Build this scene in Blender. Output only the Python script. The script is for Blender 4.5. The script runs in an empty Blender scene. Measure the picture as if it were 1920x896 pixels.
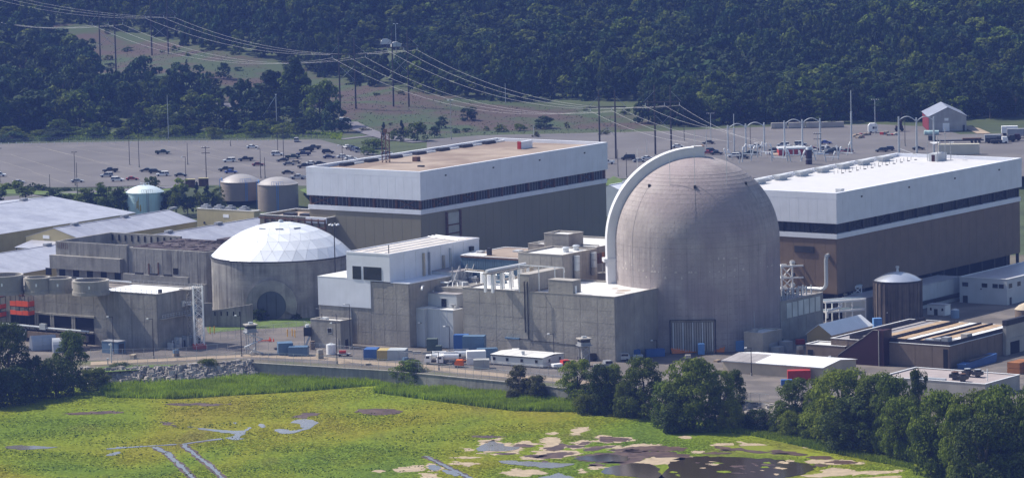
import bpy, math, random
import numpy as np
from mathutils import Matrix, Vector
R = math.radians
rnd = random.Random(7)
sc = bpy.context.scene
COL = sc.collection

# ------------------------------------------------------------------ camera
F = 8174.0; PIT = R(6.48); ROL = R(1.3); CAMH = 180.0; YAW = R(34.9)
U = (math.sin(YAW), math.cos(YAW)); V = (-math.cos(YAW), math.sin(YAW))   # plant grid: away-right, away-left
CP, SP = math.cos(PIT), math.sin(PIT); CR, SR = math.cos(ROL), math.sin(ROL)
cam_data = bpy.data.cameras.new('camera'); cam = bpy.data.objects.new('camera', cam_data); COL.objects.link(cam)
right = Vector((CR, -SR * SP, -SR * CP)); up = Vector((SR, CR * SP, CR * CP))
fwd = Vector((0, CP, -SP))
m = Matrix((right, up, -fwd)).transposed().to_4x4(); m.translation = (0, 0, CAMH)
cam.matrix_world = m
cam_data.sensor_fit = 'HORIZONTAL'; cam_data.angle = 2 * math.atan(960 / F)
cam_data.clip_start = 5; cam_data.clip_end = 20000
sc.camera = cam
# ------------------------------------------------------------------ sky, sun, exposure
SUN_AZ = R(25); SUN_EL = R(50)
sun_dir = Vector((-math.cos(SUN_AZ) * math.cos(SUN_EL), math.sin(SUN_AZ) * math.cos(SUN_EL), math.sin(SUN_EL)))
w = bpy.data.worlds.new('World'); sc.world = w; w.use_nodes = True
nt = w.node_tree; bg = nt.nodes['Background']
sky = nt.nodes.new('ShaderNodeTexSky'); sky.sky_type = 'NISHITA'; sky.sun_disc = False
sky.sun_elevation = SUN_EL; sky.sun_rotation = math.atan2(sun_dir.x, sun_dir.y)
sky.air_density = 1.0; sky.dust_density = 1.6; sky.ozone_density = 2.5
nt.links.new(sky.outputs[0], bg.inputs[0]); bg.inputs[1].default_value = 0.115
sl = bpy.data.lights.new('sun', 'SUN'); sl.energy = 4.9; sl.angle = R(0.5); sl.color = (1.0, 0.945, 0.86)
so = bpy.data.objects.new('sun', sl); COL.objects.link(so); so.rotation_euler = sun_dir.to_track_quat('Z', 'Y').to_euler()
so.location = (0, 1300, 400)
vs = sc.view_settings; vs.view_transform = 'Standard'; vs.look = 'None'; vs.exposure = 0.28; vs.gamma = 1.0
HAZE = 0.72e-4
sc.cycles.volume_bounces = 0; sc.cycles.max_bounces = 6; sc.cycles.transparent_max_bounces = 12

# ------------------------------------------------------------------ picture <-> place
def ray(x, y):
    a = x - 960; b = 448 - y
    ax = a * CR + b * SR; bx = -a * SR + b * CR
    return (ax, F * CP + bx * SP, -F * SP + bx * CP)
def G(x, y, z=0.0):
    d = ray(x, y); t = (z - CAMH) / d[2]
    return Vector((d[0] * t, d[1] * t, z))
def P(X, Y, Z):
    z = Z - CAMH; f = Y * CP - z * SP; u = Y * SP + z * CP
    ax = X / f * F; bx = u / f * F
    return (960 + ax * CR - bx * SR, 448 - (ax * SR + bx * CR))
def mpp(X, Y, Z=0):
    return (Y * CP - (Z - CAMH) * SP) / F      # metres per photo pixel there
def ext(c, d, px):
    lo, hi = 0, 600; s = 1 if P(c[0] + d[0], c[1] + d[1], c[2])[0] > P(*c)[0] else -1
    for _ in range(45):
        mm = (lo + hi) / 2
        if (P(c[0] + d[0] * mm, c[1] + d[1] * mm, c[2])[0] - px) * s < 0: lo = mm
        else: hi = mm
    return lo
def hgt(X, Y, yt, z0=0.0):
    lo, hi = z0, z0 + 90
    for _ in range(45):
        mm = (lo + hi) / 2
        if P(X, Y, mm)[1] > yt: lo = mm
        else: hi = mm
    return lo
def sstep(a, b, x):
    t = min(1, max(0, (x - a) / (b - a))); return t * t * (3 - 2 * t)
def terr(x, y):
    h = 6.0 * sstep(1702, 1730, y)
    if y > 1955:
        k = y - 1955
        h += 0.052 * k * sstep(0, 120, k) + sstep(30, 200, k) * (3.0 * math.sin(x * .013 + y * .006) + 2.2 * math.sin(x * .031 - y * .017 + 1) + 4 * math.sin(y * .011 + x * .004))
    return h
def Gt(x, y):
    d = ray(x, y); t0 = 900 / d[1]; st = 4 / d[1]
    for i in range(900):
        t = t0 + i * st
        X, Y, Z = d[0] * t, d[1] * t, CAMH + d[2] * t
        if Z <= terr(X, Y): return Vector((X, Y, terr(X, Y)))
    return Vector((X, Y, terr(X, Y)))

# ------------------------------------------------------------------ materials (procedural)
MATS = {}
def mat(name, col, rough=.85, var=.12, scale=.25, streak=0.0, scol=None, grain=0.0, metal=0.0, spec=.3, bump=0.0, patch=None, pamt=.5, pscale=.05, obj_rand=0.0, transl=0.0, emit=None, wet=None):
    if name in MATS: return MATS[name]
    mt = bpy.data.materials.new(name); mt.use_nodes = True; n = mt.node_tree.nodes; L = mt.node_tree.links
    b = n['Principled BSDF']; b.inputs['Roughness'].default_value = rough; b.inputs['Metallic'].default_value = metal
    b.inputs['Specular IOR Level'].default_value = spec
    geo = n.new('ShaderNodeNewGeometry')
    def noise(sv, detail=4):
        mp = n.new('ShaderNodeMapping'); mp.inputs['Scale'].default_value = sv; L.new(geo.outputs['Position'], mp.inputs[0])
        t = n.new('ShaderNodeTexNoise'); t.inputs['Scale'].default_value = 1; t.inputs['Detail'].default_value = detail
        L.new(mp.outputs[0], t.inputs[0]); return t.outputs[0]
    def ramp(src, a, c):
        r = n.new('ShaderNodeMapRange'); r.inputs[1].default_value = a; r.inputs[2].default_value = c; L.new(src, r.inputs[0]); return r.outputs[0]
    def mixc(fac, c1, c2, mode='MIX'):
        x = n.new('ShaderNodeMix'); x.data_type = 'RGBA'; x.blend_type = mode
        if isinstance(fac, float): x.inputs[0].default_value = fac
        else: L.new(fac, x.inputs[0])
        for i, c in ((6, c1), (7, c2)):
            if isinstance(c, tuple): x.inputs[i].default_value = (c[0], c[1], c[2], 1)
            else: L.new(c, x.inputs[i])
        return x.outputs[2]
    def mul(a, k):
        x = n.new('ShaderNodeMath'); x.operation = 'MULTIPLY'; L.new(a, x.inputs[0])
        if isinstance(k, float): x.inputs[1].default_value = k
        else: L.new(k, x.inputs[1])
        return x.outputs[0]
    lo = tuple(max(0, c * (1 - var)) for c in col); hi = tuple(min(1, c * (1 + var)) for c in col)
    c = mixc(ramp(noise((scale,) * 3), .35, .65), lo, hi)
    if patch: c = mixc(mul(ramp(noise((pscale,) * 3, 6), .5, .62), float(pamt)), c, patch)
    if streak:
        dc = scol or tuple(x * .45 for x in col)
        c = mixc(mul(mul(ramp(noise((.9, .9, .045), 5), .43, .64), ramp(noise((.06, .06, .12), 3), .3, .65)), float(streak)), c, dc)
        lc = tuple(min(1, x * 1.5) for x in col)
        c = mixc(mul(ramp(noise((.5, .5, .03), 5), .62, .8), float(streak * .5)), c, lc)
    if grain: c = mixc(mul(ramp(noise((2.2,) * 3, 3), .3, .7), float(grain)), c, tuple(x * .6 for x in col))
    if obj_rand:
        oi = n.new('ShaderNodeObjectInfo'); hs = n.new('ShaderNodeHueSaturation')
        L.new(c, hs.inputs['Color'])
        r1 = n.new('ShaderNodeMapRange'); r1.inputs[3].default_value = 1 - obj_rand; r1.inputs[4].default_value = 1 + obj_rand; L.new(oi.outputs['Random'], r1.inputs[0]); L.new(r1.outputs[0], hs.inputs['Value'])
        r2 = n.new('ShaderNodeMapRange'); r2.inputs[3].default_value = .5 - obj_rand * .07; r2.inputs[4].default_value = .5 + obj_rand * .05
        wn = n.new('ShaderNodeTexWhiteNoise'); wn.noise_dimensions = '1D'; L.new(oi.outputs['Random'], wn.inputs['W']); L.new(wn.outputs[0], r2.inputs[0]); L.new(r2.outputs[0], hs.inputs['Hue'])
        c = hs.outputs[0]
    L.new(c, b.inputs['Base Color'])
    if bump:
        bp = n.new('ShaderNodeBump'); bp.inputs['Strength'].default_value = min(1, bump); bp.inputs['Distance'].default_value = .25
        L.new(noise((1.5,) * 3, 5), bp.inputs['Height']); L.new(bp.outputs[0], b.inputs['Normal'])
    if transl:
        tb = n.new('ShaderNodeBsdfTranslucent'); L.new(c, tb.inputs[0]); ms = n.new('ShaderNodeMixShader'); ms.inputs[0].default_value = transl
        L.new(b.outputs[0], ms.inputs[1]); L.new(tb.outputs[0], ms.inputs[2]); L.new(ms.outputs[0], n['Material Output'].inputs[0])
    MATS[name] = mt; return mt
conc = mat('concrete', (.36, .335, .295), streak=.4, grain=.25, var=.12, bump=.3, patch=(.27, .25, .225), pamt=.5, pscale=.08)
conc_dark = mat('weathered concrete', (.29, .275, .25), streak=.6, grain=.3, var=.2, bump=.3, patch=(.30, .29, .27), pamt=.6, pscale=.12)
conc_dome = mat('dome concrete', (.40, .35, .335), streak=.4, grain=.25, var=.14, scale=.16, bump=.3, patch=(.31, .245, .255), pamt=.6, pscale=.045)
conc_unit = mat('old cylinder concrete', (.34, .325, .30), streak=1.0, scol=(.085, .08, .08), grain=.35, var=.2, bump=.3, patch=(.21, .205, .20), pamt=.7, pscale=.06)
conc_light = mat('pale concrete', (.42, .39, .35), streak=.2, grain=.2)
white = mat('white cladding', (.74, .76, .82), rough=.5, var=.04, streak=.12, scol=(.45, .45, .45))
white_dull = mat('dull white cladding', (.52, .54, .56), rough=.6, var=.05, streak=.2, scol=(.4, .4, .38))
whiter = mat('bright white paint', (.82, .82, .82), rough=.45, var=.03)
roof_white = mat('white roof membrane', (.74, .73, .71), rough=.5, var=.05, patch=(.5, .48, .45), pamt=.35, pscale=.09)
roof_tan = mat('ballast roof', (.34, .27, .215), var=.14, scale=.12, patch=(.20, .14, .11), pamt=.7, pscale=.045, grain=.2)
roof_metal = mat('weathered metal roof', (.50, .50, .55), rough=.4, var=.08, metal=.3, streak=.25, patch=(.36, .36, .42), pamt=.6, pscale=.07)
roof_grey = mat('grey roof', (.33, .31, .31), var=.1, patch=(.22, .2, .2), pamt=.5)
tan_wall = mat('tan wall', (.42, .36, .2), var=.06, streak=.15)
brown = mat('bronze siding', (.225, .205, .145), rough=.6, var=.07, scale=.05)
brown_red = mat('brown stone aggregate', (.20, .15, .115), var=.12, streak=.3, grain=.2)
maroon = mat('maroon siding', (.035, .007, .011), rough=.6, var=.1)
steel = mat('grey painted steel', (.30, .31, .33), rough=.5, var=.1)
steel_dark = mat('dark steel', (.035, .035, .04), rough=.5, var=.2)
rust = mat('rusty steel', (.13, .07, .045), rough=.8, var=.3, scale=1)
glass_dark = mat('dark glass', (.015, .018, .025), rough=.15, var=.2, spec=.6)
black = mat('black opening', (.008, .009, .012), rough=.8, var=.2)
wood = mat('weathered pole wood', (.06, .05, .045), var=.2)
galv = mat('galvanised steel', (.52, .55, .58), rough=.4, metal=.3, var=.06)
asphalt = mat('car park asphalt', (.135, .125, .122), var=.1, scale=.04, patch=(.18, .165, .158), pamt=.6, pscale=.03, grain=.15)
asphalt_yard = mat('yard asphalt', (.13, .115, .105), var=.15, scale=.1, patch=(.21, .18, .155), pamt=.8, pscale=.09, grain=.2)
asphalt_road = mat('road asphalt', (.16, .15, .16), var=.1)
gravel = mat('pale gravel', (.36, .28, .2), var=.15, grain=.3)
line_paint = mat('worn line paint', (.30, .27, .22), var=.2)
red = mat('red paint', (.42, .035, .03), var=.1, rough=.5)
orange = mat('orange netting', (.75, .09, .02), var=.12, rough=.6)
orange_y = mat('orange paint', (.7, .22, .05), var=.1, rough=.5)
blue = mat('blue container paint', (.045, .12, .32), var=.12, rough=.5)
blue_grey = mat('blue grey container paint', (.10, .17, .26), var=.1, rough=.5)
blue_pale = mat('pale blue enamel', (.54, .72, .74), var=.06, rough=.45, streak=.35, scol=(.4, .28, .12))
blue_ladder = mat('sky blue ladder paint', (.12, .33, .75), var=.05, rough=.5)
beige_tank = mat('beige tank siding', (.27, .225, .195), var=.06, rough=.6)
tank_top = mat('pale tank roof', (.42, .39, .37), var=.06, rough=.45, metal=.2)
beige = mat('beige panel', (.5, .42, .31), var=.08)
navy = mat('blue corrugated steel', (.10, .16, .22), var=.15)
green_box = mat('grey green enclosure', (.10, .13, .12), var=.1)
rock = mat('riprap rock', (.33, .30, .27), var=.45, scale=.5, grain=.3)
rubber = mat('tyre rubber', (.02, .02, .02), var=.1)

# ------------------------------------------------------------------ mesh builder
class MB:
    def __init__(s): s.v = []; s.f = []; s.m = []
    def add(s, vs_, fs, mi=0):
        k = len(s.v); s.v += [tuple(p) for p in vs_]; s.f += [tuple(i + k for i in f) for f in fs]; s.m += [mi] * len(fs); return s
    def box(s, x0, x1, y0, y1, z0, z1, mi=0):
        return s.add([(x0, y0, z0), (x1, y0, z0), (x1, y1, z0), (x0, y1, z0), (x0, y0, z1), (x1, y0, z1), (x1, y1, z1), (x0, y1, z1)],
              [(0, 3, 2, 1), (4, 5, 6, 7), (0, 1, 5, 4), (1, 2, 6, 5), (2, 3, 7, 6), (3, 0, 4, 7)], mi)
    def prism(s, poly, z0, z1, mi=0):        # polygon in xy, counter-clockwise
        n = len(poly)
        return s.add([(x, y, z0) for x, y in poly] + [(x, y, z1) for x, y in poly],
              [tuple(range(n - 1, -1, -1)), tuple(range(n, 2 * n))] + [(i, (i + 1) % n, n + (i + 1) % n, n + i) for i in range(n)], mi)
    def extr(s, poly, a0, a1, axis='y', mi=0):   # polygon (p,z) extruded along axis
        n = len(poly)
        if axis == 'y': vs_ = [(p, a0, z) for p, z in poly] + [(p, a1, z) for p, z in poly]
        else: vs_ = [(a0, p, z) for p, z in poly] + [(a1, p, z) for p, z in poly]
        return s.add(vs_, [tuple(range(n)), tuple(range(2 * n - 1, n - 1, -1))] + [(i + 1 if i + 1 < n else 0, i, n + i, n + (i + 1) % n) for i in range(n)], mi)
    def cyl(s, x, y, z0, z1, r, n=12, r2=None, mi=0, caps=True):
        r2 = r if r2 is None else r2
        vs_ = [(x + r * math.cos(2 * math.pi * i / n), y + r * math.sin(2 * math.pi * i / n), z0) for i in range(n)] + [(x + r2 * math.cos(2 * math.pi * i / n), y + r2 * math.sin(2 * math.pi * i / n), z1) for i in range(n)]
        fs = [(i, (i + 1) % n, n + (i + 1) % n, n + i) for i in range(n)]
        if caps: fs += [tuple(range(n - 1, -1, -1)), tuple(range(n, 2 * n))]
        return s.add(vs_, fs, mi)
    def tube(s, p, q, r, n=6, mi=0):
        p, q = Vector(p), Vector(q); d = (q - p)
        if d.length < 1e-6: return s
        d.normalize(); a = d.orthogonal().normalized(); b = d.cross(a)
        vs_ = [tuple(c + (a * math.cos(2 * math.pi * i / n) + b * math.sin(2 * math.pi * i / n)) * r) for c in (p, q) for i in range(n)]
        return s.add(vs_, [(i, (i + 1) % n, n + (i + 1) % n, n + i) for i in range(n)] + [tuple(range(n - 1, -1, -1)), tuple(range(n, 2 * n))], mi)
    def path(s, pts, r, n=6, mi=0):
        for a, b in zip(pts, pts[1:]): s.tube(a, b, r, n, mi)
        return s
    def lathe(s, prof, n=48, x=0, y=0, mi=0, a0=0, a1=2 * math.pi):
        full = abs(a1 - a0 - 2 * math.pi) < 1e-6; c = n if full else n + 1
        vs_ = [(x + r * math.cos(a0 + (a1 - a0) * i / n), y + r * math.sin(a0 + (a1 - a0) * i / n), z) for r, z in prof for i in range(c)]
        fs = [(j * c + i, j * c + (i + 1) % c, (j + 1) * c + (i + 1) % c, (j + 1) * c + i) for j in range(len(prof) - 1) for i in range(n)]
        return s.add(vs_, fs, mi)
    def mesh(s, name, mats, smooth=False, ang=35):
        me = bpy.data.meshes.new(name); me.from_pydata(s.v, [], s.f)
        for mt in (mats if isinstance(mats, (list, tuple)) else [mats]): me.materials.append(mt)
        if any(s.m): me.polygons.foreach_set('material_index', s.m)
        if smooth:
            me.polygons.foreach_set('use_smooth', [True] * len(s.f))
            try: me.set_sharp_from_angle(angle=R(ang))
            except Exception: pass
        me.update(); return me
def link(name, me, parent=None, loc=None, rot=None):
    o = bpy.data.objects.new(name, me); COL.objects.link(o)
    if parent: o.parent = parent
    if loc is not None: o.location = loc
    if rot is not None: o.rotation_euler = (0, 0, rot) if isinstance(rot, (int, float)) else rot
    return o
def part(name, mb, mats, parent, smooth=False, kind=None, label=None, ang=35):
    o = link(name, mb.mesh(name, mats, smooth, ang), parent)
    if kind: o['kind'] = kind
    if label: o['label'] = label
    return o
def tag(o, label, cat, group=None):
    o['label'] = label; o['category'] = cat
    if group: o['group'] = group
    return o
def thing(name, label, cat, loc, rot=0.0, group=None):
    return tag(link(name, None, None, loc, rot), label, cat, group)
def struct(name, mb, mats, smooth=False, kind='structure'):
    o = link(name, mb.mesh(name, mats, smooth)); o['kind'] = kind; return o
def copy_tree(o, parent=None):
    c = o.copy(); COL.objects.link(c)
    if parent: c.parent = parent
    for ch in list(o.children): copy_tree(ch, c)
    return c
def clone(o, loc, rot, label=None, group=None):
    c = copy_tree(o); c.location = loc; c.rotation_euler = (0, 0, rot)
    if label: c['label'] = label
    if group: c['group'] = group
    return c
GR = math.atan2(U[1], U[0])       # rotation of the plant grid

def bld(name, label, cat, px, py, zt, xl, xr, z0=0.0, wall=None, roof=None, par=.5, group=None, LU=None, LV=None, pt=.35):
    """flat roofed block: near roof corner at photo (px,py) on height zt, its left wall ends at xl, its right wall at xr"""
    c = G(px, py, zt); LU = LU or ext(c, U, xr); LV = LV or ext(c, V, xl)
    t = thing(name, label, cat, (c.x, c.y, z0), GR, group); h = zt - z0
    mb = MB().box(0, LU, 0, LV, 0, h - par)
    if par:
        mb.box(0, LU, 0, pt, h - par, h); mb.box(0, LU, LV - pt, LV, h - par, h); mb.box(0, pt, pt, LV - pt, h - par, h); mb.box(LU - pt, LU, pt, LV - pt, h - par, h)
    part('walls', mb, wall or conc, t)
    part('roof', MB().box(pt, LU - pt, pt, LV - pt, h - par + .004, h - par + .06), roof or roof_white, t)
    part('coping', MB().box(-.1, LU + .1, -.1, pt + .05, h + .003, h + .12).box(-.1, LU + .1, LV - pt - .05, LV + .1, h + .003, h + .12).box(-.1, pt + .05, pt + .05, LV - pt - .05, h + .003, h + .12).box(LU - pt - .05, LU + .1, pt + .05, LV - pt - .05, h + .003, h + .12), conc_light if (wall or conc) in (conc, conc_dark) else whiter, t)
    t['_d'] = (LU, LV, h); return t, LU, LV, h
def panels(t, side, a0, a1, z0, z1, na, nz, mt, name='wall_panel', proud=.07, gap=.12, off=0.0, skip=None):
    """a grid of separate cast panels on a wall: side 'L' is local x=0, side 'R' is local y=0"""
    w_ = (a1 - a0) / na - gap; h_ = (z1 - z0) / nz - gap
    me = (MB().box(-proud, .02, 0, w_, 0, h_) if side == 'L' else MB().box(0, w_, -proud, .02, 0, h_)).mesh(name, mt)
    for i in range(na):
        for j in range(nz):
            a = a0 + (a1 - a0) * i / na + gap / 2; z = z0 + (z1 - z0) * j / nz + gap / 2
            if skip and skip(a + w_ / 2, z + h_ / 2): continue
            o = link(name, me, t, (off - 0, a, z) if side == 'L' else (a, off, z))
            o.location[0 if side == 'L' else 1] += rnd.uniform(-.015, .015)

# ------------------------------------------------------------------ land
def inpoly(x, y, poly):
    c = False; j = len(poly) - 1
    for i in range(len(poly)):
        xi, yi = poly[i]; xj, yj = poly[j]
        if (yi > y) != (yj > y) and x < (xj - xi) * (y - yi) / (yj - yi) + xi: c = not c
        j = i
    return c
SHORE = [(-400, 690), (60, 694), (200, 694), (330, 690), (440, 682), (470, 680), (740, 696), (960, 717), (1050, 727), (1240, 744), (1440, 762), (1600, 782), (1800, 812), (2300, 880)]
SHW = [G(x, y, 0) for x, y in SHORE]
MARSH_Z = -4.0
# parts of the land beyond the car park that are cleared under the power lines
CLEAR = [(60, 42), (160, 50), (250, 62), (380, 92), (470, 108), (560, 122), (600, 150), (700, 160), (830, 180), (1000, 198), (1180, 215), (1215, 226), (1215, 262), (640, 262), (640, 215), (560, 190), (430, 212), (400, 165), (300, 150), (215, 150), (150, 120), (90, 75)]
FARGRASS = [(395, 155), (640, 160), (700, 225), (820, 240), (830, 262), (640, 262), (560, 200), (400, 205)]
def build_land():
    xs = np.arange(-700, 701, 7.0); ys = np.concatenate([np.arange(1500, 3300, 7.0)])
    mb = MB(); nx = len(xs)
    vv = []; cover = []
    for y in ys:
        for x in xs:
            z = terr(x, y); vv.append((x, y, z))
            p = P(x, y, z); c = 0.0
            if y > 1960 and inpoly(p[0], p[1], CLEAR): c = 1.0
            cover.append(c)
    fs = [(j * nx + i, j * nx + i + 1, (j + 1) * nx + i + 1, (j + 1) * nx + i) for j in range(len(ys) - 1) for i in range(nx - 1)]
    me = bpy.data.meshes.new('ground'); me.from_pydata(vv, [], fs)
    at = me.attributes.new('cover', 'FLOAT', 'POINT'); at.data.foreach_set('value', cover)
    g = mat('far ground', (.055, .075, .025), var=.3, scale=.05, patch=(.07, .085, .03), pamt=.6, pscale=.03, grain=.4)
    n = g.node_tree.nodes; L = g.node_tree.links; b = n['Principled BSDF']; src = b.inputs['Base Color'].links[0].from_socket
    a = n.new('ShaderNodeAttribute'); a.attribute_name = 'cover'
    geo = n.new('ShaderNodeNewGeometry'); tn = n.new('ShaderNodeTexNoise'); tn.inputs['Scale'].default_value = .035; tn.inputs['Detail'].default_value = 6; L.new(geo.outputs['Position'], tn.inputs[0])
    cr = n.new('ShaderNodeValToRGB'); cr.color_ramp.elements[0].position = .43; cr.color_ramp.elements[0].color = (.045, .068, .022, 1); cr.color_ramp.elements[1].position = .58; cr.color_ramp.elements[1].color = (.07, .048, .036, 1); L.new(tn.outputs[0], cr.inputs[0])
    x = n.new('ShaderNodeMix'); x.data_type = 'RGBA'; L.new(a.outputs['Fac'], x.inputs[0]); L.new(src, x.inputs[6]); L.new(cr.outputs[0], x.inputs[7]); L.new(x.outputs[2], b.inputs['Base Color'])
    me.materials.append(g); me.polygons.foreach_set('use_smooth', [True] * len(fs)); o = link('ground', me); o['kind'] = 'structure'
    # the filled ground the plant stands on, from the shore back
    pts = [(p.x, p.y) for p in SHW]
    poly = pts + [(700, 1500), (-700, 1500)]
    poly[0] = (-700, pts[0][1]); poly[len(pts) - 1] = (700, pts[-1][1])
    struct('plant_ground', MB().prism(poly, -7, 0.0), mat('worn plant ground', (.14, .12, .085), var=.25, scale=.08, patch=(.10, .12, .045), pamt=.8, pscale=.035, grain=.3))
build_land()
def sheet(name, px, z, mt, kind='structure'):
    pts = [G(x, y, z) for x, y in px]
    a = sum(p.x * q.y - q.x * p.y for p, q in zip(pts, pts[1:] + pts[:1]))
    if a < 0: pts.reverse()
    o = struct(name, MB().prism([(p.x, p.y) for p in pts], z - .03, z), mt); return o
sheet('plant_yard', [(-60, 676), (200, 676), (300, 680), (430, 672), (470, 673), (740, 689), (960, 710), (1050, 719), (1240, 736), (1440, 753), (1500, 757), (1700, 770), (2000, 770), (2100, 560), (1500, 500), (900, 500), (-80, 500)], .034, asphalt_yard)
sheet('service_path', [(170, 678), (465, 664), (600, 668), (740, 680), (960, 701), (1160, 719), (1160, 725), (960, 708), (740, 686.5), (600, 674), (465, 669), (170, 684)], .06, gravel)
sheet('car_park', [(-150, 274), (0, 270), (300, 264), (600, 262), (630, 270), (690, 284), (740, 300), (800, 330), (620, 350), (560, 348), (350, 347), (260, 350), (100, 351), (0, 348), (-150, 344)], 6.03, asphalt)
sheet('far_car_park', [(800, 262), (900, 254), (1100, 249.5), (1250, 246), (1400, 239), (1560, 235), (1640, 233), (1750, 238), (1800, 252), (1900, 250), (2050, 246), (2050, 330), (1100, 335), (800, 330)], 6.034, asphalt)
# painted bay lines of the near car park, one sheet of worn strokes
def bay_lines():
    mb = MB()
    for y0, y1, n in ((300, 318, 1), (322, 345, 1)):
        pass
    for (xa, ya, xb, yb) in ((0, 302, 60, 320), (70, 275, 250, 318), (0, 318, 55, 322), (60, 322, 125, 345), (90, 280, 215, 312), (130, 276, 260, 300), (190, 274, 330, 300), (300, 272, 420, 296), (270, 290, 330, 304), (330, 280, 470, 312), (360, 272, 520, 308), (420, 270, 560, 300), (20, 290, 110, 318), (340, 300, 400, 315), (470, 268, 600, 296), (200, 268, 262, 280), (10, 330, 90, 346), (110, 318, 170, 332), (380, 318, 420, 328)):
        a, b = G(xa, ya, 6.04), G(xb, yb, 6.04); d = (b - a).normalized(); s = Vector((-d.y, d.x, 0)) * .12
        mb.add([a + s, a - s, b - s, b + s], [(0, 1, 2, 3)])
    return mb
struct('bay_markings', bay_lines(), line_paint)
def strip(name, px, w_, mt, dz=.12, terrain=True):
    pts = [Gt(x, y) for x, y in px]; fine = []
    for a, b in zip(pts, pts[1:]):
        k = max(1, int((b - a).length / 6))
        for i in range(k): fine.append(a.lerp(b, i / k))
    fine.append(pts[-1]); mb = MB(); vs_ = []
    for i, p in enumerate(fine):
        d = (fine[min(i + 1, len(fine) - 1)] - fine[max(0, i - 1)]); d.z = 0; d.normalize(); s = Vector((-d.y, d.x, 0)) * w_ / 2
        for q in (p + s, p - s): vs_.append((q.x, q.y, terr(q.x, q.y) + dz))
    mb.add(vs_, [(2 * i, 2 * i + 1, 2 * i + 3, 2 * i + 2) for i in range(len(fine) - 1)])
    return struct(name, mb, mt, True)
strip('access_road', [(-80, 384), (0, 378), (90, 369), (160, 362), (230, 357), (330, 352)], 9, asphalt_road, .15)
strip('far_road', [(652, 232), (672, 242), (700, 252), (735, 262), (790, 268)], 9, asphalt_road, .3)
strip('far_road', [(405, 195), (440, 200), (470, 203)], 9, asphalt_road, .3)
strip('dirt_track', [(1800, 238), (1825, 244), (1845, 252)], 6, gravel, .25)
strip('field_track', [(640, 262), (690, 257), (760, 258)], 5, asphalt_road, .2)

# ------------------------------------------------------------------ salt marsh
def marsh_mat(leaf=False):
    m_ = bpy.data.materials.new('marsh grass'); m_.use_nodes = True; n = m_.node_tree.nodes; L = m_.node_tree.links; b = n['Principled BSDF']
    geo = n.new('ShaderNodeNewGeometry')
    def noise(sc_, det, sx=1, sy=1, dist=0):
        mp = n.new('ShaderNodeMapping'); mp.inputs['Scale'].default_value = (sc_ * sx, sc_ * sy, sc_); L.new(geo.outputs['Position'], mp.inputs[0])
        t = n.new('ShaderNodeTexNoise'); t.inputs['Scale'].default_value = 1; t.inputs['Detail'].default_value = det; t.inputs['Distortion'].default_value = dist; L.new(mp.outputs[0], t.inputs[0]); return t.outputs[0]
    r = n.new('ShaderNodeValToRGB'); e = r.color_ramp.elements
    e[0].position = .30; e[0].color = (.11, .17, .015, 1); e[1].position = .72; e[1].color = (.24, .20, .026, 1)
    for p_, c_ in ((.40, (.145, .21, .014)), (.5, (.19, .235, .013)), (.60, (.235, .235, .014))):
        k = e.new(p_); k.color = (*c_, 1)
    L.new(noise(.016, 4, 1, .5, .9), r.inputs[0])
    # darker mottled clumps
    mr = n.new('ShaderNodeMapRange'); mr.inputs[1].default_value = .5; mr.inputs[2].default_value = .8; L.new(noise(.55, 5), mr.inputs[0])
    mr2 = n.new('ShaderNodeMapRange'); mr2.inputs[1].default_value = .42; mr2.inputs[2].default_value = .62; L.new(noise(.02, 3, 1, .6), mr2.inputs[0])
    mu = n.new('ShaderNodeMath'); mu.operation = 'MULTIPLY'; L.new(mr.outputs[0], mu.inputs[0]); L.new(mr2.outputs[0], mu.inputs[1])
    x = n.new('ShaderNodeMix'); x.data_type = 'RGBA'; L.new(mu.outputs[0], x.inputs[0]); L.new(r.outputs[0], x.inputs[6]); x.inputs[7].default_value = (.11, .185, .018, 1)
    # brownish thin patches
    mb_ = n.new('ShaderNodeMapRange'); mb_.inputs[1].default_value = .60; mb_.inputs[2].default_value = .70; L.new(noise(.035, 6, 1, .5), mb_.inputs[0])
    m3 = n.new('ShaderNodeMath'); m3.operation = 'MULTIPLY'; m3.inputs[1].default_value = .55; L.new(mb_.outputs[0], m3.inputs[0])
    y = n.new('ShaderNodeMix'); y.data_type = 'RGBA'; L.new(m3.outputs[0], y.inputs[0]); L.new(x.outputs[2], y.inputs[6]); y.inputs[7].default_value = (.17, .15, .035, 1)
    L.new(y.outputs[2], b.inputs['Base Color']); b.inputs['Roughness'].default_value = .9; b.inputs['Specular IOR Level'].default_value = .1
    bp = n.new('ShaderNodeBump'); bp.inputs['Strength'].default_value = 0 if leaf else .25; bp.inputs['Distance'].default_value = .5; L.new(noise(1.2, 5), bp.inputs['Height']); L.new(bp.outputs[0], b.inputs['Normal'])
    tb = n.new('ShaderNodeBsdfTranslucent'); L.new(y.outputs[2], tb.inputs[0]); ms = n.new('ShaderNodeMixShader'); ms.inputs[0].default_value = .5; L.new(b.outputs[0], ms.inputs[1]); L.new(tb.outputs[0], ms.inputs[2])
    if leaf: L.new(ms.outputs[0], n['Material Output'].inputs[0])
    return m_
marsh_m = marsh_mat(); marsh_leaf_m = marsh_mat(True)
def marsh():
    xs = np.arange(-700, 701, 10.0); ys = np.arange(600, 1330, 10.0)
    nx = len(xs); vv = [(x, y, MARSH_Z - .0) for y in ys for x in xs]
    fs = [(j * nx + i, j * nx + i + 1, (j + 1) * nx + i + 1, (j + 1) * nx + i) for j in range(len(ys) - 1) for i in range(nx - 1)]
    me = bpy.data.meshes.new('marsh'); me.from_pydata(vv, [], fs); me.materials.append(marsh_m); o = link('marsh', me); o['kind'] = 'structure'
marsh()
water = bpy.data.materials.new('marsh water'); water.use_nodes = True
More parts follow.
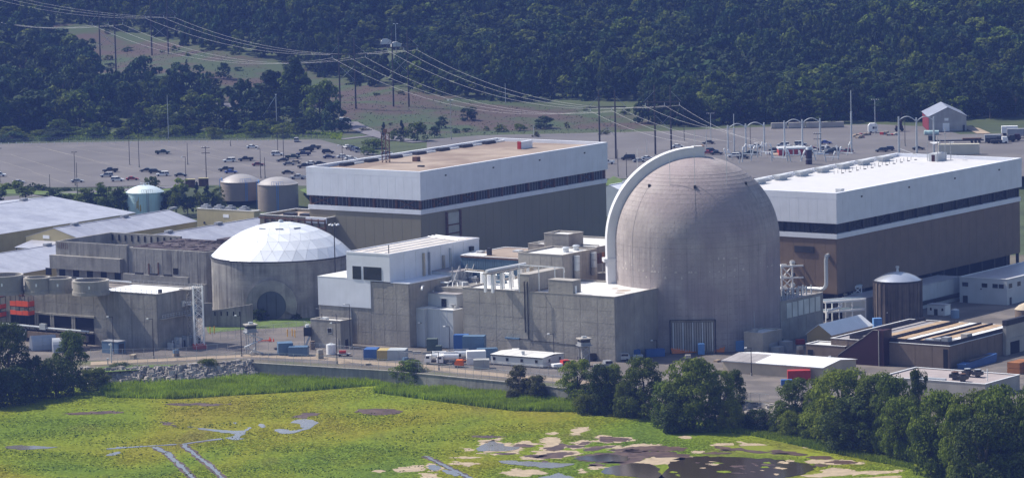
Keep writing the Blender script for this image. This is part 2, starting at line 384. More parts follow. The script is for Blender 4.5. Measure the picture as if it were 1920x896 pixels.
b = water.node_tree.nodes['Principled BSDF']; b.inputs['Base Color'].default_value = (.17, .155, .14, 1); b.inputs['Roughness'].default_value = .12; b.inputs['Specular IOR Level'].default_value = .6
mud_m = mat('wet mud', (.085, .05, .035), rough=.5, var=.25, scale=.4, patch=(.14, .09, .06), pamt=.6, pscale=.2)
sand_m = mat('dried mud flat', (.42, .33, .22), var=.18, scale=.5, grain=.3)
def blob(px, z, seed, rough=.12, sub=6):
    """closed outline through photo points, its edge made ragged"""
    rr = random.Random(seed); pts = [G(x, y, z) for x, y in px]; out = []
    n = len(pts)
    for i in range(n):
        a, b_, c, d = pts[i - 1], pts[i], pts[(i + 1) % n], pts[(i + 2) % n]
        L_ = (c - b_).length
        for k in range(sub):
            t = k / sub
            q = .5 * ((2 * b_) + (c - a) * t + (2 * a - 5 * b_ + 4 * c - d) * t * t + (3 * b_ - a - 3 * c + d) * t ** 3)
            q = q + Vector((rr.uniform(-1, 1), rr.uniform(-1, 1), 0)) * min(L_ * rough, 1.4)
            out.append((q.x, q.y))
    ar = sum(p[0] * q[1] - q[0] * p[1] for p, q in zip(out, out[1:] + out[:1]))
    return out if ar > 0 else out[::-1]
from mathutils.geometry import tessellate_polygon
def flat(mb, out, z, side=.12):
    tri = tessellate_polygon([[Vector((x, y, 0)) for x, y in out]]); k = len(out)
    mb.add([(x, y, z) for x, y in out], [tuple(t) for t in tri]); return mb
POOLS = []
def pool(name, px, seed, mt, lvl, rough=.1):
    mb = MB(); o_ = blob(px, MARSH_Z + lvl, seed, rough); POOLS.append(o_); flat(mb, o_, MARSH_Z + lvl)
    # make faces point up
    me = mb.mesh(name, mt)
    import bmesh
    bm = bmesh.new(); bm.from_mesh(me)
    for f_ in bm.faces:
        f_.normal_update()
        if f_.normal.z < 0: f_.normal_flip()
    bm.to_mesh(me); bm.free()
    o = link(name, me); o['kind'] = 'structure'; return o
def C3(x, y): return (600 + x / 3, 640 + y / 3)
def C4(x, y): return (1280 + x / 3, 640 + y / 3)
def C2(x, y): return (x / 3, 640 + y / 3)
sands = [[C3(*p) for p in q] for q in (
 [(785, 596), (850, 600), (860, 612), (820, 614)], [(900, 560), (1010, 540), (1020, 556), (940, 566)], [(880, 612), (900, 575), (960, 556), (1060, 570), (1140, 590), (1120, 616), (980, 620)],
 [(1225, 600), (1260, 575), (1235, 550), (1290, 535), (1370, 545), (1345, 570), (1395, 580), (1340, 615), (1260, 612)], [(1400, 520), (1440, 485), (1515, 480), (1510, 500), (1460, 525)],
 [(1420, 572), (1490, 552), (1530, 575), (1460, 600), (1680, 580), (1660, 605), (1480, 625), (1400, 610)], [(1540, 545), (1580, 527), (1760, 540), (1770, 558), (1600, 572)],
 [(1150, 650), (1230, 620), (1430, 612), (1440, 640), (1260, 662)], [(970, 628), (1110, 620), (1115, 632), (980, 637)], [(1620, 610), (1740, 580), (1900, 575), (1900, 590), (1740, 612)],
 [(1030, 735), (1110, 720), (1250, 722), (1260, 740), (1130, 757), (1050, 755)], [(410, 715), (560, 695), (590, 718), (480, 732)], [(590, 690), (640, 685), (690, 712), (640, 730), (600, 712)],
 [(300, 722), (350, 722), (350, 734), (300, 732)], [(550, 745), (660, 742), (690, 764), (600, 766)], [(740, 672), (775, 672), (770, 680)], [(810, 688), (852, 690), (845, 702), (820, 700)], [(880, 625), (935, 625), (935, 634)],
 [(1740, 690), (1820, 655), (1920, 640), (2100, 650), (2100, 690), (1900, 692)], [(1130, 560), (1190, 560), (1190, 580), (1150, 578)], [(1440, 722), (1480, 712), (1505, 735), (1465, 742)], [(1520, 705), (1580, 700), (1570, 716), (1530, 718)], [(1285, 512), (1330, 508), (1325, 522), (1290, 524)])]
sands += [[C4(*p) for p in q] for q in (
 [(160, 580), (230, 567), (330, 590), (330, 562), (520, 590), (520, 600), (700, 615), (880, 650), (870, 665), (700, 655), (600, 640), (350, 625), (200, 605)],
 [(690, 668), (880, 662), (1010, 680), (990, 690), (800, 688), (700, 680)], [(-30, 635), (45, 640), (40, 660), (-30, 662)], [(40, 618), (110, 612), (110, 626), (60, 630)],
 [(560, 675), (620, 665), (645, 690), (600, 700)], [(760, 735), (860, 708), (980, 725), (1220, 722), (1200, 733), (980, 750), (800, 750)], [(960, 765), (1200, 752), (1220, 762), (1000, 775)])]
for i, q in enumerate(sands): pool('mud_flat', q, 50 + i, sand_m, .03, .22)
muds = [[C3(*p) for p in q] for q in (
 [(1260, 605), (1290, 590), (1370, 572), (1385, 590), (1330, 612)], [(1560, 555), (1590, 533), (1700, 540), (1750, 552), (1620, 566)], [(1480, 605), (1560, 588), (1660, 586), (1620, 600), (1500, 614)],
 [(1200, 652), (1280, 628), (1420, 620), (1420, 636), (1290, 655)], [(1450, 575), (1500, 560), (1520, 572), (1470, 580)], [(200, 390), (260, 375), (450, 385), (440, 405), (300, 412)],
 [(1410, 650), (1560, 625), (1760, 618), (1920, 615), (2080, 640), (2060, 655), (1850, 650), (1740, 690), (1560, 680)], [(1640, 612), (1780, 590), (2000, 590), (2040, 615), (1760, 612)])]
muds += [[C4(*p) for p in q] for q in ([(190, 588), (300, 595), (470, 618), (640, 640), (560, 632), (330, 615), (200, 600)], [(480, 615), (560, 608), (700, 632), (640, 640)], [(700, 650), (760, 640), (850, 655), (780, 662)], [(800, 680), (880, 668), (980, 682), (900, 688)])]
muds += [[C2(*p) for p in q] for q in ([(360, 405), (480, 393), (640, 392), (700, 398), (560, 408), (420, 412)], [(900, 450), (960, 455), (1000, 480), (940, 468)], [(1640, 425), (1700, 402), (1790, 402), (1740, 428)], [(900, 350), (1100, 345), (1300, 352), (1150, 360)])]
rs_ = random.Random(31)
for i in range(46):
    x, y = rs_.uniform(850, 1560), rs_.uniform(800, 893)
    if y > 850 and 1225 < x < 1520 or y < 800 + abs(x - 1180) * .06: continue
    w_, h_ = rs_.uniform(8, 34), rs_.uniform(1.2, 3.2); k_ = rs_.random() < .5
    (sands if k_ else muds).append([(x - w_, y + rs_.uniform(-1, 1)), (x - w_ * .3, y - h_), (x + w_ * .5, y - h_ * .6), (x + w_, y + rs_.uniform(-1, 1)), (x + w_ * .3, y + h_), (x - w_ * .5, y + h_ * .8)])
    if k_: pool('mud_flat', sands[-1], 900 + i, sand_m, .034, .2)
for i, q in enumerate(muds): pool('wet_mud', q, 150 + i, mud_m, .05, .16)
waters = [[C3(*p) for p in q] for q in (
 [(888, 612), (930, 572), (980, 560), (1050, 588), (1130, 592), (1060, 612), (960, 614)], [(1003, 674), (1060, 668), (1300, 680), (1440, 688), (1300, 710), (1150, 696), (1050, 686)],
 [(1220, 765), (1300, 750), (1345, 735), (1370, 748), (1440, 765), (1440, 790), (1220, 790)], [(1580, 730), (1640, 700), (1800, 682), (1880, 700), (1920, 740), (1920, 770), (1750, 760)], [(1430, 655), (1600, 632), (1700, 640), (1740, 665), (1600, 675)],
 [(600, 700), (640, 692), (685, 710), (640, 725)], [(690, 725), (710, 720), (790, 745), (750, 755)])]
waters += [[C4(*p) for p in q] for q in ([(-80, 690), (0, 665), (90, 645), (350, 652), (560, 665), (740, 700), (690, 740), (560, 768), (400, 800), (-80, 800)],)]
waters += [[C2(*p) for p in q] for q in (
 [(30, 590), (110, 583), (250, 590), (320, 592), (240, 602), (100, 606)], [(600, 605), (640, 595), (850, 583), (860, 588), (680, 600)],
 [(1060, 478), (1200, 492), (1300, 500), (1370, 498), (1400, 480), (1415, 488), (1370, 512), (1350, 550), (1270, 545), (1310, 520), (1180, 500)],
 [(1540, 495), (1600, 490), (1640, 500), (1700, 485), (1640, 450), (1700, 435), (1790, 450), (1740, 490), (1640, 515), (1570, 515)], [(1455, 465), (1475, 462), (1490, 480), (1465, 482)], [(590, 640), (640, 622), (680, 618), (640, 638)], [(1310, 455), (1330, 455), (1325, 463)])]
dark_reflection = water.copy(); dark_reflection.name = 'dark reflection water'; b = dark_reflection.node_tree.nodes['Principled BSDF']; b.inputs['Base Color'].default_value = (.045, .032, .02, 1); b.inputs['Specular IOR Level'].default_value = .28  # dark reflection of trees and dome put into the pool water's base colour
for i, q in enumerate(waters): pool('tidal_pool', q, 250 + i, dark_reflection if i in (3, 4, 7) else water, .075, .08)
rs_ = random.Random(17)
for i in range(26):
    x, y = rs_.uniform(1260, 1500), rs_.uniform(858, 893); w_, h_ = rs_.uniform(3, 14), rs_.uniform(.8, 2.4)
    if (x - 1370) ** 2 / 130 ** 2 + (y - 880) ** 2 / 24 ** 2 < .9: pool('mud_islet', [(x - w_, y), (x - w_ * .2, y - h_), (x + w_, y + rs_.uniform(-.8, .8)), (x + w_ * .2, y + h_)], 700 + i, [mud_m, sand_m, marsh_m][i % 3], .09, .25)
def ditch(px, w0, w1, seed):
    rr = random.Random(seed); pts = [G(x, y, MARSH_Z + .08) for x, y in px]; fine = []
    for a, b_ in zip(pts, pts[1:]):
        k = max(1, int((b_ - a).length / 1.5))
        for i in range(k): fine.append(a.lerp(b_, i / k))
    for nm, mt, ex, lv in (('ditch_bank', mud_m, 1.0, .035), ('tidal_ditch', water, 0, .085)):
        vs_ = []
        for i, p in enumerate(fine):
            d = fine[min(i + 1, len(fine) - 1)] - fine[max(0, i - 1)]; d.normalize(); s = Vector((-d.y, d.x, 0)); wq = (w0 + (w1 - w0) * i / len(fine)) / 2
            vs_ += [tuple(p + s * (wq * rr.uniform(.35, 1.5) + ex * .6)), tuple(p - s * (wq * rr.uniform(.35, 1.5) + ex * .6))]
        vs_ = [(a, b_, MARSH_Z + lv) for a, b_, _ in vs_]; POOLS.append([v_[:2] for v_ in vs_[0::2]] + [v_[:2] for v_ in vs_[1::2]][::-1])
        struct(nm, MB().add(vs_, [(2 * i, 2 * i + 1, 2 * i + 3, 2 * i + 2) for i in range(len(fine) - 1)]), mt)
ditch([C2(*p) for p in ((870, 590), (905, 612), (940, 625), (972, 660), (1000, 682), (1040, 722), (1110, 790))], 1.6, 1.3, 1)
ditch([C2(*p) for p in ((1030, 575), (1050, 600), (1085, 618), (1120, 655), (1165, 682), (1230, 745), (1290, 800))], 1.4, 1.1, 2)
ditch([C2(*p) for p in ((1030, 575), (1120, 562), (1250, 545), (1290, 540))], 1.1, 1.6, 3)
ditch([C2(*p) for p in ((850, 585), (1030, 575))], 1.0, 1.2, 4)
ditch([C3(*p) for p in ((590, 642), (680, 685), (780, 735), (880, 785))], 1.0, 1.5, 5)

# ------------------------------------------------------------------ sea wall, coping and riprap
def seawall():
    t = thing('sea_wall', 'long low concrete sea wall between the fenced yard and the reeds', 'wall', (0, 0, 0))
    me = {}
    for i in range(5, 10):
        a, b_ = SHW[i], SHW[i + 1]; d = b_ - a; k = max(1, round(d.length / 6.0)); st = d / k; L_ = st.length; s = math.atan2(d.y, d.x)
        for j in range(k):
            q = a + st * j
            key = round(L_, 2)
            if key not in me: me[key] = (MB().box(.03, L_ - .03, -.45, 0.12, -4.6, .0).mesh('wall_panel', conc_dark), MB().box(0, L_, -.6, .25, .004, .22).mesh('coping', conc))
            link('wall_panel', me[key][0], t, (q.x, q.y, 0), s); link('coping', me[key][1], t, (q.x, q.y, 0), s)
seawall()
def rocks(name, poly_pts, width, n, seed, z1=.4):
    rr = random.Random(seed); mb = MB()
    for i in range(n):
        t = rr.random() * (len(poly_pts) - 1); k = int(t); p = poly_pts[k].lerp(poly_pts[k + 1], t - k)
        d = (poly_pts[k + 1] - poly_pts[k]).normalized(); s = Vector((d.y, -d.x, 0)); u_ = rr.random()
        c = p + s * (u_ * width - .8); c.z = z1 + (MARSH_Z - z1) * u_ + .1
        r = rr.uniform(.5, 1.35); h = [rr.uniform(.6, 1.15) for _ in range(8)]
        a0 = rr.random() * 6; ca, sa = math.cos(a0), math.sin(a0)
        vs_ = []
        for q, (X, Y, Z) in enumerate([(-1, -1, -.8), (1, -1, -.8), (1, 1, -.8), (-1, 1, -.8), (-.75, -.8, .7), (.8, -.7, .8), (.7, .8, .65), (-.8, .75, .75)]):
            X *= h[q] * r * 1.1; Y *= h[q - 3] * r * .8; Z *= h[q - 5] * r * .7
            vs_.append((c.x + X * ca - Y * sa, c.y + X * sa + Y * ca, c.z + Z))
        mb.add(vs_, [(0, 3, 2, 1), (4, 5, 6), (4, 6, 7), (0, 1, 5, 4), (1, 2, 6, 5), (2, 3, 7, 6), (3, 0, 4, 7)])
    o = struct(name, mb, rock, kind='stuff'); tag(o, 'loose grey riprap boulders banked along the shore', 'rocks'); return o
o = rocks('riprap', SHW[1:6], 6, 1000, 3); o['label'] = 'loose grey boulders banked below the yard left of the sea wall'
o = rocks('riprap', SHW[9:12], 8, 900, 4); o['label'] = 'loose grey boulders banked behind the shore trees on the right'

# ================================================================== TURBINE HALLS
def turbine_hall(name, label, px, py, LU, LV, wall, roofm, base_open, steelm, sc_roof):
    c = G(px, py, 40); t = thing(name, label, 'building', (c.x, c.y, 0), GR)
    zt, z1, z2, z3, z4 = 40, 30.4, 27.2, 25.7, (8.5 if base_open else 0)
    o = .55
    part('lower_walls', MB().box(0, LU, 0, LV, z4, z3 - .02), wall, t)
    # ribbed siding sheets standing proud, each a panel
    n = 12; w_ = LV / n
    me = MB().box(-.05, .02, .04, w_ - .04, 0, z3 - z4 - .5).mesh('siding_panel', wall)
    for i in range(n): link('siding_panel', me, t, (0, i * w_, z4 + .2))
    n = 24; w2 = LU / n
    me = MB().box(.04, w2 - .04, -.05, .02, 0, z3 - z4 - .5).mesh('siding_panel', wall)
    for i in range(n): link('siding_panel', me, t, (i * w2, 0, z4 + .2))
    part('sill_band', MB().box(-.3, LU + .3, -.3, LV + .3, z3, z2), white, t)
    part('window_band', MB().box(.8, LU - .8, .8, LV - .8, z2 + .01, z1 - .01), steel_dark, t)
    # blades and steel of the open band
    nb = 14; cs = LU / nb
    colm = MB().box(-.35, .35, -.35, .35, 0, z1 - z2 - .02).mesh('column', steelm)
    for i in range(nb + 1): link('column', colm, t, (min(LU - .4, max(.4, i * cs)), .45, z2 + .01))
    for f_ in (.0, .22, .42, .64, .76, 1.0)[1:]: link('column', colm, t, (.45, min(LV - .4, LV * f_), z2 + .01))
    def brace(x0, y0, x1, y1):
        part('cross_brace', MB().tube((x0, y0, z2 + .1), (x1, y1, z1 - .1), .17, 5).tube((x0, y0, z1 - .1), (x1, y1, z2 + .1), .17, 5), steelm, t)
    for i in (1, 3, 9, 12): brace(i * cs + .4, .3, (i + 1) * cs - .4, .3)
    brace(.3, LV * .04, .3, LV * .2); brace(.3, LV * .8, .3, LV * .98)
    gl = MB()
    for i in range(int(LU / 1.6)):
        if (i * 1.6 + .8) % cs < .8: continue
        gl.box(i * 1.6 + .72, i * 1.6 + .84, .62, .74, z2 + .1, z1 - .1)
    for i in range(int(LV / 1.6)): gl.box(.62, .74, i * 1.6 + .72, i * 1.6 + .84, z2 + .1, z1 - .1)
    part('glazing_bars', gl, steel_dark if base_open else steel, t, kind='stuff')
    part('upper_cladding', MB().box(-o, LU + o, -o, LV + o, z1, zt - 2.0), white, t)
    for n, Lx, sd in ((14, LV, 'L'), (34, LU, 'R')):
        w_ = (Lx + 2 * o) / n; me = (MB().box(-.05, .01, .03, w_ - .03, .15, zt - 2.1 - z1) if sd == 'L' else MB().box(.03, w_ - .03, -.05, .01, .15, zt - 2.1 - z1)).mesh('cladding_panel', white)
        for i in range(n): link('cladding_panel', me, t, (-o, -o + i * w_, z1) if sd == 'L' else (-o + i * w_, -o, z1))
    # seams of the cladding as thin proud ribs
    pr = MB(); q = .35
    for (x0, x1, y0, y1) in ((-o - .06, LU + o + .06, -o - .06, .5), (-o - .06, LU + o + .06, LV - .5, LV + o + .06), (-o - .06, .5, .5, LV - .5), (LU - .5, LU + o + .06, .5, LV - .5)):
        pr.box(x0, x1, y0, y1, zt - 2.0 + .002, zt)
    part('parapet', pr, white, t)
    part('roof', MB().box(.5, LU - .5, .5, LV - .5, zt - 1.3, zt - 1.1), roofm, t)
    for i in range(4): part('scupper', MB().box(LU * (.12 + .25 * i), LU * (.12 + .25 * i) + .8, -o - .2, -o - .04, zt - 2.7, zt - 2.2), steel_dark, t)
    if base_open:
        part('undercroft', MB().box(2.5, LU - 2.5, 2.5, LV - 2.5, 0, z4 - .01), black, t)
        for i in range(15): link('column', MB().mesh('column', steel) if 0 else colm2(z4), t, (min(LU - .6, max(.6, i * LU / 14)), .7, 0))
        for i in range(1, 6): link('column', colm2(z4), t, (.7, i * LV / 5, 0))
    return t, LU, LV
_c2 = {}
def colm2(h):
    if h not in _c2: _c2[h] = MB().box(-.4, .4, -.4, .4, 0, h - .02).mesh('column', steel_dark)
    return _c2[h]
T2, LU2, LV2 = turbine_hall('turbine_hall', 'tall brown and white hall with a tan gravel roof left of the domed reactor', 787, 322, 111, 46.4, brown, roof_tan, False, rust, False)
# low plinth roof kerb, hatch, boxes, roof vents along the far edge
zr = 38.9
part('roof_hatch', MB().box(88, 95, 20, 21.2, zr, zr + 2.6), white, T2)
part('hatch_end', MB().box(87.5, 87.95, 19.9, 21.3, zr, zr + 2.7), red, T2)
part('roof_box', MB().box(37, 39, 28, 30, zr, zr + 1.6), rust, T2)
part('roof_box', MB().box(22, 23.5, 15, 17, zr, zr + .5), steel_dark, T2)
for i in range(7):
    x = 14 + i * 14
    part('roof_vent', MB().box(x, x + 6, 42, 44, zr, zr + .8).box(x + .3, x + 5.7, 42.2, 43.8, zr + .8, zr + 1.0), steel_dark, T2)
    part('gutter_board', MB().box(x + 6.6, x + 13, 43, 43.5, zr, zr + .5), whiter, T2)
c = 40
tw = thing('lattice_tower', 'black four legged lattice frame standing on the tan gravel roof', 'tower', T2.matrix_basis @ Vector((30, 36, zr + .01)), GR)
for a in (0, 2.2):
    for b_ in (0, 1.6): part('leg', MB().box(a - .12, a + .12, b_ - .12, b_ + .12, 0, 10.2), rust, tw)
for k in range(6):
    z = k * 1.7
    part('brace', MB().tube((0, 0, z), (2.2, 0, z + 1.7), .09, 4).tube((2.2, 0, z), (0, 0, z + 1.7), .09, 4).tube((0, 1.6, z), (0, 0, z + 1.7), .09, 4).tube((0, 0, z + 1.7), (2.2, 0, z + 1.7), .09, 4).tube((0, 1.6, z + 1.7), (2.2, 1.6, z + 1.7), .09, 4), rust, tw)
for q in range(4): part('insulator', MB().cyl(.3 + q * .5, .8, 10.2, 11.4, .16, 6), rust, tw)
# service door high on the long wall
dr = part('large_door', MB().box(14, 21.5, -.22, -.06, 14, 24.6), mat('translucent door', (.42, .44, .4), streak=.3), T2)
for x in (13.8, 21.5): part('door_post', MB().box(x, x + .5, -.9, -.07, 12, 25.2), rust, T2)
for z in (14, 17.6, 20.5): part('door_rail', MB().box(14.3, 21.5, -.8, -.3, z, z + .35), rust, T2)
T1, LU1, LV1 = turbine_hall('turbine_hall', 'tall brown and white hall with a bright white roof right of the domed reactor', 1567, 362, ext(G(1567, 362, 40), U, 1911), 46.4, mat('dark bronze siding', (.19, .135, .095), rough=.6, var=.07), mat('bright white roof', (.64, .62, .61), rough=.45, var=.03), True, steel_dark, True)
for i in range(8):
    x = 8 + i * 13.2; z = 38.9
    v = part('roof_vent', MB().box(x + .6, x + 5.4, 41.5, 43.5, z, z + 1.2).box(x, x + 6, 41.1, 43.9, z + 1.2, z + 1.7), white_dull, T1)
    part('vent_hood', MB().box(x + 6.6, x + 13, 44.4, 45.4, z, z + .9), white_dull, T1)
for i in range(22):
    part('rail_post', MB().box(60 + i * 2.4, 60.1 + i * 2.4, 36, 36.1, 38.9, 40), steel_dark, T1)
    if i % 2: part('roof_pad', MB().box(60 + i * 2.4, 61.2 + i * 2.4, 34.4, 34.8, 38.9, 39.1), steel_dark, T1)
part('roof_box', MB().box(10, 12, 4, 6, 38.9, 40.1), white_dull, T1)
an = thing('antenna_platform', 'cluster of antennas and a dish on the far end of the white roof', 'antenna', T1.matrix_basis @ Vector((108, 25, 38.91)), GR)
part('cabinet', MB().box(0, 7, 0, 3, 0, 2.6), white_dull, an); part('door', MB().box(-.1, -.02, .6, 1.8, 0, 2.2), maroon, an)
for x, y, h in ((-1, -1, 9), (1, 4, 6.5), (3.5, -1.4, 11), (6, 2, 7.5), (8, -1, 6), (9, 3, 8.5)):
    part('mast', MB().cyl(x, y, 0, h, .12, 6).box(x - .5, x + .5, y - .05, y + .05, h * .8, h * .84), steel, an)
part('dish', MB().lathe([(0, 0), (.9, .15), (1.6, .5), (1.65, .5), (.9, .05), (0, -.1)], 16), whiter, an).location = (5, 3.4, 5.4)
an.children[-1].rotation_euler = (R(80), 0, R(120))
part('dish', MB().lathe([(0, 0), (.5, .1), (.9, .3), (.9, .25), (0, -.1)], 12), white_dull, an).location = (7.6, -1.5, 5.6)
an.children[-1].rotation_euler = (R(80), 0, R(160))
# pipe riser on the left end wall of hall 1
rp = thing('riser_pipe', 'thick pale pipe bending up the brown wall beside the white steel frame', 'pipe', (T1.location.x, T1.location.y, 0), GR)
def arc(c0, r, a0, a1, ax1, ax2, n=6):
    return [tuple(Vector(c0) + Vector(ax1) * r * math.cos(a0 + (a1 - a0) * i / n) + Vector(ax2) * r * math.sin(a0 + (a1 - a0) * i / n) for _ in (0,))[0] for i in range(n + 1)]
yv = (0, 1, 0); zv = (0, 0, 1)
part('pipe', MB().path([(-1.4, 13, 10)] + [tuple(v_) for v_ in arc((-1.4, 5, 12), 2, -math.pi / 2, 0, (0, -1, 0), zv)] + [(-1.4, 3, 19.5)] + [tuple(v_) for v_ in arc((-1.4, 3, 19.5), .9, 0, 1.2, (0, -.2, 0), zv)] + [(.2, 3, 20.6)], .62, 10), galv, rp, True)
part('support', MB().box(-1.6, -1.2, 5.5, 5.9, 0, 9.4), steel, rp)
part('louvre', MB().box(-.35, -.06, 8, 15, 21, 23), steel_dark, T1, label='dark louvre opening')

# low white buildings along hall 1
c0 = Vector((T1.location.x, T1.location.y, 0))
def at_grid(o, a, b_, z=0): return o + Vector((U[0] * a + V[0] * b_, U[1] * a + V[1] * b_, z))
lw = thing('low_white_block', 'long low white wing at the foot of the brown hall behind the concrete tank', 'building', at_grid(c0, 2, -9), GR)
Lw = ext(at_grid(c0, 2, -9, 7), U, 1801)
part('walls', MB().box(0, Lw, 0, 8.4, 0, 7.4), white_dull, lw); part('roof', MB().box(-.2, Lw, -.2, 8.4, 7.404, 7.6), roof_metal, lw)
for i in range(12): part('wall_panel', MB().box(Lw * i / 12 + .08, Lw * (i + 1) / 12 - .08, -.08, .02, 2.4, 7.3), white_dull, lw)
part('dark_band', MB().box(Lw * .45, Lw, -.5, -.1, 1.2, 2.3), steel_dark, lw)
part('dark_canopy', MB().box(Lw * .45, Lw, -1.2, -.5, 2.3, 2.6), steel_dark, lw)
wb, a_, b_, h_ = bld('white_office', 'white flat roofed building with a row of dark windows at the right edge', 'building', 1888, 524, 8.2, 1799, 2050, wall=white_dull, roof=roof_metal, par=.15)
def window(t, side, a, z, w_, h_, off=0.0, m_=None):
    d = .06
    if side == 'L':
        f_ = part('window', MB().box(off - .1, off + .02, a - w_ / 2 - .1, a + w_ / 2 + .1, z - .1, z + h_ + .1), white_dull, t)
        part('pane', MB().box(off - .12, off - .103, a - w_ / 2, a + w_ / 2, z, z + h_), m_ or glass_dark, f_)
    else:
        f_ = part('window', MB().box(a - w_ / 2 - .1, a + w_ / 2 + .1, off - .1, off + .02, z - .1, z + h_ + .1), white_dull, t)
        part('pane', MB().box(a - w_ / 2, a + w_ / 2, off - .12, off - .103, z, z + h_), m_ or glass_dark, f_)
    return f_
for px_, w_ in ((1810, 1.9), (1846, 1.8), (1866, 1.7), (1877.5, 1.6)):
    window(wb, 'L', ext(G(1888, 524, 8.2), V, px_), 5.3, w_ * 1.1, 1.3)
for px_ in (1894, 1910, 1927, 1942): window(wb, 'R', ext(G(1888, 524, 8.2), U, px_), 5.3, 2.2, 1.4)
part('door', MB().box(-.14, -.02, ext(G(1888, 524, 8.2), V, 1810) - .8, ext(G(1888, 524, 8.2), V, 1810) + .9, 0, 2.3), steel_dark, wb)
part('door', MB().box(1.6, 2.8, -.14, -.02, 0, 2.3), steel_dark, wb)
part('wall_lamp', MB().box(-.4, -.05, 9, 9.4, 4.6, 4.9), steel_dark, wb)
sh = thing('white_hut', 'tiny white hut with a dark door right of the domed concrete tank', 'hut', G(1772, 592, 0), GR)
Lh = ext(G(1772, 592, 0), V, 1739)
part('walls', MB().box(0, 3.5, 0, Lh, 0, 3.2), whiter, sh); part('roof', MB().box(-.15, 3.7, -.15, Lh + .15, 3.204, 3.4), roof_metal, sh)
part('door', MB().box(-.08, -.01, Lh * .42, Lh * .62, 0, 2.0), steel_dark, sh)
for f_ in (.15, .8): part('window', MB().box(-.08, -.01, Lh * f_ - .3, Lh * f_ + .3, 1.5, 2.3), glass_dark, sh)

# ================================================================== DOMED REACTOR (unit with finished dome)
D1 = G(1309, 640, 0)
rb = thing('reactor_building', 'big round concrete containment dome with a pale arched duct up its left side', 'reactor building', D1)
RD = 25.0; ZS = 31.0
prof = []
def groove(rf, z0, z1, lift):
    z = z0
    while z < z1 - .01:
        ze = min(z1, z + lift); prof.append((rf(z + .02) , z + .02)); prof.append((rf(ze - .08), ze - .08)); prof.append((rf(ze - .04) - .03, ze - .04)); z = ze
groove(lambda z: RD, 0, ZS, 1.83)
cyl_prof = [(RD + 0, 0)] + prof; prof = []
na = 26
dome_prof = [(RD, ZS)]
for i in range(na):
    a0 = math.pi / 2 * i / na; a1 = math.pi / 2 * (i + 1) / na
    for a, dr_ in ((a0 + .0016, 0), (a0 * .5 + a1 * .5, 0), (a1 - .0016, 0), (a1, -.025)):
        dome_prof.append(((RD + dr_) * math.cos(a), ZS + (RD + dr_) * math.sin(a)))
part('cylinder_wall', MB().lathe(cyl_prof, 96), conc_dome, rb, True, ang=12)
part('dome', MB().lathe(dome_prof, 96), conc_dome, rb, True, ang=12)
# vertical lightning conductor strips and fittings over the dome
for k, az in enumerate((-93, -36, -142)):
    a = R(az); pts = []
    for i in range(15):
        e_ = R(44) * (1 - i / 14) if i < 15 else 0
        pts.append(((RD + .06) * math.cos(e_) * math.cos(a), (RD + .06) * math.cos(e_) * math.sin(a), ZS + (RD + .06) * math.sin(e_)))
    pts.append(((RD + .06) * math.cos(a), (RD + .06) * math.sin(a), 18))
    part('conductor', MB().path(pts, .035, 4), steel, rb)
    e_ = R(44); q = Vector(pts[0])
    part('roof_fitting', MB().box(q.x - .35, q.x + .35, q.y - .35, q.y + .35, q.z - .3, q.z + .6), steel_dark, rb)
for az in (-93, -60, -118, 172):
    q = Vector(((RD) * math.cos(R(46)) * math.cos(R(az)), RD * math.cos(R(46)) * math.sin(R(az)), ZS + RD * math.sin(R(46))))
    part('lightning_rod', MB().tube(q, (q.x, q.y, q.z + 9.5), .07, 5), galv, rb)
part('lightning_rod', MB().cyl(0, -1, 55.8, 64, .09, 6), galv, rb)
part('top_cap', MB().lathe([(0, 56.6), (1.2, 56.5), (1.5, 56.2), (1.6, 55.7)], 16), conc_light, rb, True)
mb = MB()
for i in range(40):
    a = 2 * math.pi * i / 40; ca, sa = math.cos(a), math.sin(a); tx, ty = -sa * .06, ca * .06; r_ = RD + .012
    col_ = [(r_, 0), (r_, ZS)] + [(r_ * math.cos(R(e_)), ZS + r_ * math.sin(R(e_))) for e_ in range(6, 67, 6)]
    for (q0, z0), (q1, z1) in zip(col_, col_[1:]): mb.add([(q0 * ca - tx, q0 * sa - ty, z0), (q0 * ca + tx, q0 * sa + ty, z0), (q1 * ca + tx, q1 * sa + ty, z1), (q1 * ca - tx, q1 * sa - ty, z1)], [(0, 1, 2, 3)])
k_ = 0
for rr_, zz_ in [(RD + .012, 1.83 * i + .1) for i in range(1, 17)] + [((RD + .012) * math.cos(R(e_)), ZS + (RD + .012) * math.sin(R(e_))) for e_ in [x_ * 3.46 for x_ in range(1, 17)]]:
    mb.lathe([(rr_, zz_), (rr_ - .004, zz_ + .1)] if zz_ < ZS else [(rr_, zz_), (rr_ * .9985, zz_ + .07)], 72)
part('form_lines', mb, mat('form line grime', (.29, .245, .225), var=.3, scale=.1), rb, kind='stuff')
# patches of lime bloom: thin raised scabs on the lift joints
rr = random.Random(5)
sc_m = mat('lime bloom', (.52, .46, .42), var=.15)
mb = MB()
for k in range(46):
    z = rr.choice((23.8, 23.8, 23.8, 25.4, 22.0, 27.5)); a = R(rr.uniform(-165, -25)); w_ = rr.uniform(.15, .55); h_ = rr.uniform(.25, .9); r_ = RD + .02
    da = w_ / RD
    mb.add([(r_ * math.cos(a - da), r_ * math.sin(a - da), z), (r_ * math.cos(a + da), r_ * math.sin(a + da), z), (r_ * math.cos(a + da * .3), r_ * math.sin(a + da * .3), z + h_), (r_ * math.cos(a - da * .4), r_ * math.sin(a - da * .4), z + h_ * .8)], [(0, 1, 2, 3)])
part('lime_bloom', mb, sc_m, rb, kind='stuff')
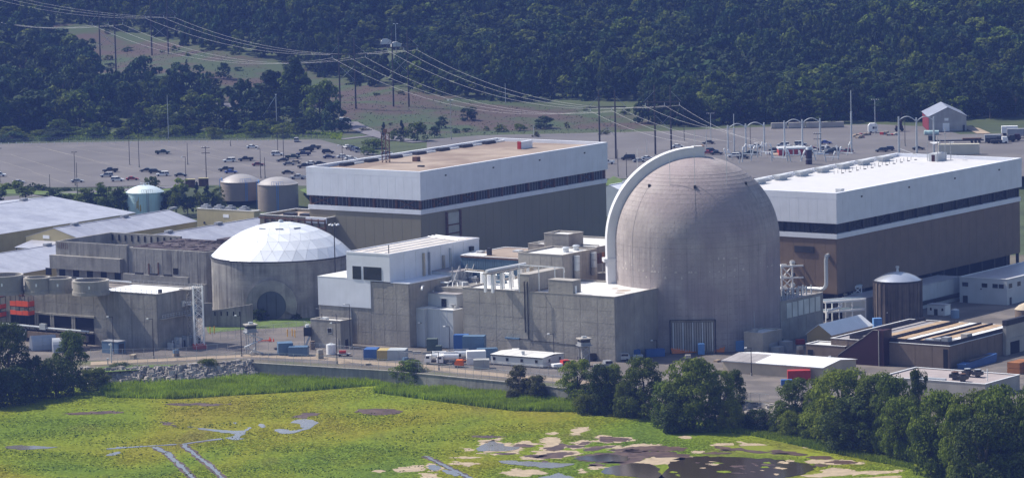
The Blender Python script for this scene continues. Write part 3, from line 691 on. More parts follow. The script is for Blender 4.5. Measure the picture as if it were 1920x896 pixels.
# arched duct
AZ = R(187); duct = thing('arched_duct', 'pale curved duct climbing the left side of the concrete dome to its top', 'duct', D1, AZ)
hw = 2.0; ri = RD - .1
def duct_seg(mb, pts_):        # list of (inner r,z, outer r,z)
    for (a, b_), (c_, d_) in zip(pts_, pts_[1:]):
        for y in (-hw, hw):
            pass
        vs_ = [(a[0], -hw, a[1]), (b_[0], -hw, b_[1]), (d_[0], -hw, d_[1]), (c_[0], -hw, c_[1]), (a[0], hw, a[1]), (b_[0], hw, b_[1]), (d_[0], hw, d_[1]), (c_[0], hw, c_[1])]
        mb.add(vs_, [(0, 1, 2, 3), (7, 6, 5, 4), (1, 5, 6, 2), (0, 4, 5, 1), (0, 3, 7, 4), (3, 2, 6, 7)])
segs = []
for k in range(6): segs.append(((ri, 17 + k * 2.8), (ri + 2.5, 17 + k * 2.8)))
for i in range(31):
    a = R(90) * i / 30 * 1.03; th = 2.5 + .4 * i / 30
    segs.append(((ri * math.cos(a), ZS + ri * math.sin(a)), ((ri + th) * math.cos(a), ZS + (ri + th) * math.sin(a))))
ductm = mat('pale duct concrete', (.64, .64, .66), var=.05, streak=.15)
n_ = len(segs)
for k in range(0, n_ - 1, 3):
    mb = MB(); q = segs[k:k + 4]
    # pull the ends in a little so that each length reads as its own section
    duct_seg(mb, q); part('duct_section', mb, ductm, duct)
part('duct_base', MB().box(ri - .4, ri + 3.4, -hw - .4, hw + .4, 15.5, 16.98).box(ri, ri + 2.6, -hw + .1, hw - .1, 0, 15.5), ductm, duct)
part('collar', MB().box(ri - .3, ri + 3.5, -hw - .3, hw + .3, 25.2, 26.3), ductm, duct)
part('end_block', MB().box(-2.6, .6, -hw - .1, hw + .1, 55.6, 58.9), ductm, duct)
part('top_rail', MB().box(-2.6, -2.4, -hw, hw, 58.9, 59.2).box(-2.6, .6, hw - .2, hw, 58.9, 59.05), rust, duct)
# ribbed hatch shield at the dome's foot
hs = thing('hatch_shield', 'tall ribbed concrete screen with pale fins at the foot of the concrete dome', 'shield', G(1300, 662, 0), R(-3))
part('frame', MB().box(-6.4, 6.2, 0, 1.6, 0, 9.4).box(-6.7, 6.5, -.3, 1.9, 9.404, 9.9), conc_dark, hs)
for i in range(17):
    part('fin', MB().box(-6.0 + i * .72, -5.62 + i * .72, -.55, -.01, .6, 9.2), conc_light if i % 4 else galv, hs)
for x in (-6.9, 6.5): part('post', MB().box(x, x + .3, -.8, -.4, 0, 9.9), steel_dark, hs)
part('rail', MB().box(-6.9, 6.8, -.8, -.5, 9.92, 10.1), steel_dark, hs)

# ================================================================== UNIT 2 (cylinder with white cap)
D2 = G(531, 581, 0)
r2 = thing('unfinished_reactor', 'round stained concrete cylinder under a shiny white faceted cap', 'reactor building', D2)
R2 = 22.7; Z2 = 18.0
prof2 = [(R2, 0)]
z = 0
while z < Z2 - 1.2:
    prof2 += [(R2, z + .02), (R2, z + 1.5), (R2 - .05, z + 1.53)]; z += 1.55
prof2 += [(R2, z + .02), (R2, Z2 - .6), (R2 + .25, Z2 - .55), (R2 + .25, Z2), (R2 - 1.2, Z2)]
part('cylinder_wall', MB().lathe(prof2, 96), conc_unit, r2, True, ang=12)
part('ring_gutter', MB().lathe([(R2 + .45, Z2 + .01), (R2 + .45, Z2 + .35), (R2 - .6, Z2 + .36)], 96), steel_dark, r2)
# faceted cap: rings of triangles, each its own sheet
HC = 10.3; RC = (R2 ** 2 + HC ** 2) / (2 * HC)
def cap(rf, az):
    e_ = math.asin(min(1, (R2 - .1) / RC)) * rf
    return Vector((RC * math.sin(e_) * math.cos(az), RC * math.sin(e_) * math.sin(az), Z2 + .3 + RC * (math.cos(e_) - math.cos(math.asin(min(1, (R2 - .1) / RC))))))
capm = mat('white cap sheet', (.80, .82, .86), rough=.28, var=.03, obj_rand=.10, spec=.5)
part('cap_frame', MB().lathe([((R2 - .35) * math.sin(math.pi / 2 * k / 10) , Z2 + .1 + (HC - .25) * math.cos(math.pi / 2 * k / 10) ** 1.0 * (1 if k < 10 else 0)) for k in range(11)] if 0 else [(math.hypot(cap(k / 10, 0).x, 0) * .995, cap(k / 10, 0).z - .2) for k in range(11)], 40), white_dull, r2, True)
rings = [0, .17, .34, .5, .66, .83, 1.0]; cnt = [1, 10, 16, 22, 28, 32, 32]
pts_r = []
for k, rf in enumerate(rings):
    pts_r.append([cap(rf, 2 * math.pi * (i + (.5 if k % 2 else 0)) / cnt[k]) for i in range(cnt[k])] if k else [cap(0, 0)])
def facet(a, b_, c_):
    g = (a + b_ + c_) / 3; q = [g + (p_ - g) * .975 for p_ in (a, b_, c_)]
    nrm = (b_ - a).cross(c_ - a).normalized()
    if nrm.z < 0: q = [q[0], q[2], q[1]]; nrm = -nrm
    vs_ = [p_ + nrm * .08 for p_ in q] + [p_ - nrm * .05 for p_ in q]
    part('roof_panel', MB().add([tuple(v_) for v_ in vs_], [(0, 1, 2), (0, 3, 4, 1), (1, 4, 5, 2), (2, 5, 3, 0)]), capm, r2)
for k in range(1, len(rings)):
    inn, outr = pts_r[k - 1], pts_r[k]
    ai = lambda i, arr, kk: 2 * math.pi * (i + (.5 if kk % 2 else 0)) / len(arr)
    i = j = 0; ni, nj = len(inn), len(outr)
    if ni == 1:
        for j in range(nj): facet(inn[0], outr[j], outr[(j + 1) % nj])
        continue
    while i < ni or j < nj:
        if j < nj and (i >= ni or ai(j + 1, outr, k) <= ai(i + 1, inn, k - 1) + 1e-6):
            facet(inn[i % ni], outr[j % nj], outr[(j + 1) % nj]); j += 1
        else:
            facet(inn[i % ni], outr[j % nj], inn[(i + 1) % ni]); i += 1
part('cap_finial', MB().lathe([(0, Z2 + HC + 1.1), (.6, Z2 + HC + 1.0), (.8, Z2 + HC + .6), (.85, Z2 + HC)], 12), galv, r2, True)
for az in (-90, -128, -52):
    q = cap(.36, R(az)); part('cap_vent', MB().box(-1.3, 1.3, -.12, .12, 0, .3), steel, r2).matrix_local = Matrix.Translation(q + Vector((0, 0, .05))) @ Matrix.Rotation(R(az + 90), 4, 'Z')
# portal with round sleeve and surround
pa = math.atan2(*(G(518, 602, 0) - D2).yx)
po = thing('equipment_portal', 'round dark steel portal with a thick ring in the stained cylinder', 'portal', D2, R(-96))
mb = MB()
n = 28
for (rin, rout, x0, x1) in ((4.7, 8.2, R2 - 1.2, R2 + .75),):
    vs_ = []
    for i in range(n + 1):
        a = -R(22) + (math.pi + R(44)) * i / n
        for r_ in (rin, rout):
            for x in (x0, x1): vs_.append((x, r_ * math.cos(a), max(.0, 4.4 + r_ * math.sin(a))))
    mb.add(vs_, [f_ for i in range(n) for f_ in ((4 * i + 1, 4 * i + 3, 4 * i + 7, 4 * i + 5), (4 * i + 2, 4 * i + 6, 4 * i + 7, 4 * i + 3), (4 * i, 4 * i + 1, 4 * i + 5, 4 * i + 4))])
part('ring_surround', mb, conc_unit, po, True)
d = part('portal_door', MB().cyl(0, 0, 0, .3, 4.6, 36), mat('dull steel door', (.085, .10, .12), rough=.5, streak=.3), po)
d.matrix_local = Matrix.Translation((R2 + .1, 0, 4.5)) @ Matrix.Rotation(R(90), 4, 'Y')
for s in (-1, 1): part('door_rib', MB().box(R2 + .42, R2 + .5, s * 1.5 - .1, s * 1.5 + .1, .8, 8.2), steel_dark, po)
# buttress wall to the left of the portal, falling to the yard
bt = thing('retaining_wall', 'sloping concrete wall running left from the stained cylinder base', 'wall', G(398, 613, 0), R(-9))
part('wall_panel', MB().extr([(0, 0), (13, 0), (13, 7.2), (0, 5.2)], 0, .8), conc_unit, bt)
part('wall_panel', MB().extr([(-2.6, 0), (-.1, 0), (-.1, 7.6), (-2.6, 7.6)], .2, 1), conc_dark, bt)
for i in range(5): part('wall_slot', MB().box(.8 + i * 2.0, 1.2 + i * 2.0, -.06, -.01, 5.0 if 0 else 3.6, 4.9), black, bt)

# ================================================================== CONCRETE BLOCKS NEAR THE DOME
CA = G(1155, 679, 0); ZA = hgt(CA.x, CA.y, 557)
aux, LUa, LVa, ha = bld('auxiliary_building', 'wide grey concrete block with a bright flat roof left of the big concrete dome', 'building', *P(CA.x, CA.y, ZA), ZA, 867, 1259, wall=conc, par=.5)
panels(aux, 'L', .1, LVa - .1, .2, ha - .6, 9, 5, conc)
panels(aux, 'R', .1, LUa - .1, .2, ha - .6, 6, 5, conc)
def on(t, px, which, z):      # distance along wall of thing t where photo column px falls
    o = Vector((t.location.x, t.location.y, z)); return ext(o, V if which == 'L' else U, px)
a1, a2 = on(aux, 1061, 'L', 19), on(aux, 1093, 'L', 19)
def rbox(t, nm, x0, x1, y0, y1, z0, z1, m_, cap=True, cm=None):
    o = part(nm, MB().box(x0, x1, y0, y1, z0, z1), m_, t)
    if cap: part('coping', MB().box(x0 - .08, x1 + .08, y0 - .08, y1 + .08, z1 + .003, z1 + .14), cm or conc_light, o)
    return o
y0_, y1_ = on(aux, 1074, 'L', 22), on(aux, 1028, 'L', 22)
pb = rbox(aux, 'stair_head', -.02, 4.2, y0_, y1_, ha + .13, ha + 3.9, conc)
part('door', MB().box(1, 2, y0_ - .08, y0_ - .01, ha + .2, ha + 2.4), whiter, aux)
y0_, y1_ = on(aux, 992, 'L', 22), on(aux, 972, 'L', 22)
rbox(aux, 'roof_parapet_block', -.02, 18, y0_, y1_, ha + .13, ha + 5.0, conc)
for yy in (y0_ + .5, y0_ + 1.6): part('downpipe', MB().box(-.35, -.1, yy - .1, yy + .1, 7 if yy > y0_ + 1 else 5, ha + 3), steel_dark, aux)
ya, yb = on(aux, 975, 'L', 3), on(aux, 952, 'L', 3)
part('roller_door', MB().box(-.2, -.08, ya, yb, 0.2, 4.6), conc_light, aux); part('door_canopy', MB().box(-1.0, -.1, ya - .2, yb + .3, 4.8, 5.2), blue_grey, aux)
for k in range(3): part('cable_run', MB().box(-.16, -.09, [12, 20, 30][k], [20, 30, 36][k], 4.2 + .3 * k, 4.35 + .3 * k), steel_dark, aux)
rv = mat('stained roof patch', (.40, .33, .27), var=.25, scale=.6)
for (x, y, s) in ((12, 6, 1.5), (17, 8, 2.2), (20, 13, 1)):
    part('roof_stain', MB().cyl(x, y, ha - .43, ha - .425, s, 14), rv, aux)
# block behind with stair towers
m1c = G(1055, 528, ZA); zM1 = hgt(m1c.x, m1c.y, 478.5, ZA)
m1, a_, b_, h_ = bld('storage_block', 'grey concrete block with a pale roof rising behind the wide concrete block', 'building', 1055, 478.5, zM1, 971.5, 1119, wall=conc)
panels(m1, 'L', .1, b_ - .1, ZA, h_ - .6, 4, 2, conc); panels(m1, 'R', .1, a_ - .1, ZA, h_ - .6, 3, 2, conc)
for k in range(2):
    fan = part('roof_fan', MB().cyl(a_ * (.55 + .3 * k), b_ * (.35 + .0 * k), h_ - .4, h_ + .9, .9, 12).cyl(a_ * (.55 + .3 * k), b_ * .35, h_ + .9, h_ + 1.2, 1.3, 12, r2=.7), galv, m1)
for k, q in enumerate((.32, .82)):
    for j in range(3): part('vertical_tank', MB().cyl(a_ * q, -1.1, 19.6 + j * 2.3, 21.8 + j * 2.3, .95, 12), galv if j else conc_light, m1)
m2c = G(1065, 441, 30.5)
m2, a_, b_, h_ = bld('stair_tower', 'small square grey concrete box standing tallest behind the pale roofs', 'building', 1066, 440, 30.5, 1020, 1068, wall=conc, LU=8)
m3, a_, b_, h_ = bld('rear_block', 'low concrete block with a pale roof touching the dome duct', 'building', 1118, 464, 26.5, 990, 1118, wall=conc, LU=24)
part('roof_ridge', MB().box(3, 3.3, 1, b_ - 1, h_, h_ + .4), conc_light, m3)
# rusty corrugated link between block and dome
lk = thing('corrugated_link', 'rusty orange corrugated bridge wall between the grey block and the dome duct', 'wall', G(1134, 512, 19.2), R(6))
for i in range(14): part('sheet', MB().box(-5.4 + i * .78, -4.66 + i * .78, 0, .14, 2.6 + i * .1, 5.6 + i * .14), rust if i % 3 else mat('orange rust', (.30, .12, .04), var=.3), lk)
for i in range(5): part('pipe', MB().cyl(-4 + i * 1.8, 1.5, 0, 3.5, .25, 6), steel, lk)
part('base', MB().box(-6, 6, .4, 3, -19.2, 0), conc_dark, lk)
# block N1 with blue corrugated side
n1, a_, b_, h_ = bld('corrugated_building', 'blue corrugated wall with a brownish patched roof between the white hall and the grey block', 'building', 975, 485.5, 24.5, 864, 990, wall=navy, roof=roof_tan, par=.1, LU=24)
w_ = b_ / 26
me = MB().box(-.16, -.01, .06, w_ - .06, 16, h_ - .5).mesh('sheet', navy)
for i in range(26): link('sheet', me, n1, (0, i * w_, 0))
part('fascia', MB().box(-.3, -.17, 0, b_, h_ - .5, h_ - .02), rust, n1)
for k, (x, y, s, hh) in enumerate(((4, 14, 1.2, 2.2), (10, 4, 1.5, .6), (8, 20, 2, .5), (14, 10, 2.5, .5))): part('roof_unit', MB().box(x, x + s, y, y + s, h_, h_ + hh), steel_dark if k == 0 else white_dull, n1)
part('roof_sheet', MB().box(2, 7, 15, 24, h_ - .03, h_ + .04), whiter, n1)
# white and concrete hall C
CC = G(770, 652, 0); ZC = hgt(CC.x, CC.y, 531)
LVc = ext(Vector((CC.x, CC.y, ZC)), V, 597)
ch = thing('control_building', 'tall block of white cladding over stained concrete with two big dark louvred windows', 'building', CC, GR)
xt = on(ch, 650, 'L', ZC + 8) ; x731 = on(ch, 731, 'L', ZC + 8)
zTop = hgt(*at_grid(CC, 0, x731)[:2], 476); zLow = hgt(*at_grid(CC, 0, LVc)[:2], 518)
LUc = 32
part('lower_walls', MB().box(0, LUc, 0, LVc, 0, ZC - .3), conc, ch)
part('lower_roof', MB().box(-.1, LUc, -.1, x731 + .02, ZC - .296, ZC), white, ch)
zc1 = hgt(*at_grid(CC, 0, LVc)[:2], 571)
panels(ch, 'L', .1, on(ch, 696, 'L', 10), .2, ZC - .4, 3, 4, conc)
panels(ch, 'L', on(ch, 696, 'L', 10), LVc - .1, .2, zc1 - .1, 4, 3, conc)
panels(ch, 'R', .1, 16, .2, ZC - .4, 3, 4, conc)
# low white wing, then tall white box (its long side runs right)
part('white_wing', MB().box(-.25, 16, on(ch, 696, 'L', 15), LVc + .1, zc1, zLow), white, ch)
part('wing_roof', MB().box(-.3, 16, on(ch, 650, 'L', 20), LVc + .15, zLow + .003, zLow + .18), roof_white, ch)
LUt = ext(at_grid(Vector((CC.x, CC.y, zTop)), 0, x731), U, 898)
part('tall_white_box', MB().box(-.27, LUt, x731, xt, ZC + .003, zTop - .5), white, ch)
mb = MB(); 
for q in ((-.35, LUt + .1, x731 - .1, x731 + .3), (-.35, LUt + .1, xt - .3, xt + .1)): mb.box(q[0], q[1], q[2], q[3], zTop - .498, zTop)
mb.box(-.35, .1, x731 + .3, xt - .3, zTop - .498, zTop).box(LUt - .3, LUt + .1, x731 + .3, xt - .3, zTop - .498, zTop)
part('parapet', mb, white, ch)
part('upper_roof', MB().box(.1, LUt - .3, x731 + .3, xt - .3, zTop - .497, zTop - .3), mat('cream roof', (.62, .57, .52), var=.08, patch=(.45, .4, .36), pamt=.4), ch)
for k, q in enumerate((.15, .28, .42, .56, .7, .82)):
    part('cladding_seam', MB().box(LUt * q, LUt * q + .08, x731 - .06, x731 - .002, ZC + .1, zTop - .55), white_dull, ch)
for q in (.25, .5, .75): part('roof_batten', MB().box(3, LUt - 4, x731 + (xt - x731) * q, x731 + (xt - x731) * q + .25, zTop - .3, zTop - .1), whiter, ch)
for k in range(3): part('roof_pipe', MB().tube((LUt - 9 + k * 2, x731 + 1.5, zTop), (LUt - 5 + k * 2, xt - .5, zTop + .2), .2, 6), whiter, ch)
part('vent_stack', MB().cyl(2.2, x731 + 2, zTop - .3, zTop + 2.4, .14, 6), steel_dark, ch)
def louvre(t, y0, y1, z0, z1, off=-.27):
    lv = part('louvred_window', MB().box(off - .08, off - .01, y0, y1, z0, z1), glass_dark, t)
    n = int((z1 - z0) / .35); me = MB().box(off - .16, off - .081, y0 + .05, y1 - .05, 0, .12).mesh('slat', steel_dark)
    for i in range(n): link('slat', me, lv, (0, 0, z0 + i * (z1 - z0) / n + .1))
zw0 = hgt(*at_grid(CC, 0, on(ch, 700, 'L', ZC + 4))[:2], 525); zw1 = hgt(*at_grid(CC, 0, on(ch, 700, 'L', ZC + 4))[:2], 500.5)
louvre(ch, on(ch, 716.5, 'L', zw0), on(ch, 683, 'L', zw0), zw0, zw1); louvre(ch, on(ch, 678.5, 'L', zw0), on(ch, 662.5, 'L', zw0), zw0, zw1)
for q, r_, m_ in ((.36, .35, beige), (.42, .22, steel), (.58, .4, conc_light), (.66, .3, white_dull)):
    part('wall_duct', MB().box(LUt * q - r_, LUt * q + r_, x731 - .7, x731 - .08, ZC, ZC + (7.0 if r_ < .39 else 5.2)), m_, ch)
part('exhaust_hood', MB().box(LUt * .88, LUt * .88 + 1.6, x731 - .9, x731 - .05, zTop - 3.6, zTop - 2.2), steel_dark, ch)
part('drain_pipe', MB().box(-.4, -.1, on(ch, 660, 'L', 6) - .12, on(ch, 660, 'L', 6) + .12, 0, 11), steel, ch)
part('wall_lamp_arm', MB().path([(-.1, LVc - .5, 10), (-2.4, LVc - .5, 10.4)], .08, 5), galv, ch)
# white annexes and window penthouse in the gap
A1 = G(851, 653, 0); zA1 = hgt(A1.x, A1.y, 582)
an1, a_, b_, h_ = bld('white_annex', 'plain tall white clad annex beside dark louvres and blue containers', 'building', *P(A1.x, A1.y, zA1), zA1, 801, 869, wall=white_dull, roof=roof_white, par=.15)
for i in range(1, 4): part('cladding_seam', MB().box(-.05, -.005, b_ * i / 4, b_ * i / 4 + .06, 0, h_ - .2), white, an1)
A0 = at_grid(A1, -1.6, b_ + .03)
an0 = thing('white_annex', 'narrow white clad annex bay at the corner of the stained concrete hall', 'building', A0, GR)
b0 = ext(Vector((A0.x, A0.y, h_)), V, 771)
part('walls', MB().box(0, 6, 0, b0, 0, h_ + .1), white_dull, an0); part('roof', MB().box(-.06, 6, -.0, b0, h_ + .103, h_ + .25), roof_white, an0)
p1 = G(856, 553, 15.5)
ph = thing('window_penthouse', 'pale rooftop storey with one dark square window above the white annex', 'building', (p1.x, p1.y, h_ + .2), GR)
bp_ = ext(p1, V, 801); hp = 15.5 - h_ - .2
part('walls', MB().box(0, 12, 0, bp_, 0, hp), white_dull, ph); part('roof', MB().box(-.1, 12, -.1, bp_ + .1, hp + .003, hp + .15), roof_grey, ph)
yw = ext(p1, V, 832.5); wf = part('window', MB().box(-.1, -.01, yw - 1.1, yw + 1.1, hp - 4.0, hp - 1.2), white_dull, ph); part('pane', MB().box(-.14, -.103, yw - .95, yw + .95, hp - 3.85, hp - 1.35), glass_dark, wf)
part('roof_vent', MB().cyl(-1, .8, 0, .8, .35, 8).cyl(-1, .8, .8, 1.1, .9, 10, r2=.9), steel, ph)
p2 = G(854, 511, 20.5); nb_ = thing('white_rooftop_room', 'plain white rooftop room behind the bent white roof pipe', 'building', (p2.x, p2.y, 0), GR)
part('walls', MB().box(0, 9, 0, ext(p2, V, 797), 0, 20.5), white_dull, nb_); part('roof', MB().box(-.1, 9, -.1, ext(p2, V, 797), 20.503, 20.7), roof_grey, nb_)
# white pipe run over the roofs
pr = thing('roof_pipe_run', 'long bent white pipe on A shaped frames over the low roofs', 'pipe', (p1.x, p1.y, 15.7), GR)
def pl(px_, py_, z): q = G(px_, py_, z) - Vector((p1.x, p1.y, 15.7)); a_ = -GR; return (q.x * math.cos(a_) - q.y * math.sin(a_), q.x * math.sin(a_) + q.y * math.cos(a_), q.z)
zz = 18.0
part('pipe', MB().path([pl(791, 543, zz), pl(791.5, 536, zz), pl(810, 531, zz), pl(820, 529, zz), pl(840, 530, zz), pl(850, 525.5, zz), pl(872, 520.5, zz + .3), pl(894, 519, zz + .4)], .3, 8), whiter, pr, True)
for (x0, x1) in ((808, 819), (840, 832), (849, 844), (857, 866), (867, 866.5), (893, 893)):
    q0, q1 = pl(x0, 529, zz), pl(x1, 552, 15.75); part('support_frame', MB().tube(q0, (q0[0], q0[1], .02), .11, 5).tube(q0, (q0[0] * .6 + q1[0] * .4, q0[1] * .6 + q1[1] * .4, .02), .11, 5), whiter, pr)
# white pipe rack on the aux roof
rk = thing('roof_pipe_rack', 'cream topped white pipe rack on stout legs on the bright flat roof', 'rack', (CA.x, CA.y, ZA), GR)
def al(px_, py_, z): q = G(px_, py_, z) - CA; a_ = -GR; return (q.x * math.cos(a_) - q.y * math.sin(a_), q.x * math.sin(a_) + q.y * math.cos(a_), q.z - ZA)
q0, q1 = al(912, 515, ZA + 5), al(985, 501, ZA + 5)
d = Vector(q1) - Vector(q0); n_ = Vector((-d.y, d.x, 0)).normalized() * 1.3
part('deck', MB().add([tuple(Vector(p_) + o_ + Vector((0, 0, zz_))) for zz_ in (0, .5) for p_, o_ in ((q0, -n_), (q1, -n_), (q1, n_), (q0, n_))], [(0, 3, 2, 1), (4, 5, 6, 7), (0, 1, 5, 4), (1, 2, 6, 5), (2, 3, 7, 6), (3, 0, 4, 7)]), conc_light, rk)
part('pipe', MB().tube(Vector(q0) + Vector((0, 0, 1.0)), Vector(q1) + Vector((0, 0, 1.0)), .5, 8), whiter, rk, True)
for i in range(5):
    for s in (-1, 1):
        p_ = Vector(q0) + d * (i / 4.4 + .06) + n_ * s; part('leg', MB().box(p_.x - .35, p_.x + .35, p_.y - .35, p_.y + .35, -.42, p_.z - .02), whiter, rk)
part('vent_tank', MB().cyl(*al(910, 530, ZA)[:2], -.4, 3.0, 1.5, 14), whiter, rk, True); part('vent_tank', MB().cyl(*al(920, 531, ZA)[:2], -.4, 2.6, 1.3, 14), whiter, rk, True)
part('screen', MB().box(al(985, 512, ZA + 3)[0], al(985, 512, ZA + 3)[0] + 4.4, al(985, 512, ZA + 3)[1], al(985, 512, ZA + 3)[1] + .2, -.2, 4.4), beige, rk)
hr = thing('header_pipe', 'thin white pipe on posts crossing above the grey concrete parapet', 'pipe', (CA.x, CA.y, ZA), GR)
pts = [al(973, 497, ZA + 8), al(1010, 499, ZA + 7.4), al(1040, 501, ZA + 7), al(1057, 502, ZA + 6.6), al(1058, 510, ZA + 5)]
part('pipe', MB().path(pts, .16, 6), whiter, hr)
for p_ in pts[:4]: part('post', MB().tube(p_, (p_[0], p_[1], .02), .14, 5), whiter, hr)
# open equipment deck between the blocks
dk = thing('equipment_deck', 'cluttered deck of dark ducts and bright pipes below the blue corrugated wall', 'platform', G(880, 540, 17), GR)
part('deck', MB().box(-2, 30, -14, 12, -17, 0), conc_dark, dk)
rr = random.Random(11)
for i in range(14):
    x, y = rr.uniform(0, 26), rr.uniform(-12, 9); s = rr.uniform(.8, 2.4)
    part('equipment_box', MB().box(x, x + s, y, y + s * rr.uniform(.8, 2), .01, s * rr.uniform(.5, 1.2)), rr.choice([steel, steel_dark, navy, white_dull, conc_light]), dk)
for i in range(10):
    x, y = rr.uniform(6, 26), rr.uniform(-12, 2); part('pipe', MB().path([(x, y, .02), (x, y, 2.2 + i * .2), (x + .2, y + rr.uniform(3, 8), 2.3 + i * .2)], .18, 6), rr.choice([whiter, galv, beige]), dk)
for i in range(6): part('frame_post', MB().box(4 + i * 4, 4.3 + i * 4, 9, 9.3, .01, 5.5).tube((4.1 + i * 4, 9.1, .3), (7.8 + i * 4, 9.1, 5.3), .12, 4), steel, dk)
# gatehouse
gh, a_, b_, h_ = bld('gatehouse', 'small square concrete gatehouse with a white roof and one dark window', 'building', 638, 602, hgt(*G(638, 654, 0)[:2], 602), 582, 660, wall=conc, roof=roof_white)
yw = ext(G(638, 602, h_), V, 617.5); wf = part('window', MB().box(-.08, -.01, yw - .9, yw + .9, 4.6, 6.2), white_dull, gh); part('pane', MB().box(-.1, -.083, yw - .75, yw + .75, 4.75, 6.05), glass_dark, wf)
yw = ext(G(638, 602, h_), V, 626); part('door', MB().box(-.1, -.01, yw - 1.6, yw + 1.4, 0, 3.2), conc_light, gh)
part('side_door', MB().box(2.2, 3.6, -.1, -.01, 0, 2.6), steel_dark, gh)
for x, y in ((1, 2), (4.5, 5), (2, 8.5)): part('roof_pole', MB().cyl(x, y, h_ - .4, h_ + 1.6, .08, 6), steel_dark, gh)
part('roof_unit', MB().box(2, 3.6, 7, 9, h_ - .4, h_ + .4), white_dull, gh)

# ================================================================== SERVICE WATER BLOCK (left)
CF = G(295, 656, 0); ZF = hgt(CF.x, CF.y, 552)
sw, LUf, LVf, hf = bld('service_water_block', 'long grey concrete block with round stacks and a white roof end at the left', 'building', 294, 552, ZF, -90, 366, wall=conc_dark, roof=mat('dull stained deck', (.24, .21, .18), var=.2), LV=100)
LVf = 100
y_open = [on(sw, p_, 'L', 6) for p_ in (177, 141, 137, 101, 97, 72, 68, 20, -10)]
def skipf(a, z): return z < 8.2 and a > y_open[0] - 2
panels(sw, 'L', .1, LVf, .2, hf - .6, 20, 4, conc_dark, skip=skipf)
panels(sw, 'R', .1, LUf - .1, .2, hf - .6, 3, 3, conc_dark)
for i in range(0, 8, 2): part('bay_opening', MB().box(-.05, .03, y_open[i] + .2, y_open[i + 1] - .2, 4.3, 8.3), black, sw); 
for i in (0, 2, 4, 6): part('lintel', MB().box(-.5, -.06, y_open[i] - .4, y_open[i + 1] + .4, 8.35, 8.9), conc, sw)
for i in range(1, 8): part('column', MB().box(-.4, -.06, (y_open[i]) - .3, (y_open[i]) + .3, 4.2, 8.34), conc, sw)
part('white_roof', MB().box(.36, LUf - .36, .36, on(sw, 178, 'L', ZF) - 0, hf - .43, hf - .3), whiter, sw)
part('ledge', MB().box(-.8, -.1, y_open[0], y_open[-1], 3.6, 4.0), conc, sw)
part('dark_base_strip', MB().box(-.3, -.08, y_open[0], y_open[-1], 0, 3.4), black, sw)
mb = MB(); yend = on(sw, 178, 'L', ZF)
for i in range(13): mb.box(.05, .12, yend * i / 12, yend * i / 12 + .07, hf, hf + 1.1); mb.box(LUf - .12, LUf - .05, yend * i / 12, yend * i / 12 + .07, hf, hf + 1.1)
mb.box(.05, .1, 0, yend, hf + 1.05, hf + 1.12).box(LUf - .1, LUf - .05, 0, yend, hf + 1.05, hf + 1.12)
part('railing', mb, steel, sw)
part('roof_box', MB().box(4, 5, 2, 2.8, hf - .3, hf + .9), steel_dark, sw)
def silo(px_, py_, r, zt_, lab):
    q = G(px_, py_, zt_); t = thing('round_stack', lab, 'stack', (q.x, q.y, hf + .001 - .44), 0, 'round concrete stacks on the service block'); h_ = zt_ - (hf - .44)
    part('outer_wall', MB().lathe([(r, 0), (r, h_), (r - .55, h_), (r - .55, .05), (0, .05)], 48), conc, t, True)
    part('rim', MB().lathe([(r + .1, h_ - .35), (r + .1, h_ + .05), (r - .6, h_ + .05)], 48), conc_light, t, True)
    part('placard', MB().box(-.25, .25, -r - .1, -r - .01, h_ * .5, h_ * .5 + .9), whiter, t)
    part('base_ring', MB().lathe([(r + .25, 0), (r + .25, 1.0), (r, 1.02)], 40), conc, t)
silo(7, 515, 5.9, 22.3, 'widest open topped concrete stack cut by the left photo edge')
silo(70, 519.5, 3.9, 21.5, 'open concrete stack second from the left on the service block')
silo(110, 521, 3.9, 21.0, 'open concrete stack between its narrow twin and the wide right stack')
silo(170, 525, 5.5, 20.8, 'wide open concrete stack next to the white roof and blue valves')
for k, (px_, py_) in enumerate(((166, 546), (190, 537), (160, 549))):
    q = G(px_ + 3, py_, hf); v = thing('valve_unit', ['blue valve unit standing on the roof right of the wide stack', 'blue valve unit at the back edge of the white roof', 'smaller blue valve unit touching the wide stack'][k], 'valve', (q.x, q.y, hf - .3), GR, 'blue valves on the service block roof')
    part('body', MB().cyl(0, 0, 0, 1.8, .5, 10).cyl(0, 0, 1.8, 2.5, .8, 10, r2=.3), blue_grey, v, True); part('handwheel', MB().cyl(0, 0, 2.6, 2.72, .7, 12), blue, v); part('pipe', MB().tube((-2.2, 0, .8), (2.2, 0, .8), .3, 8), galv, v)
rp_ = thing('roof_pipe_bank', 'pair of pale pipes running along the back of the white roof', 'pipe', G(190, 531, hf - .2), GR + math.pi / 2)
for k in range(2): part('pipe', MB().path([(-12, k * 1.0, 1 + .2 * k), (9, k * 1.0, 1 + .2 * k), (9, k, .1)], .22, 6), galv, rp_)
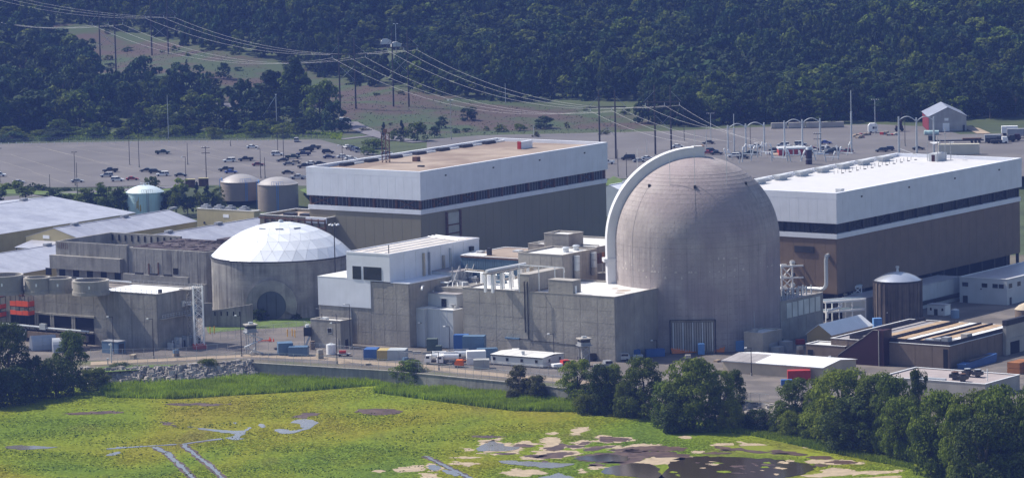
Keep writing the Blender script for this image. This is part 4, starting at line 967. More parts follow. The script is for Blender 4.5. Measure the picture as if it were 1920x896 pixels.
# orange netted scaffold platforms
def scaffold(px0, px1, ys, lab):
    q = CF; y1, y0 = on(sw, px0, 'L', 10), on(sw, px1, 'L', 10)
    t = thing('scaffold', lab, 'scaffold', (at_grid(CF, 0, y0).x, at_grid(CF, 0, y0).y, 0), GR, 'orange netted scaffolds'); L_ = y1 - y0
    for (pa, pb_) in ys:
        zb = hgt(*at_grid(CF, -2, y0 + L_ / 2)[:2], pb_); zt_ = hgt(*at_grid(CF, -2, y0 + L_ / 2)[:2], pa)
        part('deck', MB().box(-3.4, -.6, 0, L_, zb - .25, zb), steel_dark, t)
        n = max(2, int(L_ / 2.2))
        for i in range(n): part('net_panel', MB().box(-3.5, -3.42, L_ * i / n + .06, L_ * (i + 1) / n - .06, zb, zt_ + rnd.uniform(-.15, .15)), orange, t)
        part('net_panel', MB().box(-3.4, -.6, -.08, -.01, zb, zt_), orange, t)
    for i in range(3):
        for x in (-3.3, -.8): part('pole', MB().box(x, x + .12, L_ * i / 2 - .06, L_ * i / 2 + .06, 0, zt_ + 1.5), steel_dark, t)
    part('strut', MB().tube((-3, L_ * .5, 0), (-1, L_ * .3, 5), .2, 6).tube((-3, L_ * .8, 0), (-1, L_ * .6, 5), .2, 6), galv, t)
    return t
scaffold(35, 69, [(581.5, 589), (563.5, 573)], 'orange netted scaffold deck right of a slimmer one on the service block')
scaffold(-60, 16, [(582, 590), (567, 575), (546, 553)], 'orange netted scaffold tower at the left photo edge')
cr_ = thing('wall_crane_beam', 'pale beam running out from the orange scaffold on the concrete wall', 'beam', at_grid(CF, -1.8, on(sw, 48, 'L', 14), 14.6), GR)
part('beam', MB().box(-.25, .25, 0, 7, -.25, .25), conc_light, cr_); part('hoist', MB().box(-.5, .5, -1, .3, -.9, .3), rust, cr_); part('bracket', MB().box(.26, 1.8, 3, 3.4, -.2, .2), steel, cr_)
# low pipeline in front of the bays
lp = thing('low_pipeline', 'pale pipe on brackets along the dark bays of the service block', 'pipe', at_grid(CF, -3.2, 0), GR)
part('pipe', MB().path([(0, y_open[0] - 1, 4.6), (0, y_open[3], 4.7), (0, y_open[4] + 3, 4.9), (0, y_open[7], 5.1)], .32, 8), galv, lp, True)
for k in range(9): part('bracket', MB().box(-.15, .15, y_open[0] + k * 4, y_open[0] + k * 4 + .3, 0, 4.4), steel_dark, lp)
part('elbow', MB().box(-.5, .5, y_open[4] - 1, y_open[4] + 1.4, 4.2, 6.0), galv, lp)
part('screen_wall', MB().box(-.6, -.2, y_open[0] - 1, y_open[6], 1.4, 3.4), brown_red, lp)
# quonset tents and container in front
qt = thing('arched_tent', 'pale arched storage tent behind the lone tree at the left', 'tent', G(104, 652, 0), R(195))
def arch_prof(w_, h_, n=12): return [(w_ / 2 * math.cos(math.pi * i / n), h_ * math.sin(math.pi * i / n) ** .75 if 0 < i < n else 0) for i in range(n + 1)]
part('cover', MB().extr(arch_prof(6.2, 4.2), 0, 1.9, 'x').extr(arch_prof(6.2, 4.2), 1.95, 4.2, 'x').extr(arch_prof(6.2, 4.2), 4.25, 7.5, 'x'), mat('grey tent fabric', (.42, .44, .48), var=.05, rough=.6), qt)
part('door_panel', MB().extr(arch_prof(5.6, 3.8), -.08, -.01, 'x'), white_dull, qt)
qt2 = clone(qt, G(145, 657, 0), R(190), 'second pale tent mostly hidden behind the lone tree')
cn = thing('equipment_container', 'grey green container beside the lamp post before the concrete block', 'container', G(211, 661, 0), GR + math.pi / 2)
part('body', MB().box(-3.6, 2.6, -1.8, 1.8, 0, 3.6), blue_grey, cn); part('roof', MB().box(-3.7, 2.7, -1.9, 1.9, 3.603, 3.75), steel, cn); part('door', MB().box(-3.68, -3.61, -1.2, 1.2, .3, 3), steel_dark, cn)
# walkway, pipes and equipment on its right wall
wk = thing('wall_walkway', 'railed steel walkway fixed on the right wall of the service block', 'walkway', CF, GR)
part('deck', MB().box(1.0, LUf, -1.6, -.1, 9.2, 9.45), conc_light, wk)
for i in range(14): part('rail_post', MB().box(1 + i * 1.35, 1.08 + i * 1.35, -1.6, -1.52, 9.45, 10.6), galv, wk)
for z in (10.0, 10.55): part('rail', MB().box(1, LUf, -1.6, -1.53, z, z + .07), galv, wk)
part('door', MB().box(8.5, 11, -.12, -.08, 9.5, 13), steel_dark, wk); part('junction_box', MB().box(4, 4.8, -.4, -.1, 11, 12.4), conc_light, wk); part('fan', MB().box(11.6, 12.8, -.9, -.1, 11.8, 13.6), galv, wk)
part('pipe', MB().path([(12.8, -.8, 13.0), (16, -.8, 12.8), (16.2, -.8, 12.3), (16.2, -.8, 8.4)], .28, 8).path([(12.8, -1.4, 12.4), (15, -1.4, 12.2), (15.3, -1.4, 11.8), (15.3, -1.4, 8.4)], .28, 8), whiter, wk, True)
eq = thing('pump_skid', 'jumble of dark pumps and small pipes at the foot of the service block', 'pumps', at_grid(CF, 3, -2.5), GR)
rr = random.Random(3)
for i in range(9):
    x = i * 1.7; part('pump', MB().box(x, x + rr.uniform(.8, 1.5), rr.uniform(-1.5, 0), 1, 0, rr.uniform(1.2, 3.2)), rr.choice([steel, steel_dark, green_box, galv]), eq)
    part('pipe', MB().path([(x, -1, 0), (x, -1, 2.6), (x + 1, -1, 2.6)], .14, 6), galv, eq)
# white lattice crane tower
def lattice(t, x0, x1, y0, y1, h_, nseg, r, m_, diag=.07):
    for x in (x0, x1):
        for y in (y0, y1): part('leg', MB().box(x - r, x + r, y - r, y + r, 0, h_), m_, t)
    for k in range(nseg):
        z, z_ = h_ * k / nseg, h_ * (k + 1) / nseg; mb = MB()
        for (a, b_, c_, d_) in ((x0, y0, x1, y0), (x1, y0, x1, y1), (x1, y1, x0, y1), (x0, y1, x0, y0)):
            mb.tube((a, b_, z), (c_, d_, z_), diag, 4).tube((c_, d_, z), (a, b_, z_), diag, 4).tube((a, b_, z_), (c_, d_, z_), diag, 4)
        part('lattice_bay', mb, m_, t)
lt = thing('lattice_mast', 'tall white lattice mast on a red base beside the service block', 'mast', G(374, 653, 0), GR + R(45))
lattice(lt, -1.4, 1.4, -1.4, 1.4, 19.0, 8, .14, whiter, .05)
part('base', MB().box(-2, 2, -2, 2, 0.01, 1.3), red, lt)
ls = thing('stair_lattice', 'slender pale lattice stair standing between the wall and the white mast', 'stairs', G(362, 648, 0), GR)
lattice(ls, -1.2, 1.2, -1.0, 1.0, 17.5, 7, .08, conc_light, .045)
part('top_platform', MB().box(-3.5, 3.5, -2, 2, 17.52, 17.8), conc_light, ls)
for i in range(7): part('rail_post', MB().box(-3.4 + i, -3.3 + i, -2, -1.9, 17.8, 18.9), galv, ls)
part('landing', MB().box(-1.6, 1.4, -1.4, 1.4, 9.2, 9.4), steel, ls); part('cabin', MB().box(-1.5, 1, -1.3, -1.05, 9.4, 12.6), navy, ls)

# ================================================================== ABANDONED UNIT 2 PITS
zG = 18.6
g1 = G(238, 460, zG)
pit = thing('open_concrete_pit', 'roofless stained concrete enclosure with notched far wall on the left', 'building', (g1.x, g1.y, 0), GR)
LVg = ext(g1, V, 104); LUg = ext(at_grid(g1, 0, 0), U, 338)
LUg = min(LUg, 60)
part('front_wall', MB().box(0, .9, 0, LVg, 0, zG), conc_dark, pit)
part('left_wall', MB().box(.9, LUg, LVg - .9, LVg, 0, zG), conc_dark, pit)
part('far_wall', MB().box(LUg, LUg + .9, 0, LVg, 0, zG), conc_dark, pit)
part('right_wall', MB().box(.9, LUg, 0, .9, 0, zG - 3), conc_dark, pit)
part('floor', MB().box(.9, LUg, .9, LVg - .9, 8, 8.3), conc_dark, pit)
panels(pit, 'L', .2, LVg - .2, .3, zG - .2, 10, 3, conc_dark)
for i in range(11): part('wall_notch', MB().box(LUg - .1, LUg - .01, 1 + i * LVg / 11, 1.7 + i * LVg / 11, zG - 2.6, zG - .6), black, pit)
zl1, zl0 = hgt(*at_grid(g1, -2, LVg)[:2], 478), hgt(*at_grid(g1, -2, LVg)[:2], 503)
part('ledge_box', MB().box(-2.2, -.1, 1.5, LVg + 1, zl0, zl1), conc_dark, pit)
for i in range(6): part('rebar_slot', MB().box(-.12, -.075, LVg - 1.2 - i * .8, LVg - 1.5 - i * .8 + .5, zG - 2.4, zG - .4), rust, pit)
for i in range(6): part('dark_opening', MB().box(-.14, -.075, 3 + i * 6, 5.6 + i * 6, zl0 - 2.6, zl0 - .2), black, pit)
g2o = at_grid(g1, .4, -.1); 
g2 = thing('debris_roof_block', 'stained concrete block with a dark littered roof left of the white cap', 'building', (g2o.x, g2o.y, 0), GR)
Lg2 = 33; zg2 = 17.9
part('walls', MB().box(0, 27, -Lg2, -.05, 0, zg2), conc_unit, g2)
w_ = Lg2 / 9
me = MB().box(-.07, .02, .08, w_ - .08, .2, zg2 - .3).mesh('wall_panel', conc_unit)
for i in range(9): link('wall_panel', me, g2, (0, -Lg2 + i * w_, 0))
dr_m = mat('dark rotten roof', (.05, .035, .038), var=.4, scale=.5, patch=(.12, .10, .10), pamt=.7, pscale=.3)
part('roof', MB().box(1.2, 26, -Lg2 + 1, -1, zg2 + .003, zg2 + .3), dr_m, g2)
rr = random.Random(8)
mb = MB()
for i in range(90):
    x, y, s = rr.uniform(2, 24), rr.uniform(-Lg2 + 2, -3), rr.uniform(.4, 2.2); mb.box(x, x + s, y, y + s * rr.uniform(.4, 1.4), zg2 + .3, zg2 + .3 + rr.uniform(.05, .35))
part('roof_debris', mb, dr_m, g2, kind='stuff')
part('roof_hump', MB().box(18, 25, -Lg2 + 2, -Lg2 + 10, zg2 + .3, zg2 + 1.9), dr_m, g2)
for (y, z0, z1) in ((-9, 8, 13), (-13, 8, 13.5)): part('rust_stain_bar', MB().box(-.25, -.09, y, y + .5, z0, z1), rust, g2)
part('dark_opening', MB().box(-.2, -.08, -21, -19, 10, 12), black, g2)
for i in range(7): part('wall_slot', MB().box(-.2, -.08, -Lg2 + 1 + i * 1.7, -Lg2 + 1.6 + i * 1.7, 4, 7), black, g2)
nb2 = thing('ruined_low_wall', 'low broken concrete wall behind the white roof of the service block', 'wall', G(330, 545, 8), GR)
part('wall', MB().box(0, 1, -5, 22, -8, 4.5).box(0, 1, -12, -5.02, -8, 2.6), conc_dark, nb2)
part('step', MB().box(-3, -.02, -8, 4, -8, 1.5), conc_unit, nb2)
for k in range(3): part('broken_edge', MB().box(.1, .9, 2 + k * 6, 5 + k * 6, 4.5, 5.1), steel_dark, nb2)

# ================================================================== METAL WAREHOUSES (left rear)
def gable(name, label, ridge0, ridge1, eave_r, zr_, ze, width, wall, roofm, group=None, cut=0):
    """ridge runs along U through two photo points at height zr_; near slope falls to height ze after width/2"""
    a = G(*ridge0, zr_); L_ = ext(a, U, ridge1[0]) if ridge1 else ridge0[2]
    hwid = width / 2
    t = thing(name, label, 'warehouse', (a.x, a.y, 0), GR, group)
    t['_L'] = L_
    part('walls', MB().extr([(-hwid, 0), (hwid, 0), (hwid, ze - .1), (0, zr_ - .1), (-hwid, ze - .1)], 0, L_, 'x'), wall, t)
    n = max(4, int(L_ / 7))
    for s in (-1, 1):
        y1 = s * (hwid + .5); z1 = ze - .5 * (zr_ - ze) / hwid
        ex, ey, ez = L_ / n - .08, y1, z1
        me = MB().add([(0, 0, zr_), (ex, 0, zr_), (ex, y1, z1), (0, y1, z1), (0, 0, zr_ + .12), (ex, 0, zr_ + .12), (ex, y1, z1 + .12), (0, y1, z1 + .12)], [(0, 3, 2, 1), (4, 5, 6, 7), (0, 1, 5, 4), (1, 2, 6, 5), (2, 3, 7, 6), (3, 0, 4, 7)]).mesh('roof_sheet', roofm)
        for i in range(n): link('roof_sheet', me, t, (i * L_ / n, 0, 0))
    part('ridge_cap', MB().box(0, L_, -.3, .3, zr_ + .1, zr_ + .25), roofm, t)
    for i in range(int(L_ / 28) + 1): part('ridge_vent', MB().box(10 + i * 28, 13 + i * 28, -.8, .8, zr_ + .12, zr_ + .9), steel, t)
    return t, L_
def slope_width(px_eave, a, zr_, ze):
    # distance across from the ridge to the eave seen at a photo point
    e_ = G(*px_eave, ze); d = e_ - a; return abs(d.x * V[0] + d.y * V[1])
r0 = G(98, 368.5, 12.5); hw1 = slope_width((225, 403.5), r0, 12.5, 8.5)
start = at_grid(r0, -150, 0)
def gable_w(name, label, rpx, epx, zr_, ze, back, wall=tan_wall, roofm=roof_metal, group='metal roofed warehouses'):
    r_ = G(*rpx, zr_); hw_ = slope_width(epx, r_, zr_, ze); s_ = at_grid(r_, -back, 0); p0 = P(s_.x, s_.y, zr_)
    t, L_ = gable(name, label, p0, rpx, None, zr_, ze, 2 * hw_, wall, roofm, group); return t, L_, hw_
w1, l1, h1 = gable_w('metal_warehouse', 'farthest metal roofed tan warehouse at the left photo edge', (98, 368.5), (225, 403.5), 12.5, 8.0, 140)
w2, l2, h2 = gable_w('metal_warehouse', 'metal roofed tan warehouse whose far end stands before the blue tank', (317, 394), (385, 412), 12.0, 8.5, ext(G(317, 394, 12.0), (-U[0], -U[1]), 100))
# show its tan front gable: shorten so the front stands at px ~100
def refit(t, L_, px_front, zr_):
    o = Vector((t.location.x, t.location.y, zr_)); return ext(o, U, px_front)
w3, l3, h3 = gable_w('metal_warehouse', 'metal roofed warehouse reaching behind the white faceted cap', (489, 408), (560, 432), 12.0, 8.0, 92)
w4, l4, h4 = gable_w('metal_warehouse', 'nearest lilac grey warehouse roof left of the open concrete pit', (175, 447), (230, 480), 11.0, 7.0, 120)
# porch and sign on the front of warehouse 2
part('sign', MB().box(-.12, -.01, h2 * .15, h2 * .15 + 3, 8.2, 9.4), whiter, w2)
wp = thing('warehouse_porch', 'open fronted porch with a metal lean-to roof on posts before a tan gable', 'porch', at_grid(w2.location, -9, 0), GR)
part('roof', MB().extr([(-.4, 5.6), (9, 7.2), (9, 7.4), (-.4, 5.8)], -h2 * .55, h2 * .8, 'y'), roof_metal, wp)
for k in range(6): part('post', MB().box(0, .25, -h2 * .5 + k * h2 * .25, -h2 * .5 + k * h2 * .25 + .25, 0, 5.5), steel_dark, wp)
part('door', MB().box(8.8, 8.9, -h2 * .3, -h2 * .05, 0, 5), black, wp)
# ================================================================== TAN BLOCK, TANKS
tb, a_, b_, h_ = bld('tan_block', 'flat roofed pale yellow block with roof fans before the beige tanks', 'building', 476, 396.5, 14, 369, 488, wall=tan_wall, roof=roof_grey, par=.3)
for k, q in enumerate((.18, .42, .62, .85)): part('roof_unit', MB().box(a_ * .3, a_ * .3 + 2.5, b_ * q, b_ * q + 3, h_ - .3, h_ + 1.0).cyl(a_ * .3 + 1.2, b_ * q + 1.5, h_ + 1, h_ + 1.5, .9, 10), steel, tb)
part('window', MB().box(-.1, -.01, b_ * .57 - .9, b_ * .57 + .9, 4.5, 7.5), glass_dark, tb); part('sign', MB().box(-.1, -.01, b_ * .44, b_ * .44 + 2.6, 11.2, 12.4), whiter, tb)
for q in (.6, .86): part('wall_vent', MB().box(-.3, -.01, b_ * q, b_ * q + .6, 8.5, 9.3), steel_dark, tb)
def tank(name, lab, px_, base_y, r, rim_y, wall, top, hd, ladders, lad_m, seg=40):
    q = G(px_, base_y, 0); q.z = terr(q.x, q.y); zt_ = hgt(q.x, q.y - r, rim_y) - q.z; t = thing(name, lab, 'tank', q)
    n = 20
    part('shell', MB().lathe([(r, 0), (r, zt_ - .1), (r + .15, zt_ - .1), (r + .15, zt_ + .1)], seg), wall, t, True)
    rc = (r * r + hd * hd) / (2 * hd)
    part('roof', MB().lathe([(r + .1, zt_ + .1)] + [(rc * math.sin(a), zt_ + .1 + hd - rc * (1 - math.cos(a))) for a in [math.asin(r / rc) * (1 - i / 8) for i in range(9)]], seg), top, t, True)
    for k in range(1, 5): part('seam_ring', MB().lathe([(r + .01, zt_ * k / 5), (r + .05, zt_ * k / 5 + .03), (r + .01, zt_ * k / 5 + .06)], seg), wall, t)
    for az in ladders:
        a = R(az); x, y = math.cos(a) * (r + .3), math.sin(a) * (r + .3); tx, ty = -math.sin(a), math.cos(a)
        mb = MB()
        for s in (-.3, .3): mb.tube((x + tx * s, y + ty * s, 0), (x + tx * s, y + ty * s, zt_ + 1.2), .1, 4)
        for i in range(int(zt_ / .8)): mb.tube((x - tx * .3, y - ty * .3, i * .8 + .4), (x + tx * .3, y + ty * .3, i * .8 + .4), .06, 4)
        part('ladder', mb, lad_m, t)
        mb = MB()
        for i in range(6):
            aa = a + (i - 2.5) * .12; mb.tube(((r - .3) * math.cos(aa), (r - .3) * math.sin(aa), zt_ + .3), ((r - .3) * math.cos(aa), (r - .3) * math.sin(aa), zt_ + 1.5), .07, 4)
            if i < 5:
                ab = aa + .12; mb.tube(((r - .3) * math.cos(aa), (r - .3) * math.sin(aa), zt_ + 1.5), ((r - .3) * math.cos(ab), (r - .3) * math.sin(ab), zt_ + 1.5), .07, 4)
        part('guard_rail', mb, lad_m, t)
    return t, zt_, r
tk, zt_, r_ = tank('pale_blue_tank', 'pale blue domed tank streaked with rust', 273, 405, 7.4, 363.5, blue_pale, mat('pale tank dome', (.66, .76, .78), rough=.4, var=.04), 2.6, (-78,), steel)
mb = MB()
for i in range(10): a = i * .63; mb.tube((1.8 * math.cos(a), 1.8 * math.sin(a), zt_ + 2.3), (1.8 * math.cos(a), 1.8 * math.sin(a), zt_ + 3.6), .07, 4)
mb.lathe([(1.75, zt_ + 3.55), (1.85, zt_ + 3.6), (1.75, zt_ + 3.65)], 14); part('top_rail', mb, galv, tk); part('vent', MB().cyl(0, 0, zt_ + 2.6, zt_ + 3.4, .5, 10), galv, tk)
mb = MB(); rr = random.Random(2)
for (az, z, w_, h_) in ((-110, 3.5, .06, 3.4), (-106, 3, .03, 5.5), (-100, 2.4, .05, 3), (-60, 1, .03, 1.2)):
    a = R(az); mb.add([((r_ + .012) * math.cos(a - w_), (r_ + .012) * math.sin(a - w_), z), ((r_ + .012) * math.cos(a + w_), (r_ + .012) * math.sin(a + w_), z + .4), ((r_ + .012) * math.cos(a + w_ * .6), (r_ + .012) * math.sin(a + w_ * .6), z + h_), ((r_ + .012) * math.cos(a - w_ * .8), (r_ + .012) * math.sin(a - w_ * .8), z + h_ * .8)], [(0, 1, 2, 3)])
part('rust_mark', mb, mat('ochre rust', (.42, .33, .12), var=.2), tk, kind='stuff')
tank('beige_tank', 'left one of the two beige ribbed tanks with blue ladders', 452, 389, 7.9, 343.5, beige_tank, tank_top, 2.7, (-70, -172), blue_ladder)
tank('beige_tank', 'right one of the two beige ribbed tanks with a blue stair on its dome', 522, 394, 8.0, 348.5, beige_tank, tank_top, 2.6, (-88, -178), blue_ladder)
ct, zt_, r_ = tank('concrete_tank', 'round ribbed dark concrete tank under a shiny shallow metal dome', 1684, 605, 7.4, 531, mat('dark board concrete', (.15, .12, .10), streak=1.0, scol=(.03, .025, .025), var=.2), mat('shiny metal dome', (.62, .65, .72), rough=.25, metal=.6, var=.06), 2.6, (), steel)
for i in range(28):
    a = 2 * math.pi * i / 28; o = part('pilaster', MB().box(r_, r_ + .22, -.35, .35, 0, zt_ - .3), MATS['dark board concrete'], ct); o.rotation_euler = (0, 0, a)
part('finial', MB().lathe([(0, zt_ + 4.4), (.55, zt_ + 4.4), (.55, zt_ + 3.9), (.3, zt_ + 3.6), (.45, zt_ + 2.7)], 12), galv, ct, True)
part('guard_ring', MB().lathe([(r_ + .3, zt_ - .2), (r_ + .3, zt_ + .3), (r_ + .1, zt_ + .3)], 40), steel_dark, ct)
cb = thing('cream_drum_tank', 'cream domed drum cut by the right photo edge', 'tank', G(1924, 612, 0)); part('shell', MB().lathe([(3.4, 0), (3.4, 5.4)], 28), brown_red, cb, True); part('roof', MB().lathe([(3.5, 5.4), (2.2, 6.6), (.6, 7.3), (0, 7.4)], 28), beige, cb, True)
bt_ = thing('small_blue_tank', 'small pale blue upright drum tank right of the white hut', 'tank', G(1791, 596, 0)); part('shell', MB().cyl(0, 0, 0, 2.6, 1.3, 18), mat('blue poly', (.25, .35, .5)), bt_, True); part('lid', MB().cyl(0, 0, 2.6, 2.9, 1.3, 18, r2=.5), galv, bt_)
ext2, a_, b_, h_ = bld('low_hall_extension', 'low grey roofed wing with rusty steel side left of the tan roofed hall', 'building', 612, 409, 23.5, 487, 700, wall=brown, roof=roof_tan, par=1.0, LU=20)
for i in range(10): part('rust_frame', MB().box(-.6, -.1, b_ * i / 10, b_ * i / 10 + .5, 10, 23), rust, ext2)
for z in (17.2, 19.8, 22.3): part('rust_beam', MB().box(-.8, -.3, 0, b_, z, z + .5), rust, ext2)
part('pale_sheets', MB().box(-.08, -.01, b_ * .15, b_ * .95, 12, 20.5), conc_light, ext2)
part('white_band', MB().box(-.4, -.05, -.2, b_ * .30, h_ - 1.9, h_ + .1), white, ext2)
for k in range(3): part('roof_vent', MB().box(6, 9, 5 + k * 7, 9 + k * 7, h_ - .9, h_ + .2), steel_dark, ext2)

# ================================================================== RIGHT SIDE BLOCKS
oc = G(1465, 640, 0); zO = hgt(oc.x, oc.y, 565)
ob, a_, b_, h_ = bld('steam_valve_building', 'grey concrete block with six pale square panels below its roof', 'building', 1463, 566, zO, 1428, 1543, wall=conc, roof=roof_grey, par=.3)
panels(ob, 'R', .1, a_ - .1, .2, h_ * .5, 5, 2, conc)
for i in range(6):
    x = a_ * (.14 + .135 * i); part('pale_panel', MB().box(x, x + a_ * .11, -.16, -.01, h_ * .56, h_ * .93), mat('pale louvre panel', (.66, .66, .6)), ob)
part('pale_panel', MB().box(-.16, -.01, b_ * .15, b_ * .7, h_ * .6, h_ * .92), MATS['pale louvre panel'], ob)
part('dark_opening', MB().box(-.12, -.01, b_ * .75, b_ * .98, h_ * .62, h_ * .95), black, ob)
for k in range(2): part('roof_vent', MB().cyl(1.8 + k * .2, b_ * .8 - k * 3.2, h_ - .3, h_ + 1.6, .9, 12).cyl(1.8 + k * .2, b_ * .8 - k * 3.2, h_ + 1.6, h_ + 2.6, .7, 12), galv if k else white_dull, ob, True)
for i in range(13): part('vent_pipe', MB().cyl(a_ * .2 + i * 1.4, b_ * (.35 + .3 * (i % 2)), h_ - .3, h_ + 2.6, .22, 6), galv, ob)
lo, a_, b_, h_ = bld('dome_annex', 'small low concrete box in front of the block with pale square panels', 'building', 1430, 625, hgt(*G(1430, 661, 0)[:2], 620), 1395, 1466, wall=conc, roof=white_dull, par=.3)
part('roof_fan', MB().cyl(2, b_ * .6, h_, h_ + 1, .9, 12), steel, lo); part('drain_pipe', MB().cyl(a_ * .6, b_ + .4, 0, 12, .09, 6), steel, lo)
part('door', MB().box(a_ * .3, a_ * .75, -.12, -.01, 0, 3), steel, lo)
for k in range(2): part('equipment_box', MB().box(a_ * .3 + k * 5, a_ * .3 + 3 + k * 5, -3.4, -.6, 0, 2.2 + k), steel, lo)
# white steel frame towers beside the dome
ft = thing('white_steel_frame', 'white cross braced steel frame between the dome and the brown hall', 'frame', G(1474, 600, 0), R(6))
def frame(t, xs, ys, zs, m_, r=.3, skip=()):
    for i, x in enumerate(xs):
        for y in ys: part('column', MB().box(x - r, x + r, y - r, y + r, 0, zs[-1]), m_, t)
    for z in zs:
        for y in ys: part('beam', MB().box(xs[0] - r, xs[-1] + r, y - r * .8, y + r * .8, z - .25, z + .25), m_, t)
        for x in xs: part('beam', MB().box(x - r * .8, x + r * .8, ys[0], ys[-1], z - .2, z + .2), m_, t)
def xbr(t, x0, x1, y, z0, z1, m_): part('cross_brace', MB().tube((x0, y, z0), (x1, y, z1), .16, 5).tube((x1, y, z0), (x0, y, z1), .16, 5), m_, t)
zf = [hgt(ft.location.x, ft.location.y, q) for q in (541, 521, 499)]
frame(ft, [-1.2, 2.2, 7.1], [0, 4], zf, whiter, .22)
xbr(ft, -1.2, 2.2, 0, zf[1], zf[2], whiter); xbr(ft, -1.2, 2.2, 0, zf[0], zf[1], whiter); xbr(ft, 7.1, 9.8, 0, zf[2] - 3, zf[2], whiter); xbr(ft, -1.2, 2.2, 0, zf[0] - 3.6, zf[0], whiter)
part('bracket_beam', MB().box(7.3, 10.4, -.2, .2, zf[2] - 3.3, zf[2] - 2.9).box(9.6, 9.9, -.2, .2, zf[2] - 3, zf[2] + .2).box(7.3, 9.9, -.2, .2, zf[2] - .1, zf[2] + .2), whiter, ft)
for z in zf: part('pipe', MB().tube((2, 2, z + .8), (11, 5, z + .8), .7, 10), steel_dark if z == zf[1] else galv, ft, True)
part('pipe', MB().tube((5, 1.5, 2), (5, 1.5, zf[2]), .4, 8), galv, ft, True)
pk = thing('pipe_bridge', 'two tier white pipe bridge between the pale panel block and the concrete tank', 'pipe rack', G(1549, 611, 0), R(21))
frame(pk, [0, 4.5, 9, 13.5], [0, 5], [4.2, 7.2], whiter, .16)
frame2 = thing('pipe_bridge', 'upper rear white pipe bridge with a braced end in front of the low white wing', 'pipe rack', G(1550, 598, 0), R(14))
frame(frame2, [0, 6, 11.5], [0, 4], [7.4, 9.6], whiter, .16); xbr(frame2, 9, 11.5, 0, 7.4, 9.6, whiter)
for k in range(5): part('pipe', MB().tube((-.5, .6 + k * .9, 7.6), (14, .6 + k * .9, 7.6), .22, 6).tube((-.5, .8 + k, 4.5), (14, .8 + k, 4.5), .18, 6), [whiter, galv, mat('pale green pipe', (.35, .5, .45)), galv, whiter][k], pk)
for k in range(4): part('pipe', MB().tube((-.5, .6 + k * .9, 9.9), (12, .6 + k * .9, 9.9), .25, 6), [galv, MATS['pale green pipe'], steel, whiter][k], frame2)
part('pipe_elbow', MB().path([(.2, -.5, 2.5), (.2, -.5, 4.6), (5, -.5, 5.6), (5, -.5, 6.8)], .35, 8), whiter, pk, True)
# tan gabled shed : gable faces left
def shed(name, label, cpx, zt_, wpx, zr_, lpx, wall, roofm, cat='shed'):
    """gable end on the left wall side; ridge runs along U"""
    c = G(*cpx, zt_); W_ = ext(c, V, wpx); L_ = ext(c, U, lpx); t = thing(name, label, cat, (c.x, c.y, 0), GR)
    part('walls', MB().extr([(0, 0), (W_, 0), (W_, zt_), (W_ / 2, zr_), (0, zt_)], 0, L_, 'x'), wall, t)
    for y0, z0, y1, z1 in ((-.3, zt_ - .2, W_ / 2, zr_ + .05), (W_ + .3, zt_ - .2, W_ / 2, zr_ + .05)):
        n = 5
        for i in range(n):
            x0, x1 = -.3 + (L_ + .6) * i / n, -.3 + (L_ + .6) * (i + 1) / n - .05
            part('roof_sheet', MB().add([(x0, y0, z0), (x1, y0, z0), (x1, y1, z1), (x0, y1, z1), (x0, y0, z0 + .15), (x1, y0, z0 + .15), (x1, y1, z1 + .15), (x0, y1, z1 + .15)], [(0, 3, 2, 1), (4, 5, 6, 7), (0, 1, 5, 4), (1, 2, 6, 5), (2, 3, 7, 6), (3, 0, 4, 7)]), roofm, t)
    return t, L_, W_
s1_, L_, W_ = shed('gabled_shed', 'small tan gabled shed with a white roof before the pipe bridges', (1559, 628), 4.6, 1513, 7.4, 1636, mat('ochre siding', (.40, .29, .13), var=.06), whiter)
part('window', MB().box(-.1, -.01, W_ * .75, W_ * .75 + 1.0, 1.2, 2.4), glass_dark, s1_); part('door', MB().box(-.1, -.01, W_ * .3, W_ * .3 + 1.0, 0, 2.2), steel_dark, s1_)
# brown stone building
BC = G(1781, 692, 0); zB = hgt(BC.x, BC.y, 649)
bb, LUb, LVb, hb = bld('stone_faced_building', 'brown stone faced block with a maroon corner and tan roof strips', 'building', *P(BC.x, BC.y, zB), zB, 1558, 1880, wall=brown_red, roof=roof_grey, par=.35, LU=46)
panels(bb, 'L', .1, LVb - .1, .1, hb - .4, 7, 1, brown_red, skip=lambda a, z: on(bb, 1667, 'L', 4) < a < on(bb, 1582, 'L', 4)); panels(bb, 'R', .1, 31, .1, hb - .4, 7, 1, brown_red)
yl, yr_ = on(bb, 1582, 'L', 3), on(bb, 1657, 'L', 3)
zt1 = hgt(*at_grid(BC, -3, yr_)[:2], 619)
part('maroon_wall', MB().extr([(yr_, 0), (yl, 0), (yl, 2.2), (yl - 1.6, 3.4), (yr_ + 5.8, zt1 - 3.0), (yr_ + 5.0, zt1 - 2.6), (yr_ + 1.5, zt1), (yr_, zt1)], -3.4, -.1, 'x'), maroon, bb)
part('maroon_coping', MB().path([(-3.4, yl, 2.3), (-3.4, yl - 1.6, 3.5), (-3.4, yr_ + 5.8, zt1 - 2.9), (-3.4, yr_ + 5.0, zt1 - 2.5), (-3.4, yr_ + 1.5, zt1 + .1), (-3.4, yr_, zt1 + .1)], .13, 4), conc_light, bb)
part('maroon_corner', MB().box(-3.4, 1.5, yr_ - 1.9, yr_ - .02, 0, zt1), maroon, bb)
part('corner_post', MB().box(-3.6, -3.3, yr_ - .5, yr_ - .3, 0, zt1), conc_light, bb)
yd = on(bb, 1775, 'L', 3); part('dark_slot', MB().box(-.2, -.01, yd - .4, yd + 1.0, .3, hb - .9), black, bb)
fen = MB()
rf = mat('rooftop screen', (.022, .02, .03), rough=.6)
